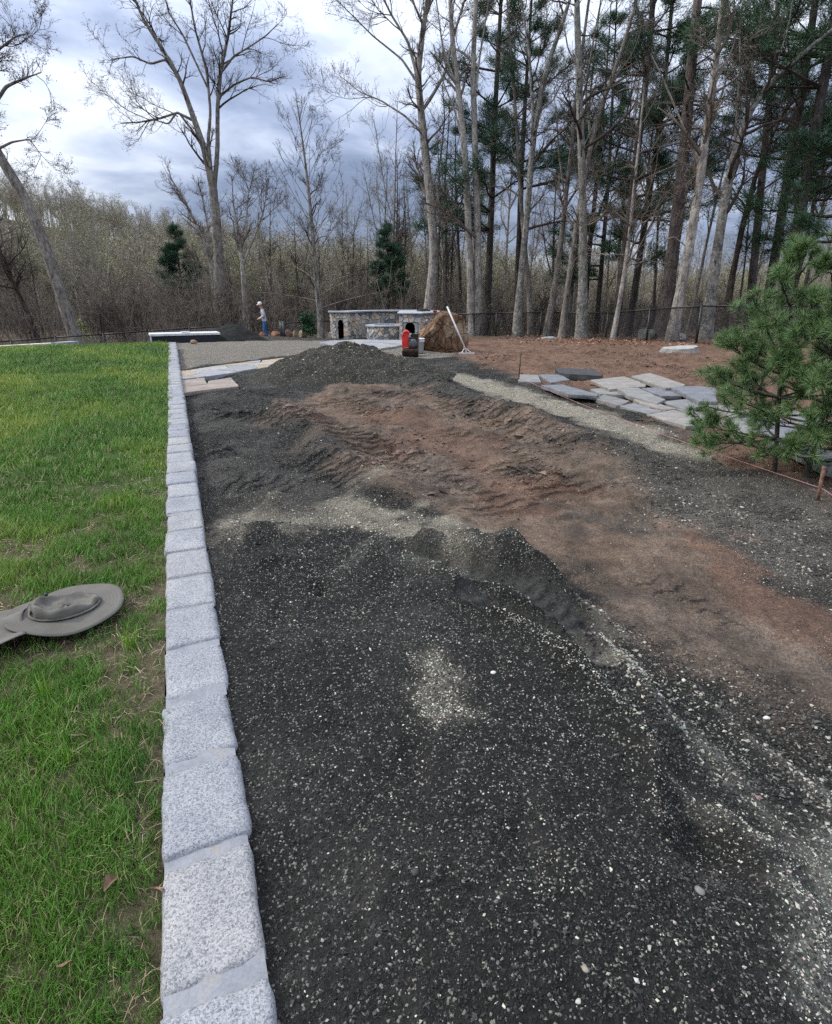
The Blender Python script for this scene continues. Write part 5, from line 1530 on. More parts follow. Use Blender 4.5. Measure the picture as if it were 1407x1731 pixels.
g = Geo(); g.tube([(-.10 - .085 * math.cos(q), -.05, .45 + .14 * math.sin(q)) for q in np.linspace(.1, 3.0, 12)], .012, 6); cpart('tank_rim', g, plain('dark_red', (.35, .02, .02), .4), tank)
g = Geo(); g.tube([(-.19, .22, .18), (-.19, .34, .50), (-.19, .40, .78), (.19, .40, .78), (.19, .34, .50), (.19, .22, .18)], .015, 8); cpart('handle', g, m_eng)
g = Geo(); [g.tube([(a, -.20, .17), (a, -.20, .40), (a, .14, .52), (a, .2, .18)], .012, 6) for a in (-.02, .19)]; cpart('roll_frame', g, m_rusty)

# ================================================================== buckets and hand tools by the boulder
def bucket(name, P, r0, r1, h, m, label):
    o = empty(name, P, label, 'bucket')
    obj('body', Geo().lathe([(.001, .005), (r0, 0), (r1, h), (r1 + .012, h), (r1 + .012, h - .03), (r1 - .004, h - .03), (r1 - .012, h), (r0 - .01, .02), (.001, .02)], 22).mesh('body', True), m, o)
    obj('rib', Geo().lathe([(r1 + .002, h * .78), (r1 + .014, h * .8), (r1 + .014, h * .84), (r1 + .002, h * .86)], 22).mesh('rib', True), m, o)
    obj('bail', Geo().tube([(math.cos(q) * (r1 + .015), -.06 - .02 * math.sin(q), h - .05 - math.sin(q) * .16) for q in np.linspace(0, math.pi, 12)], .004, 5).mesh('bail'), m_steel, o)
    return o
P = at_f(708, 589.5, 15.9); P[2] = float(bed_at(P[0], P[1])[0])
bucket('white_bucket', P, .125, .145, .37, plain('white_plastic', (.72, .75, .78), .4, .4, 0, .06, 8), 'white plastic bucket behind the red compactor')
P = at_f(777, 567, 19.0); P[2] = float(bed_at(P[0], P[1])[0])
bucket('grey_bucket', P, .2, .25, .52, plain('galvanised', (.16, .17, .18), .5, .4, .3, .15, 8), 'dark grey tub behind the brown boulder')

def rod(a, b, fa, fb): return at_f(a, b, 1) 
foot = on_bed(789, 597); fF = foot @ FW
topP = at_f(756, 518, fF - .05)
tl = empty('landscape_rake', foot, 'long white handled lute rake leaning on the brown boulder', 'rake')
m_alu = plain('aluminium', (.62, .62, .60), .35, .5, .3, .06, 20)
obj('pole', Geo().tube([np.array([0, 0, .06]), topP - foot], .021, 8).mesh('pole', True), plain('white_pole', (.75, .74, .70), .45, .4, 0, .06, 10), tl)
d_ = (topP - foot); d_ /= np.linalg.norm(d_)
g = Geo(); c0 = np.array([0, 0, .06]) + d_ * .12
g.tube([c0, RT * -.13 + [0, 0, .04]], .012, 6); g.tube([c0, RT * .13 + [0, 0, .04]], .012, 6); obj('brace', g.mesh('brace'), m_alu, tl)
g = Geo(); M_ = Matrix.Rotation(-YAW + .12, 3, 'Z'); g.box((0, 0, .03), (.40, .07, .045), 0, M_); g.box((0, 0, .005), (.40, .02, .03), 0, M_); obj('head', g.mesh('head'), m_alu, tl)
foot = on_bed(713.5, 592); topP = at_f(722, 543, foot @ FW + .2)
tl = empty('hand_tamper', foot, 'thin black handled tamper propped against the brown boulder', 'tamper')
obj('shaft', Geo().tube([np.array([0, 0, .03]), topP - foot], .016, 7).mesh('shaft', True), m_eng, tl)
obj('foot_plate', Geo().box((0, 0, .02), (.16, .10, .035), -YAW).mesh('foot_plate'), m_rusty, tl)
obj('grip', Geo().tube([topP - foot - [0, 0, .02], topP - foot + [0, 0, .05]], .03, 8).mesh('grip', True), plain('grip_grey', (.35, .35, .36), .5), tl)
A_, B_ = at_f(769, 545, 18.6), at_f(780, 533, 18.6)
A_[2] -= .6
o = obj('garden_stake', Geo().tube([A_, B_], .013, 6).mesh('garden_stake', True), plain('pale_wood', (.42, .36, .26), .8)); tag(o, 'thin pale stick standing in the grey tub', 'stick')

# ================================================================== worker
def skin_mesh(name, nodes, edges, sub=2):
    me = bpy.data.meshes.new(name)
    me.from_pydata([n[0] for n in nodes], edges, [])
    o = bpy.data.objects.new(name, me); COL.objects.link(o)
    md = o.modifiers.new('skin', 'SKIN'); md.use_smooth_shade = True
    for v, n in zip(me.skin_vertices[0].data, nodes):
        v.radius = n[1] if isinstance(n[1], tuple) else (n[1], n[1])
    me.skin_vertices[0].data[0].use_root = True
    ss = o.modifiers.new('sub', 'SUBSURF'); ss.levels = sub; ss.render_levels = sub
    dg = bpy.context.evaluated_depsgraph_get()
    res = bpy.data.meshes.new_from_object(o.evaluated_get(dg))
    bpy.data.objects.remove(o); bpy.data.meshes.remove(me)
    return res
PW = at_f(450, 575, 30.6)
PW[2] = at_f(450, 575.5, 30.6)[2]
# local axes: x = the way he faces (to the left in the picture), y = his left, z = up
N = [((0, 0, .95), (.15, .13)), ((.01, 0, 1.12), (.15, .12)), ((.05, 0, 1.32), (.18, .13)), ((.07, 0, 1.44), (.10, .09)), ((.10, 0, 1.52), (.055, .055)), ((.14, 0, 1.62), (.080, .092)), ((.16, 0, 1.70), (.085, .095)), ((.15, 0, 1.76), (.06, .07)),
     ((.06, .19, 1.41), .068), ((.00, .25, 1.18), .055), ((.22, .17, 1.03), .042), ((.29, .12, 1.01), (.045, .025)),
     ((.06, -.19, 1.41), .068), ((.02, -.26, 1.17), .055), ((.24, -.17, 1.05), .042), ((.31, -.12, 1.02), (.045, .025)),
     ((.00, .09, .88), .105), ((.05, .11, .50), .072), ((-.05, .11, .09), .050), ((.02, .115, .045), .046), ((.13, .12, .035), .040),
     ((.00, -.09, .88), .105), ((-.02, -.11, .50), .072), ((-.13, -.11, .10), .050), ((-.07, -.115, .045), .046), ((.05, -.12, .035), .040)]
E = [(0, 1), (1, 2), (2, 3), (3, 4), (4, 5), (5, 6), (6, 7), (2, 8), (8, 9), (9, 10), (10, 11), (2, 12), (12, 13), (13, 14), (14, 15), (0, 16), (16, 17), (17, 18), (18, 19), (19, 20), (0, 21), (21, 22), (22, 23), (23, 24), (24, 25)]
me = skin_mesh('worker_body', N, E)
MS = [plain('skin', (.42, .22, .15), .6, .3, 0, .08, 20), plain('grey_shirt', (.42, .43, .47), .9, .1, 0, .12, 14, .3), plain('jeans', (.055, .12, .26), .9, .1, 0, .3, 12, .3), plain('work_boots', (.30, .20, .14), .8)]
for q in MS: me.materials.append(q)
for f_ in me.polygons:
    c = f_.center
    if c.z > 1.49: k_ = 0
    elif (c.x > .225 and .93 < c.z < 1.12): k_ = 0
    elif c.z > .93 or (c.z > .80 and abs(c.y) > .21): k_ = 1
    elif c.z > .10: k_ = 2
    else: k_ = 3
    f_.material_index = k_
fd = -RT
wk = empty('person', PW, 'worker in white cap, grey long sleeve shirt and blue jeans standing by the dark heap', 'person', None, math.atan2(fd[1], fd[0]) + .25)
obj('body', me, None, wk)
g = Geo(); g.lathe([(.101, -.02), (.104, .03), (.09, .075), (.05, .105), (.002, .115)], 18, Matrix.Translation((.155, 0, 1.715)) @ Matrix.Rotation(R_(10), 4, 'Y'))
cap_ = obj('cap', g.mesh('cap', True), plain('white_cap', (.72, .72, .70), .85), wk)
g = Geo(); u, v = np.meshgrid(np.linspace(0, 1, 5), np.linspace(-1, 1, 7), indexing='ij')
V = np.stack([.235 + .085 * u * (1 - .3 * v ** 2), v * .075 * (1 - .25 * u), 1.705 - .02 * u - .015 * v ** 2], -1).reshape(-1, 3)
i, j = np.meshgrid(np.arange(4), np.arange(6), indexing='ij'); Qv = np.stack([i * 7 + j, (i + 1) * 7 + j, (i + 1) * 7 + j + 1, i * 7 + j + 1], -1).reshape(-1, 4)
g.add(V, Qv); vz = obj('visor', g.mesh('visor', True), None, cap_); vz.data.materials.append(bpy.data.materials['white_cap']); vz.modifiers.new('t', 'SOLIDIFY').thickness = .008
g = Geo(); g.tube([(.235, 0, 1.66), (.262, 0, 1.635), (.240, 0, 1.62)], [.010, .016, .010], 6); [g.lathe([(0, -.011), (.008, -.006), (.011, 0), (.008, .006), (0, .011)], 8, Matrix.Translation((.225, s_ * .035, 1.665))) for s_ in (-1, 1)]
[g.tube([(.15, s_ * .092, 1.68), (.145, s_ * .100, 1.655), (.155, s_ * .094, 1.63)], .014, 6) for s_ in (-1, 1)]
obj('face', g.mesh('face', True), MS[0], wk)
hair = Geo().lathe([(.096, .0), (.100, .05), (.095, .09)], 16, Matrix.Translation((.145, 0, 1.64))); 
obj('hair', hair.mesh('hair', True), plain('grey_hair', (.20, .18, .16), .9), wk)
g = Geo()
for s_ in (-1, 1):
    for q in range(4):
        b0 = np.array([.30, s_ * (.125 - .018 * (q - 1.5)), 1.0])
        g.tube([b0 + [0, 0, .01], b0 + [.035, -s_ * .01, -.005], b0 + [.045, -s_ * .02, -.03]], [.010, .009, .007], 5)
    g.tube([[.285, s_ * .09, 1.015], [.31, s_ * .065, 1.02], [.33, s_ * .06, 1.005]], [.011, .010, .008], 5)
obj('fingers', g.mesh('fingers', True), MS[0], wk)

# ================================================================== trees
def bark(name, dark, light, scale=9, moss=None, lich=0.0):
    m, t, p = material(name, .92, .12)
    co = wcoord(t)
    st = t.noise(t.mapping(co, scale=(1, 1, .22)), scale, 6, .7, .6)
    n2 = t.noise(co, 1.6, 4, .6)
    c = t.ramp(st, [(.36, tuple(q * .7 for q in dark)), (.46, tuple(q * .55 + w_ * .45 for q, w_ in zip(light, dark))), (.60, light)])
    c = t.mix(1.0, c, t.ramp(n2, [(.3, .62), (.7, 1.25)]), 'MULTIPLY')
    c = t.mix(1.0, c, t.ramp(t.noise(co, 5.5, 5, .7), [(.35, .6), (.55, 1.1)]), 'MULTIPLY')
    if lich:
        c = t.mix(t.ramp(t.noise(co, 7, 5, .75), [(.60 - lich * .1, 0.0), (.68, .8)]), c, (.42, .44, .40))
    t.l(c, p.inputs['Base Color']); bump(t, p, st, 1.0, .05)
    return m
m_bgrey = bark('grey_bark', (.11, .095, .08), (.25, .225, .195))
m_bpale = bark('pale_bark', (.17, .15, .13), (.37, .335, .295), 11, None, .3)
m_blich = bark('lichen_bark', (.09, .082, .07), (.24, .225, .20), 13, None, 1.0)
m_bdark = bark('dark_bark', (.030, .026, .022), (.085, .07, .058))
m_bpine = bark('pine_bark', (.035, .031, .029), (.095, .082, .073), 14)
m_twig = plain('twigs', (.145, .122, .100), .9, .1, 0, .2, 2)
m_twigd = plain('dark_twigs', (.060, .048, .040), .9, .1, 0, .2, 2)
m_twigp = plain('haze_pale_twigs', (.25, .22, .165), .9, .1, 0, .2, 2)  # twig colour lightened to stand in for haze over the far woods
def leafmat(name, a, b, tr=.25):
    m, t, p = material(name, .6, .25)
    n = t.noise(wcoord(t), 1.2, 4, .6)
    t.l(t.ramp(n, [(.3, a), (.7, b)]), p.inputs['Base Color'])
    return m
m_bud = leafmat('buds', (.10, .060, .050), (.15, .10, .075))
m_spring = leafmat('spring_leaves', (.18, .20, .065), (.30, .31, .11))
m_tanleaf = leafmat('tan_leaves', (.21, .195, .145), (.30, .28, .21))
m_needle = leafmat('pine_needles', (.026, .066, .032), (.064, .128, .058))
m_needle2 = leafmat('pine_needles_blue', (.026, .066, .038), (.060, .122, .066))

def resample(P, R, k):
    P = np.asarray(P, float); s = np.concatenate([[0], np.cumsum(np.linalg.norm(np.diff(P, axis=0), axis=1))]); s /= s[-1]
    u = np.linspace(0, 1, k)
    # smooth the corners a little
    Q = np.stack([np.interp(u, s, P[:, i]) for i in range(3)], 1); Rr = np.interp(u, s, R)
    for _ in range(2):
        Q[1:-1] = Q[1:-1] * .5 + (Q[:-2] + Q[2:]) * .25
    return Q, Rr
def spawn(P, R, n, r, t0=.25, t1=1.0, ang=(35, 60), ln=(.3, .5), rad=.5, k=6, upb=.15, wig=.18, rmin=.004, lensrc=None, droop=0.0, taper=.25):
    """n child branches from parent polylines P (m, kp, 3): all at once"""
    m, kp, _ = P.shape
    plen = np.linalg.norm(np.diff(P, axis=1), axis=2).sum(1)
    pr = plen / plen.sum()
    idx = r.choice(m, n, p=pr)
    t = t0 + (t1 - t0) * r.uniform(0, 1, n) ** .85
    x = t * (kp - 1); i0 = np.minimum(x.astype(int), kp - 2); fr = (x - i0)[:, None]
    base = P[idx, i0] * (1 - fr) + P[idx, i0 + 1] * fr
    tan = P[idx, i0 + 1] - P[idx, i0]; tan /= np.linalg.norm(tan, axis=1, keepdims=True) + 1e-9
    rb = R[idx, i0] * (1 - fr[:, 0]) + R[idx, i0 + 1] * fr[:, 0]
    rv = r.normal(0, 1, (n, 3)); side = rv - (rv * tan).sum(1, keepdims=True) * tan; side /= np.linalg.norm(side, axis=1, keepdims=True) + 1e-9
    a = np.radians(r.uniform(ang[0], ang[1], n))[:, None]
    d = tan * np.cos(a) + side * np.sin(a); d[:, 2] += upb; d /= np.linalg.norm(d, axis=1, keepdims=True)
    L = (lensrc if lensrc is not None else plen[idx]) * r.uniform(ln[0], ln[1], n) * (1.15 - .6 * t)
    pts = [base]; cur = base; dd = d
    for q in range(k - 1):
        dd = dd + r.normal(0, wig, (n, 3)); dd[:, 2] += upb * .35 - droop; dd /= np.linalg.norm(dd, axis=1, keepdims=True)
        cur = cur + dd * (L / (k - 1))[:, None]; pts.append(cur)
    r0 = np.maximum(np.minimum(rb * rad, L * .035), rmin)
    Rr = r0[:, None] * np.linspace(1, taper, k)[None]
    return np.stack(pts, 1), np.maximum(Rr, rmin * .5)
def cones(P, R):
    """three-sided spikes for twigs: P (n, 2, 3)"""
    n = len(P); d = P[:, 1] - P[:, 0]; d /= np.linalg.norm(d, axis=1, keepdims=True) + 1e-9
    ref = np.where(np.abs(d[:, 2:]) > .8, [[1., 0, 0]], [[0, 0, 1.]])
    u = np.cross(d, ref); u /= np.linalg.norm(u, axis=1, keepdims=True) + 1e-9; v = np.cross(d, u)
    V = [P[:, 0] + R[:, None] * (math.cos(a) * u + math.sin(a) * v) for a in (0, 2.094, 4.189)] + [P[:, 1]]
    V = np.stack(V, 1).reshape(-1, 3); b = np.arange(n)[:, None, None] * 4
    return V, (b + np.array([[0, 1, 3], [1, 2, 3], [2, 0, 3]])[None]).reshape(-1, 3)
def leaves_at(P, n, r, size, spread):
    i = r.integers(0, len(P), n); c = P[i] + r.normal(0, spread, (n, 3))
    a = r.normal(0, 1, (n, 3)); a /= np.linalg.norm(a, axis=1, keepdims=True); b = np.cross(a, r.normal(0, 1, (n, 3))); b /= np.linalg.norm(b, axis=1, keepdims=True) + 1e-9
    s = size * r.uniform(.6, 1.4, n)[:, None]
    V = np.stack([c - a * s, c + b * s * .55, c + a * s, c - b * s * .55], 1).reshape(-1, 3)
    return V, np.arange(n * 4).reshape(-1, 4)
def crown(stems, r, n1, n2, n3, n4, L0, p):
    """branch levels under given stems: list of (P, R) polylines; returns limb tubes and twig spikes"""
    G = Geo(); K = 14
    SP = np.stack([resample(P, R, K)[0] for P, R in stems]); SR = np.stack([resample(P, R, K)[1] for P, R in stems])
    B1, R1 = spawn(SP, SR, n1, r, p.get('t0', .3), 1, p.get('a1', (35, 60)), p.get('l1', (.25, .45)), .55, 9, p.get('up', .15), p.get('wig', .16), p.get('rmin', .012), L0)
    G.add(*tubes(B1, R1, 5))
    A = np.concatenate([B1]); RA = R1
    B2, R2 = spawn(A, RA, n2, r, .2, 1, p.get('a2', (30, 60)), (.35, .65), .6, 6, p.get('up', .15), .2, p.get('rmin', .012) * .7)
    # stems' own upper ends carry side branches too
    B2b, R2b = spawn(SP, SR, n2 // 3, r, max(p.get('t0', .3), .45), 1, (35, 65), (.05, .14), .4, 6, p.get('up', .15), .2, p.get('rmin', .012) * .7, L0)
    B2 = np.concatenate([B2, B2b]); R2 = np.concatenate([R2, R2b])
    G.add(*tubes(B2, R2, 4))
    B3, R3 = spawn(B2, R2, n3, r, .15, 1, (25, 60), (.35, .7), .6, 4, p.get('up', .15), .22, p.get('rmin', .012) * .5)
    G.add(*tubes(B3, R3, 3))
    T4, R4 = spawn(B3, R3, n4, r, .1, 1, (20, 60), (.3, .7), .7, 2, .1, .1, p.get('rmin', .012) * .42)
    G.add(*[q for q in (lambda v, t: (v, None, t))(*cones(T4, R4[:, 0]))])
    return G, T4[:, 1]
def stem(pts, f, wmul=1.0, df=0.0):
    """trunk from photo points (x, y, width in px): real place at f metres ahead, real radius"""
    n = len(pts)
    P = [at_f(a, b, f + df * i / max(n - 1, 1)) for i, (a, b, w_) in enumerate(pts)]
    R = [w_ * px_m(b, f) / 2 * wmul for a, b, w_ in pts]
    return np.array(P), np.array(R)
def flare(P, R):
    """root flare and burial at the foot"""
    P = np.concatenate([[P[0] - [0, 0, .5]], P]); R = np.concatenate([[R[0] * 1.5], R]); R[1] *= 1.22
    return P, R
def trunk_mesh(stems, sides=14, k=40, seed=0):
    G = Geo()
    for s_i, (P, R) in enumerate(stems):
        Q, Rr = resample(P, R, k)
        rr = np.random.default_rng(seed + s_i)
        V, F = tubes(Q[None], Rr[None], sides)
        nz = fbm(V[:, 0] * 3 + V[:, 1] * 2 + seed, V[:, 2] * 1.2, 1.6, 3, seed + 7)
        cen = np.repeat(Q, sides, 0)
        V = cen + (V - cen) * (1 + .13 * nz)[:, None]
        G.add(V, F)
    return G
def tree(name, label, cat, stems, main_n, m_tr, m_tw, seed, n=(14, 90, 700, 3500), L0=14, prm=None, leaf=None, group=None, k=34):
    """stems[:main_n] are trunks from the ground, the rest hand-placed limbs"""
    r = np.random.default_rng(seed)
    base = stems[0][0][0]
    o = empty(name, base, label, cat, group)
    stems = [s if i < main_n else (s[0], s[1] * .82) for i, s in enumerate(stems)]
    sts = [flare(*s) if i < main_n else s for i, s in enumerate(stems)]
    tm = trunk_mesh(sts, 12, k, seed)
    q = obj('trunk', tm.mesh('trunk', True), m_tr, o); q.location = tuple(-base)
    G, tips = crown(stems, r, *n, L0, prm or {})
    q = obj('crown', G.mesh('crown'), m_tw, o); q.location = tuple(-base)
    if leaf:
        V, F = leaves_at(tips, leaf[1], r, leaf[2], leaf[3])
        q = obj('foliage', mesh_np('foliage', V, F), leaf[0], o); q.location = tuple(-base); tag(q, kind='stuff')
    return o

DEC = dict(t0=.35, a1=(30, 58), l1=(.18, .36), up=.14)
# the leaning tree at the far left
f = 29.5
s0 = stem([(136, 600, 23), (131, 582, 22), (105, 505, 18), (75, 412, 17), (45, 340, 16), (0, 265, 15), (-38, 200, 13), (-50, 120, 9), (-45, 40, 5)], f)
s1_ = stem([(-38, 205, 8), (-5, 170, 7), (10, 146, 6), (42, 132, 4), (70, 122, 2)], f)
s2_ = stem([(-46, 150, 6), (-10, 90, 5), (25, 62, 3), (50, 55, 1.5)], f)
s3_ = stem([(-10, 255, 5), (20, 240, 4), (50, 235, 2.5), (70, 262, 1.2)], f)
tree('leaning_tree', 'bare tree with thick grey trunk leaning left out of the picture', 'tree', [s0, s1_, s2_, s3_], 1, m_bgrey, m_twigd, 1, (26, 200, 1500, 6500), 10, dict(t0=.60, a1=(30, 75), l1=(.16, .34), up=.05), (m_bud, 3500, .030, .05))
# the great forked tree
f = 40.0
s0 = stem([(376, 556, 25), (371, 450, 18), (366, 380, 16), (361, 320, 14), (346, 252, 11), (325, 192, 9), (303, 130, 7.5), (272, 78, 6), (240, 30, 4.5), (218, -30, 3)], f)
st_ = [s0,
 stem([(362, 322, 10), (368, 250, 9), (368, 180, 8), (373, 120, 7), (386, 60, 5.5), (396, -20, 3.5)], f),
 stem([(358, 300, 8), (352, 240, 7), (356, 190, 5.5), (350, 120, 5), (330, 50, 4), (318, -20, 3)], f),
 stem([(330, 205, 5.5), (300, 190, 4.5), (270, 200, 4), (238, 206, 3), (205, 208, 2)], f),
 stem([(305, 135, 5), (280, 100, 4.5), (255, 108, 4), (225, 95, 3), (188, 100, 2)], f),
 stem([(346, 255, 5), (325, 220, 4.5), (300, 187, 4), (285, 210, 3), (255, 200, 2), (230, 222, 1.5)], f),
 stem([(369, 165, 5), (395, 143, 4), (425, 130, 3), (455, 138, 2.5), (482, 128, 1.5)], f),
 stem([(372, 125, 5), (395, 95, 4), (420, 80, 3), (450, 60, 2.5), (470, 40, 1.5)], f),
 stem([(352, 150, 4), (310, 60, 4), (285, 20, 3), (275, -20, 2)], f)]
tree('forked_tree', 'tallest bare tree on the left, forking into several upright stems', 'tree', st_, 1, m_bgrey, m_twigd, 2, (44, 330, 2000, 8500), 14, dict(t0=.40, a1=(25, 60), l1=(.10, .32), up=.10, rmin=.012), (m_bud, 2600, .032, .05), k=44)
s0 = stem([(369, 556, 9), (363, 500, 8), (356, 440, 7), (330, 375, 5), (305, 325, 3), (288, 300, 1.5)], 41.5)
s1_ = stem([(356, 440, 5), (352, 390, 4), (345, 345, 2.5), (335, 310, 1.5)], 41.5)
tree('slim_tree', 'slim bare tree hugging the left side of the great forked trunk', 'tree', [s0, s1_], 1, m_bpale, m_twig, 3, (20, 150, 900, 3200), 8, DEC)
s0 = stem([(418, 556, 10), (413, 490, 9), (410, 445, 8), (404, 400, 5), (395, 350, 3), (392, 300, 1.5)], 38)
s1_ = stem([(411, 447, 6), (428, 405, 4.5), (445, 360, 3), (455, 300, 1.5)], 38)
s2_ = stem([(407, 415, 4), (416, 370, 3), (420, 330, 2), (430, 285, 1)], 38)
tree('small_bare_tree', 'small pale bare tree with spreading crown left of the worker', 'tree', [s0, s1_, s2_], 1, m_bpale, m_twig, 4, (24, 190, 1100, 3600), 8, DEC)
# the slender pyramid-shaped young tree
f = 27.5
s0 = stem([(544, 572, 11), (540, 530, 9), (535, 470, 7.5), (530, 410, 6.5), (523, 330, 5), (512, 240, 3), (500, 158, 1)], f)
r = np.random.default_rng(44)
lim = [s0]
for q in range(46):
    tt = .16 + .78 * q / 46 + r.uniform(-.01, .01)
    Pm, Rm = resample(s0[0], s0[1], 60); i_ = int(tt * 59); b0 = Pm[i_]
    a_ = q * 2.4 + r.uniform(-.4, .4); L = 3.9 * (1 - tt) ** .8 * r.uniform(.75, 1.1) + .3
    el = (.05 + 1.2 * tt if tt < .3 else .62 + .42 * tt) + r.uniform(-.1, .1)
    h_ = np.array([math.cos(a_), math.sin(a_), 0])
    pts = [b0 + h_ * L * u_ * math.cos(el) + np.array([0, 0, L * (u_ * math.sin(el) + .12 * u_ * u_ * (1 if tt > .35 else -.8))]) for u_ in np.linspace(0, 1, 6)]
    lim.append((np.array(pts), np.linspace(max(.012, Rm[i_] * .24), .006, 6)))
tree('young_tree', 'slender young bare tree with even pyramid of fine branches', 'tree', lim, 1, m_bgrey, m_twigd, 5, (110, 520, 1900, 4200), 2.6, dict(t0=.2, a1=(22, 45), l1=(.2, .5), up=.14, rmin=.008))
# tall trunk behind the stone counter
f = 33
st_ = [stem([(721, 572, 21), (725, 530, 19), (731, 470, 17), (735, 430, 15.5), (727, 330, 14), (714, 210, 13), (706, 130, 11), (714, 60, 9), (726, -20, 7)], f),
 stem([(712, 190, 7), (732, 160, 6.5), (752, 125, 6), (770, 50, 5), (795, -30, 4)], f),
 stem([(706, 130, 7), (690, 70, 5.5), (662, 25, 4.5), (640, -20, 3.5)], f),
 stem([(716, 225, 4.5), (684, 195, 4), (645, 170, 3), (608, 155, 2), (575, 128, 1)], f),
 stem([(706, 140, 5), (680, 100, 4), (630, 60, 3), (590, 20, 2), (560, -10, 1.2)], f),
 stem([(727, 330, 4), (745, 270, 3.5), (752, 200, 3), (748, 140, 2)], f)]
tree('tall_tree', 'tall bare tree rising straight behind the stone counter', 'tree', st_, 1, m_bpale, m_twig, 6, (34, 260, 1600, 6500), 13, dict(t0=.38, a1=(30, 62), l1=(.12, .32), up=.1, rmin=.011), (m_bud, 1500, .03, .05), k=44)
TREES = [
 ('twin_trunk_tree', 'twin pale trunks rising side by side from one foot near the rake', [
   [(797, 560, 14), (796, 480, 12), (791, 350, 11.5), (785, 240, 10.5), (775, 150, 9), (765, 70, 8), (760, -30, 6)], [(808, 561, 14), (809, 480, 12), (807, 350, 11), (803, 240, 10), (800, 110, 9), (806, -30, 7)],
   [(803, 160, 5), (812, 90, 4), (822, 30, 3), (830, -20, 2)], [(787, 260, 4), (770, 190, 3.5), (750, 140, 3), (735, 90, 2)], [(775, 150, 5), (750, 90, 4), (742, 30, 3), (735, -20, 2)], [(800, 105, 5), (782, 88, 4), (765, 80, 3)]], 31, 2, 'bpale', (14, 90, 600, 2600)),
 ('lichen_tree', 'grey trunk with lichened foot that forks high and leans right', [
   [(874, 560, 13), (880, 480, 11), (890, 380, 10.5), (897, 290, 10), (905, 210, 9), (925, 110, 8), (948, 50, 7), (972, -30, 5.5)], [(899, 265, 7), (901, 180, 6.5), (895, 90, 5.5), (882, 0, 4), (878, -40, 3)], [(910, 190, 4), (935, 170, 3), (960, 120, 2)]], 29, 1, 'blich', (14, 90, 600, 2400)),
 ('slim_trunk_tree', 'slim grey trunk just right of the lichened fork tree', [
   [(898, 553, 9), (893, 470, 8), (884, 385, 7), (878, 290, 6), (872, 190, 5), (862, 60, 3.5), (855, -30, 2.5)], [(880, 300, 3), (862, 240, 2.5), (845, 200, 1.5)]], 31, 1, 'bgrey', (14, 90, 500, 2000)),
 ('curved_tree', 'gently curved grey trunk crossing the lichened one, third from the thick mottled trunk', [
   [(926, 553, 11), (937, 490, 9.5), (948, 420, 9), (956, 340, 8), (966, 260, 7), (972, 180, 6), (985, 80, 5), (1000, -30, 4)], [(956, 340, 4), (945, 260, 3.5), (940, 180, 2.5)]], 29, 1, 'bgrey', (12, 80, 500, 2000)),
 ('slanting_tree', 'slanting grey trunk that passes behind the mottled trunk and leans right', [
   [(950, 567, 11), (958, 500, 10), (968, 430, 9.5), (982, 340, 9), (998, 250, 8), (1020, 170, 7), (1050, 90, 6), (1085, -30, 4.5)], [(1000, 245, 5), (990, 150, 4.5), (1005, 60, 3.5), (1020, -20, 2.5)], [(1020, 170, 4), (1055, 150, 3), (1090, 150, 2)]], 27, 1, 'bgrey', (14, 90, 500, 2200)),
 ('mottled_tree', 'thick straight trunk mottled with white lichen in front of the fence', [
   [(983, 569, 19), (986, 480, 15), (986, 400, 14), (985, 300, 13), (981, 200, 12), (978, 100, 11), (975, -30, 9)], [(985, 250, 4), (1003, 215, 3), (1015, 160, 2)], [(979, 120, 4), (960, 80, 3), (950, 20, 2)]], 26, 1, 'blich', (10, 70, 400, 1800)),
 ('dead_twig_tree', 'thin pale trunk with many dead side twigs by the fence post', [
   [(1036, 574, 9), (1046, 520, 7.5), (1056, 460, 7), (1064, 400, 6), (1072, 320, 5), (1082, 230, 4), (1090, 140, 3)], [(1058, 450, 2.5), (1095, 440, 2), (1135, 448, 1)], [(1060, 430, 2.2), (1020, 430, 1.8), (985, 420, 1)], [(1066, 390, 2), (1105, 365, 1.6), (1150, 372, 1)]], 24.5, 1, 'bpale', (34, 160, 700, 1600)),
 ('pale_leaning_tree', 'pale smooth trunk leaning right in front of the reddish pine trunk', [
   [(1136, 574, 19), (1149, 500, 16), (1165, 420, 15), (1180, 330, 14), (1195, 220, 12.5), (1210, 110, 11), (1228, -30, 9)], [(1186, 290, 4), (1150, 200, 4), (1120, 130, 3), (1100, 90, 2)], [(1165, 420, 2.5), (1140, 400, 2), (1110, 410, 1)], [(1205, 150, 5), (1240, 80, 4), (1260, -10, 3)]], 22.5, 1, 'bpale', (14, 90, 500, 2200)),
 ('bent_tree', 'rough trunk whose pale limb bends far right across the pines', [
   [(1192, 574, 21), (1203, 490, 18), (1216, 400, 16), (1235, 290, 13), (1258, 205, 11), (1295, 145, 9), (1345, 100, 7.5), (1420, 40, 6)], [(1240, 270, 6), (1246, 200, 5), (1252, 110, 4), (1250, 10, 3)], [(1300, 140, 4), (1330, 60, 3.5), (1345, -20, 2.5)]], 23.5, 1, 'blich', (16, 100, 600, 2400)),
 ('dark_leaning_tree', 'dark thin trunk leaning right behind the bent tree', [
   [(1222, 570, 11), (1238, 470, 9.5), (1256, 380, 9), (1280, 290, 7), (1310, 220, 5), (1340, 160, 3)], [(1256, 380, 5), (1275, 330, 4), (1320, 300, 3), (1380, 270, 2)]], 26, 1, 'bdark', (16, 100, 500, 1800)),
 ('leaning_snag', 'dark dead trunk leaning left near the left edge below the hill', [
   [(70, 590, 8), (48, 530, 7.5), (25, 485, 7), (0, 430, 6), (-20, 380, 4)], [(25, 485, 3), (32, 460, 2), (45, 440, 1)]], 33, 1, 'bdark', (14, 60, 300, 1000)),
]
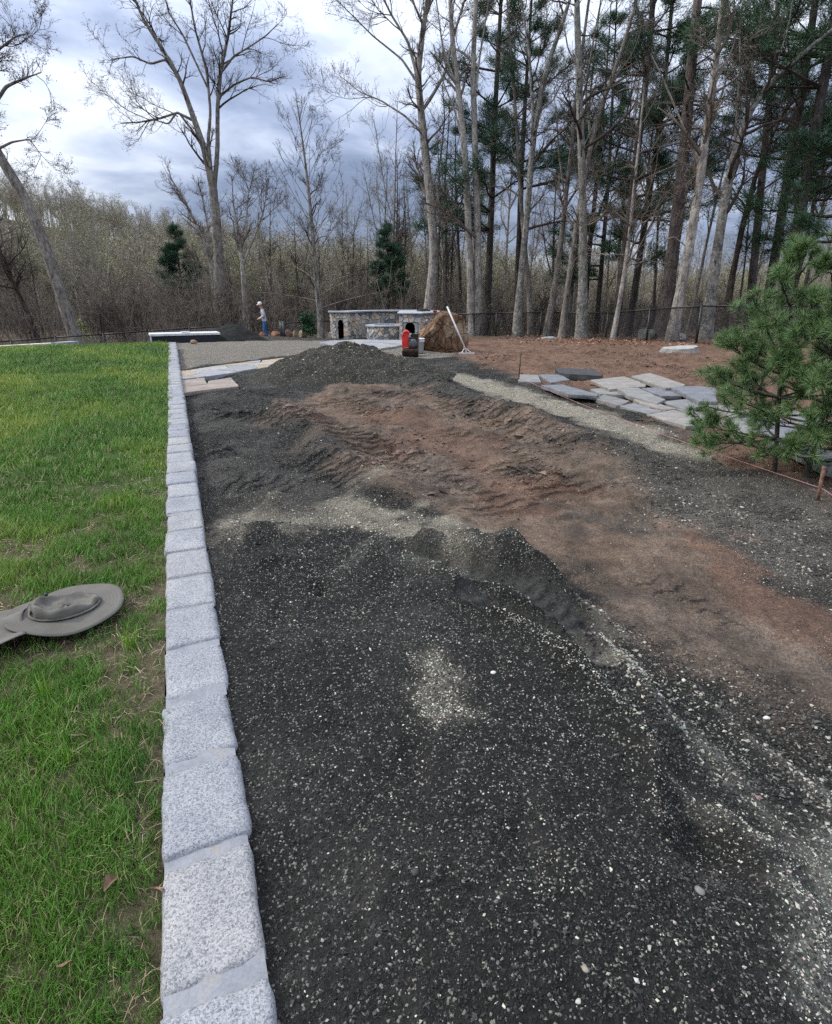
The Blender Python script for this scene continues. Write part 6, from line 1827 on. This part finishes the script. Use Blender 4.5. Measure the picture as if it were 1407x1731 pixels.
MB_ = dict(bpale=(m_bpale, m_twig), bgrey=(m_bgrey, m_twig), blich=(m_blich, m_twigd), bdark=(m_bdark, m_twigd))
for i, (nm, lab, sts, f, mn, mk, n) in enumerate(TREES):
    tree(nm, lab, 'tree', [stem(q, f) for q in sts], mn, *MB_[mk], 60 + i, n, 11, dict(t0=.30, a1=(35, 70), l1=(.12, .32), up=.06, rmin=.011), k=36)

# ---- evergreens
def tufts_geo(tips, dirs, r, per, ln, wd, dr=.25):
    """needle bunches: per thin leaves fanning out from each tip"""
    n = len(tips)
    T = np.repeat(tips, per, 0); D = np.repeat(dirs, per, 0)
    v = D * .7 + r.normal(0, .55, (n * per, 3)) * [1, 1, .55]; v[:, 2] += dr * .6; v /= np.linalg.norm(v, axis=1, keepdims=True)
    L = ln * r.uniform(.6, 1.2, n * per)[:, None]
    s = np.cross(v, r.normal(0, 1, (n * per, 3))); s /= np.linalg.norm(s, axis=1, keepdims=True) + 1e-9
    b = T + r.normal(0, ln * .45, T.shape) * [1, 1, .6]
    V = np.stack([b - s * wd, b + s * wd, b + v * L], 1).reshape(-1, 3)
    return V, np.arange(len(V)).reshape(-1, 3)
def pine_meshes(H, seed, z0, nwh, L0, shape, ntip, per=9, ln=.20, wd=.014, gaps=.25, rad=.2):
    """straight conifer standing at the origin: trunk, limbs, needle bunches"""
    r = np.random.default_rng(seed)
    tp = np.array([[0, 0, -.6], [0, 0, 0], [r.normal(0, .15), r.normal(0, .15), H * .5], [r.normal(0, .2), r.normal(0, .2), H]])
    Q, Rr = resample(tp, [rad * 1.3, rad, rad * .62, .03], 26)
    tr = trunk_mesh([(tp, np.array([rad * 1.3, rad, rad * .62, .03]))], 10, 26, seed)
    P, Rl = [], []
    for w_ in range(nwh):
        u = (w_ + r.uniform(0, .8)) / nwh; z = z0 + (H - z0 - .3) * u
        c = np.array([np.interp(z, Q[:, 2], Q[:, 0]), np.interp(z, Q[:, 2], Q[:, 1]), z])
        for b in range(r.integers(3, 6)):
            if r.uniform() < gaps: continue
            a = r.uniform(0, 6.28); L = L0 * shape(u) * r.uniform(.6, 1.15)
            el = r.uniform(-.05, .3) + .5 * u
            h_ = np.array([math.cos(a), math.sin(a), 0])
            pts = [c + h_ * L * s_ * math.cos(el) + np.array([0, 0, L * (s_ * math.sin(el) + .10 * s_ * s_)]) + r.normal(0, .03 * L * s_, 3) for s_ in np.linspace(0, 1, 6)]
            P.append(pts); Rl.append(np.linspace(.022 + .012 * L, .008, 6))
    P = np.array(P); Rl = np.array(Rl)
    G = Geo(); G.add(*tubes(P, Rl, 4))
    B2, R2 = spawn(P, Rl, max(40, ntip // 5), r, .30, 1, (25, 55), (.2, .42), .5, 4, .1, .15, .007)
    G.add(*tubes(B2, R2, 3))
    A = np.concatenate([B2]); t_ = r.uniform(.25, 1.0, ntip); i = r.integers(0, len(A), ntip)
    x = t_ * 3; i0 = np.minimum(x.astype(int), 2); fr = (x - i0)[:, None]
    tips = A[i, i0] * (1 - fr) + A[i, i0 + 1] * fr; d = A[i, i0 + 1] - A[i, i0]; d /= np.linalg.norm(d, axis=1, keepdims=True) + 1e-9
    V, T = tufts_geo(tips + r.normal(0, .03, tips.shape), d, r, per, ln, wd)
    return tr.mesh('trunk', True), G.mesh('limbs'), mesh_np('foliage', V, None, T)
def place_pine(name, label, ms, loc, rz, sc, mt, mn, group=None, tilt=(0, 0)):
    o = empty(name, loc, label, 'pine tree', group, rz); o.scale = (sc if isinstance(sc, tuple) else (sc,) * 3); o.rotation_euler = (tilt[0], tilt[1], rz)
    obj('trunk', ms[0], mt, o); tag(obj('limbs', ms[1], m_twigd, o), kind='stuff'); q = obj('foliage', ms[2], mn, o); tag(q, kind='stuff')
    return o
wp = lambda u: (1 - u) ** .55 * (.55 + .45 * math.sin(u * 9 + 1) ** 2)
PM = [pine_meshes(21, 1, 5.0, 22, 4.2, wp, 4200, 11, .28, .010, .34, .20), pine_meshes(22, 2, 8.0, 18, 4.6, wp, 3800, 11, .28, .010, .40, .22), pine_meshes(19, 3, 3.5, 20, 3.8, wp, 4000, 11, .27, .010, .30, .17)]
PINES = [  # foot x px, top x px, f, scale, kind, label
 (823, 841, 33, 1.0, 0, 'dark pine directly right of the twin pale trunks'), (872, 888, 37, .92, 1, 'pine with dark clumped crown behind the lichened fork tree'),
 (1040, 1092, 29, 1.0, 0, 'pine with leaning trunk between the mottled and the pale leaning trunks'), (1062, 1115, 32, 1.05, 2, 'bushy pine behind the dead twig tree'),
 (1008, 1035, 35, .85, 2, 'lower dense pine right behind the mottled trunk'), (1290, 1362, 27, 1.05, 0, 'pine with dark trunk left of the right edge'),
 (1318, 1400, 24, 1.0, 1, 'big pine near the right edge whose boughs fill the corner'), (1400, 1470, 23, 1.0, 2, 'pine at the right edge behind the sapling'),
 (1265, 1310, 34, 1.05, 1, 'far pine between the bent tree and the right corner')]
for i, (bx, tx, f, sc, k_, lab) in enumerate(PINES):
    B = at_f(bx, 562, f); B[2] = ground_z(B[0], B[1]) - .05
    h_ = 20 * sc; e = at_f(tx, 100, f) - at_f(bx, 562, f)
    lean = (e @ RT) / e[2]
    vert = ((bx - CX) * .0 )
    ax = FW
    o = place_pine('white_pine', lab, PM[k_], B, 0, sc, m_bpine, m_needle if i % 2 else m_needle2, 'tall pines in the woods on the right')
    o.rotation_euler = Matrix.Rotation(math.atan(lean), 4, Vector(ax)).to_euler() if False else (Matrix.Rotation(math.atan(lean), 4, Vector((FW[0], FW[1], 0))) @ Matrix.Rotation(i * 1.9, 4, 'Z')).to_euler()
# the big reddish pine trunk
f = 25.5
P_, R_s = stem([(1118, 575, 27), (1128, 500, 23), (1137, 430, 21.5), (1150, 330, 20), (1160, 220, 18), (1170, 100, 16), (1184, -40, 13)], f)
r = np.random.default_rng(8)
o = empty('red_pine', P_[0], 'stout reddish brown pine trunk behind the pale leaning trunk', 'pine tree')
q = obj('trunk', trunk_mesh([flare(P_, R_s)], 14, 40, 8).mesh('trunk', True), bark('reddish_pine_bark', (.055, .045, .041), (.165, .135, .118), 16), o); q.location = tuple(-P_[0])
B1, R1 = spawn(P_[None], R_s[None], 26, r, .45, 1, (60, 95), (.1, .25), .25, 6, .02, .12, .014)
G = Geo(); G.add(*tubes(B1, R1, 4)); B2, R2 = spawn(B1, R1, 140, r, .2, 1, (30, 60), (.3, .5), .5, 4, .05, .2, .008); G.add(*tubes(B2, R2, 3))
q = obj('limbs', G.mesh('limbs'), m_twigd, o); q.location = tuple(-P_[0])
# two small conifers in the middle distance
def spruce_shape(u): return (1 - u) ** .9 * .95 + .05
SM = pine_meshes(7.0, 5, 1.8, 16, 1.55, lambda u: min(1, .5 + 2.5 * u) * (1 - u) ** .8 + .06, 3600, 11, .22, .010, .08, .12)
for (bx, by_t, f, hm, lab) in [(655, 372, 40, 7.0, 'dense dark conifer standing alone left of the tall trunk'), (318, 374, 46, 7.0, 'small blue green conifer at the left of the great forked tree')]:
    B = at_f(bx, 560, f); B[2] = ground_z(B[0], B[1]); top = at_f(bx - 8, by_t, f)[2]; s_ = (top - B[2]) / hm
    place_pine('small_conifer', lab, SM, B, bx * .1, (s_ * 1.1, s_ * 1.1, s_), m_bdark, m_needle2 if bx > 400 else m_needle)
# evergreen and yellow shrubs by the fence
for (px, f, h_, lab, ml, cat) in [(519, 28.3, 1.25, 'small dark green shrub among the rocks by the fence', m_needle, 'shrub'), (140, 30.5, 2.0, 'shrub with yellow spring leaves at the foot of the leaning tree', m_spring, 'shrub')]:
    B = at_f(px, 572, f); r = np.random.default_rng(int(px))
    B[2] = ground_z(B[0], B[1]) - .12
    P = np.stack([[np.zeros(3), np.zeros(3)]] * 1)
    st_ = [(np.array([[0, 0, 0], [.1 * q_, .05 * q_, h_ * .4], [.25 * math.cos(q_ * 1.3), .25 * math.sin(q_ * 1.3), h_ * .9]]), np.array([.02, .012, .006])) for q_ in range(5)]
    o = empty('shrub', B, lab, cat)
    G, tips = crown(st_, r, 20, 80, 300, 500, 1.0, dict(t0=.1, rmin=.005)); obj('stems', G.mesh('stems'), m_twigd, o)
    V, F = leaves_at(tips, 2200 if px > 300 else 420, r, .05, .07); q = obj('foliage', mesh_np('foliage', V, F), ml, o); tag(q, kind='stuff')

# ---- woods: background trees, each one an object, a few kinds shared
def bg_kind(seed, H, n, leaf, rad, t0, lean=.05, l1=(.14, .34), fork=True):
    r = np.random.default_rng(seed)
    x = np.cumsum(r.normal(0, lean, (7, 2)), 0) * H * .12
    P = np.column_stack([x - x[0], np.linspace(0, H, 7)]); R = np.linspace(rad, .02, 7) ** 1.0
    st_ = [(P, R)]
    if fork:
        i = r.integers(2, 4); a = r.uniform(0, 6.28); h_ = np.array([math.cos(a), math.sin(a), 0])
        st_.append((np.array([P[i], P[i] + h_ * H * .06 + [0, 0, H * .12], P[i] + h_ * H * .11 + [0, 0, H * .3], P[i] + h_ * H * .15 + [0, 0, H * .45]]), np.linspace(R[i] * .7, .02, 4)))
    tr = trunk_mesh([flare(*st_[0])] + st_[1:], 8, 18, seed).mesh('trunk', True)
    G, tips = crown(st_, r, *n, H * .8, dict(t0=t0, a1=(30, 65), l1=l1, up=.10, rmin=.012))
    cr = G.mesh('crown')
    lf = None
    if leaf:
        V, F = leaves_at(tips, leaf[0], r, leaf[1], .10); lf = mesh_np('foliage', V, F)
    return tr, cr, lf
BK = [bg_kind(100 + i, 16, (18, 90, 420, 1500), (900, .045) if i in (1, 3, 4) else None, .14 + .02 * (i % 3), .25 + .05 * (i % 3)) for i in range(6)]
rb = np.random.default_rng(500)
mats_bg = [(m_bgrey, m_twig), (m_bgrey, m_twig), (m_bdark, m_twigd), (m_bpale, m_twigp), (m_bgrey, m_twig), (m_bdark, m_twigd)]
protos = []
lbl = {'r': 'slim bare tree among many in the deep woods on the right', 'l': 'thin bare tree among many in the thicket below the wooded hill', 'm': 'thin bare tree among many behind the stone counter'}
def proto(k_, kind):
    o = empty('woodland_tree', (0, 0, 0), lbl[kind], 'tree', {'r': 'trees of the deep woods', 'l': 'trees of the thicket below the hill', 'm': 'trees behind the stone counter'}[kind])
    tr, cr, lf = BK[k_]
    obj('trunk', tr, mats_bg[k_][0], o); obj('crown', cr, mats_bg[k_][1], o)
    if lf is not None:
        q = obj('foliage', lf, m_spring if k_ in (1, 3) else m_tanleaf, o); tag(q, kind='stuff')
    return o
PR = {}
cnt = {'l': 0, 'm': 0, 'r': 0}
def put(kind, px, f, H):
    k_ = int(rb.integers(0, 6))
    B = at_f(px, 560, f); B[2] = float(terrain_z(B[0:1], B[1:2])[0])
    B[2] = ground_z(B[0], B[1])
    s = H / 16.0; w_ = s * rb.uniform(.75, 1.1)
    tl = (rb.normal(0, .045), rb.normal(0, .045))
    key = (kind, k_)
    if key not in PR:
        o = PR[key] = proto(k_, kind); o.location = tuple(B); o.rotation_euler = (*tl, rb.uniform(0, 6.28)); o.scale = (w_, w_, s)
    else:
        copy_thing(PR[key], B, rb.uniform(0, 6.28), (w_, w_, s), tl)
    cnt[kind] += 1
for i in range(58):
    f = 34 + 40 * rb.uniform() ** 1.2; put('r', rb.uniform(745, 1500), f, rb.uniform(9, 17) * (1 if f < 50 else .75))
for i in range(50):
    f = 38 + 40 * rb.uniform(); px = rb.uniform(560, 800); put('m', px, f, rb.uniform(6, 9) if px < 640 else rb.uniform(8, 14))
for i in range(95):
    px = rb.uniform(-60, 600); f = 36 + 50 * rb.uniform(); put('l', px, f, rb.uniform(3.5, 7) + (3.5 if rb.uniform() < .22 else 0))

# ---- far wooded hillside and undergrowth: one mass
def low_tree(seed, H, leafn, lm):
    r = np.random.default_rng(seed)
    P = np.array([[0, 0, -.5], [r.normal(0, .2), r.normal(0, .2), H * .5], [r.normal(0, .4), r.normal(0, .4), H]])
    G = Geo(); K_, Rr = resample(P, [.16, .10, .02], 7); G.add(*tubes(K_[None], Rr[None], 5))
    B1, R1 = spawn(K_[None], Rr[None], 14, r, .25, 1, (25, 55), (.25, .45), .6, 5, .15, .15, .03); G.add(*tubes(B1, R1, 3))
    B2, R2 = spawn(B1, R1, 90, r, .2, 1, (25, 55), (.3, .6), .6, 2, .15, .15, .018); v, t = cones(B2, R2[:, 0]); G.add(v, None, t)
    B3, R3 = spawn(B2, R2, 420, r, .1, 1, (20, 60), (.4, .8), .7, 2, .1, .15, .014); v, t = cones(B3, R3[:, 0]); G.add(v, None, t)
    nq = sum(len(q) for q in G.Q); nt_ = sum(len(q) for q in G.T)
    tips = B3[:, 1]
    me1 = G
    V, F = leaves_at(tips, int(leafn * 1.4), r, .11, .3) if leafn else (np.zeros((0, 3)), np.zeros((0, 4), int))
    nq0 = nq
    if leafn: G.add(V, F)
    Vv = np.concatenate(G.V); Qq = np.concatenate(G.Q); Tt = np.concatenate(G.T)
    mi = np.concatenate([np.zeros(nq0), np.ones(len(Qq) - nq0), np.zeros(len(Tt))])
    me = mesh_np('far_tree', Vv, Qq, Tt, matidx=mi)
    me.materials.append(m_twigp); me.materials.append(lm)
    return me
LT = [low_tree(1, 12, 120, m_tanleaf), low_tree(2, 13, 420, m_tanleaf), low_tree(3, 11, 620, m_spring), low_tree(4, 13, 300, m_tanleaf), low_tree(5, 12, 300, m_spring), low_tree(6, 12, 160, m_bud)]
n = 3600
ff = 80 + 150 * rb.uniform(0, 1, n) ** 1.3; ll = rb.uniform(-1.05, .95, n) * ff
W = FW[None] * ff[:, None] + RT[None] * ll[:, None]
W[:, 2] = terrain_z(W[:, 0], W[:, 1])
keep = (ll < ff * .15) | (rb.uniform(0, 1, n) < .45); W = W[keep]; n = len(W); ff = ff[keep]; ll = ll[keep]
pick = rb.choice(6, n, p=[.26, .22, .12, .16, .10, .14])
o = scatter('far_woods', W, np.stack([rb.normal(0, .06, n), rb.normal(0, .06, n), rb.uniform(0, 6.28, n)], 1), rb.uniform(.65, 1.1, n) * np.where(ll > 0, .85, 1.0), pick, LT)
tag(o, 'far wooded hillside of bare and budding trees', 'woods', None, 'stuff')
# undergrowth: thin saplings and brush that darkens the foot of the woods
def brush(seed, H):
    r = np.random.default_rng(seed); G = Geo()
    st_ = []
    for q in range(7):
        b = np.array([r.normal(0, .5), r.normal(0, .5), -.1]); d = np.array([r.normal(0, .25), r.normal(0, .25), 1.0])
        st_.append([b, b + d * H * .4 + r.normal(0, .06, 3), b + d * H * .75 + r.normal(0, .12, 3), b + d * H + r.normal(0, .25, 3)])
    P = np.array(st_); R = np.tile(np.array([[.022, .017, .012, .006]]), (7, 1)); G.add(*tubes(P, R, 4))
    B1, R1 = spawn(P, R, 60, r, .15, 1, (30, 75), (.15, .35), .6, 4, .05, .2, .007); G.add(*tubes(B1, R1, 3))
    B2, R2 = spawn(B1, R1, 320, r, .1, 1, (25, 65), (.3, .7), .6, 2, .05, .2, .006); v, t = cones(B2, R2[:, 0]); G.add(v, None, t)
    me = G.mesh('brush'); me.materials.append(m_twigd if seed == 1 else m_twig); return me
BR = [brush(1, 2.2), brush(2, 2.8), brush(3, 1.7), brush(4, 3.2)]
n = 1250
ff = 33 + 50 * rb.uniform(0, 1, n) ** 1.1; ll = rb.uniform(-.95, .85, n) * ff
W = FW[None] * ff[:, None] + RT[None] * ll[:, None]
ok = ~((W[:, 0] > -.5) & (W[:, 1] < 28.8)); W = W[ok]; n = len(W)
W[:, 2] = terrain_z(W[:, 0], W[:, 1])
o = scatter('undergrowth', W, np.stack([rb.normal(0, .1, n), rb.normal(0, .1, n), rb.uniform(0, 6.28, n)], 1), rb.uniform(.6, 1.3, n), rb.integers(0, 4, n), BR)
tag(o, 'tangled brush and thin saplings on the woodland floor', 'undergrowth', None, 'stuff')

# leaf litter on the bank and under the trees
r = np.random.default_rng(90)
n = 9000
ff = r.uniform(17.5, 34, n); ll = r.uniform(-.1, .8, n) * ff
W = FW[None] * ff[:, None] + RT[None] * ll[:, None]
Fb = bed_fields(W[:, 0], W[:, 1]); ok = (r.uniform(0, 1, n) < Fb['litter'] * .9 + Fb['forest'] * .3 + .03) & (W[:, 0] > 0) & (W[:, 1] < 28.5); W = W[ok]
W[:, 2] = bed_z(W[:, 0], W[:, 1]) + .015
n = len(W); a = r.uniform(0, 6.28, n); s = r.uniform(.03, .075, n)
u_ = np.stack([np.cos(a), np.sin(a), r.normal(0, .35, n)], 1); v_ = np.stack([-np.sin(a), np.cos(a), r.normal(0, .35, n)], 1)
V = np.stack([W - u_ * s[:, None], W + v_ * s[:, None] * .5 + [0, 0, .01], W + u_ * s[:, None], W - v_ * s[:, None] * .5 + [0, 0, .015]], 1).reshape(-1, 3)
o = obj('leaf_litter', mesh_np('leaf_litter', V, np.arange(n * 4).reshape(-1, 4)), leafmat('litter_leaves', (.16, .085, .05), (.36, .22, .14))); tag(o, 'fallen brown leaves along the fence and under the trees', 'leaves', None, 'stuff')

# ================================================================== pine sapling in the right foreground
m_sn, t, p = material('sapling_needles', .5, .35)
pos = wcoord(t); rn = t.n('ShaderNodeAttribute', attribute_name='rnd').outputs['Fac']
c = t.ramp(rn, [(0.0, (.040, .095, .040)), (.5, (.100, .180, .062)), (.85, (.19, .275, .092)), (1.0, (.31, .36, .15))])
c = t.mix(1.0, c, t.ramp(t.noise(pos, 3.0, 3), [(.3, .8), (.7, 1.2)]), 'MULTIPLY'); t.l(c, p.inputs['Base Color'])
m_sbark = plain('sapling_bark', (.045, .045, .032), .85, .2, 0, .3, 30, .5)
m_bud2 = plain('sapling_buds', (.42, .34, .17), .7)
def sapling(name, label, base_px, f, top_px, rad, seed, whorls):
    r = np.random.default_rng(seed)
    B = on_bed(*base_px); f = B @ FW
    tops = [at_f(a, b, f + df) for a, b, df in top_px]
    P = np.array([B - [0, 0, .1], B] + tops); R = np.linspace(rad, .007, len(P)); R[0] = rad * 1.2
    Q, Rr = resample(P, R, 40)
    o = empty(name, B, label, 'sapling')
    q = obj('trunk', trunk_mesh([(P, R)], 10, 40, seed).mesh('trunk', True), m_sbark, o); q.location = tuple(-B)
    limbs, LR = [], []
    for (u, cnt_, L, el) in whorls:
        c = Q[int(u * 39)]; a0 = r.uniform(0, 6.28)
        for b in range(cnt_):
            a = a0 + b * 2 * math.pi / cnt_ + r.uniform(-.25, .25); h_ = np.array([math.cos(a), math.sin(a), 0]); l_ = L * .92 * r.uniform(.8, 1.15); e_ = el + r.uniform(-.12, .12)
            limbs.append([c + h_ * l_ * s_ * math.cos(e_) + np.array([0, 0, l_ * (s_ * math.sin(e_) + .18 * s_ * s_)]) + r.normal(0, .012 * s_, 3) for s_ in np.linspace(0, 1, 7)]); LR.append(np.linspace(.010, .0035, 7))
    limbs = np.array(limbs); LR = np.array(LR)
    B2, R2 = spawn(limbs, LR, len(limbs) * 6, r, .28, .95, (30, 55), (.28, .5), .6, 4, .22, .12, .003)
    B3, R3 = spawn(B2, R2, len(B2) // 2, r, .3, .9, (30, 55), (.35, .6), .6, 4, .2, .12, .0025)
    G = Geo(); G.add(*tubes(limbs, LR, 6)); G.add(*tubes(B2, R2, 4)); G.add(*tubes(B3, R3, 3))
    q = obj('branches', G.mesh('branches', True), m_sbark, o); q.location = tuple(-B)
    shoots = [x_[-4:] for x_ in limbs] + list(B2) + list(B3) + [Q[-6:-2], Q[-4:]]
    NV, RN, BV = [], [], Geo()
    for s_ in shoots:
        s_ = np.asarray(s_); d = s_[-1] - s_[-2]; d /= np.linalg.norm(d) + 1e-9
        per = 140
        tt = np.concatenate([r.uniform(.30, 1, 65), np.full(per - 65, 1.0)]) * (len(s_) - 1)
        i0 = np.minimum(tt.astype(int), len(s_) - 2); fr = (tt - i0)[:, None]
        b = s_[i0] * (1 - fr) + s_[i0 + 1] * fr
        loc_d = s_[i0 + 1] - s_[i0]; loc_d /= np.linalg.norm(loc_d, axis=1, keepdims=True) + 1e-9
        rv = r.normal(0, 1, (per, 3)); side = rv - (rv * loc_d).sum(1, keepdims=True) * loc_d; side /= np.linalg.norm(side, axis=1, keepdims=True) + 1e-9
        an = np.radians(np.concatenate([r.uniform(25, 60, 65), r.uniform(15, 80, per - 65)]))[:, None]
        v = loc_d * np.cos(an) + side * np.sin(an); L = r.uniform(.055, .105, per)[:, None]
        e = b + v * L; e[:, 2] -= .010 * r.uniform(0, 1, per)
        w_ = np.cross(v, r.normal(0, 1, (per, 3))); w_ /= np.linalg.norm(w_, axis=1, keepdims=True) + 1e-9
        wd = .0017
        m_ = b + v * L * .5 + r.normal(0, .002, (per, 3)); m_[:, 2] += .002
        NV.append(np.stack([b - w_ * wd, b + w_ * wd, e], 1))
        RN.append(np.repeat(np.clip(r.normal(.42, .22, per) + .12 * (tt > len(s_) - 1.01), 0, 1), 3))
        BV.tube([s_[-1] - d * .004, s_[-1] + d * .010, s_[-1] + d * .020], [.0035, .0045, .001], 5, False)
    NV = np.concatenate(NV); k_ = np.arange(len(NV)) * 3
    me = mesh_np('needles', NV.reshape(-1, 3), None, np.stack([k_, k_ + 1, k_ + 2], -1), attrs={'rnd': np.concatenate(RN)})
    q = obj('needles', me, m_sn, o); q.location = tuple(-B); tag(q, kind='stuff')
    q = obj('buds', BV.mesh('buds', True), m_bud2, o); q.location = tuple(-B); tag(q, kind='stuff')
    return o
sapling('pine_sapling', 'young white pine sapling with straight trunk by the pink string', (1311, 792), 4.8, [(1316, 700, .05), (1322, 600, .1), (1335, 520, .15), (1357, 420, .2)], .024, 5,
        [(.17, 4, .55, -.18), (.23, 6, .70, -.08), (.31, 6, .76, .02), (.40, 6, .70, .15), (.49, 6, .60, .30), (.58, 5, .50, .45), (.68, 4, .38, .60), (.78, 3, .28, .8), (.88, 3, .20, .95), (.96, 3, .13, 1.05)])
sapling('pine_sapling', 'taller pine sapling with leaning trunk at the right edge', (1362, 806), 4.6, [(1385, 730, .0), (1405, 640, .0), (1420, 540, .05), (1428, 450, .1), (1434, 385, .1)], .026, 6,
        [(.20, 4, .5, -.1), (.28, 5, .62, .0), (.37, 6, .62, .12), (.46, 6, .56, .25), (.56, 5, .48, .4), (.66, 4, .38, .6), (.77, 3, .28, .8), (.88, 3, .2, .95), (.96, 3, .13, 1.05)])
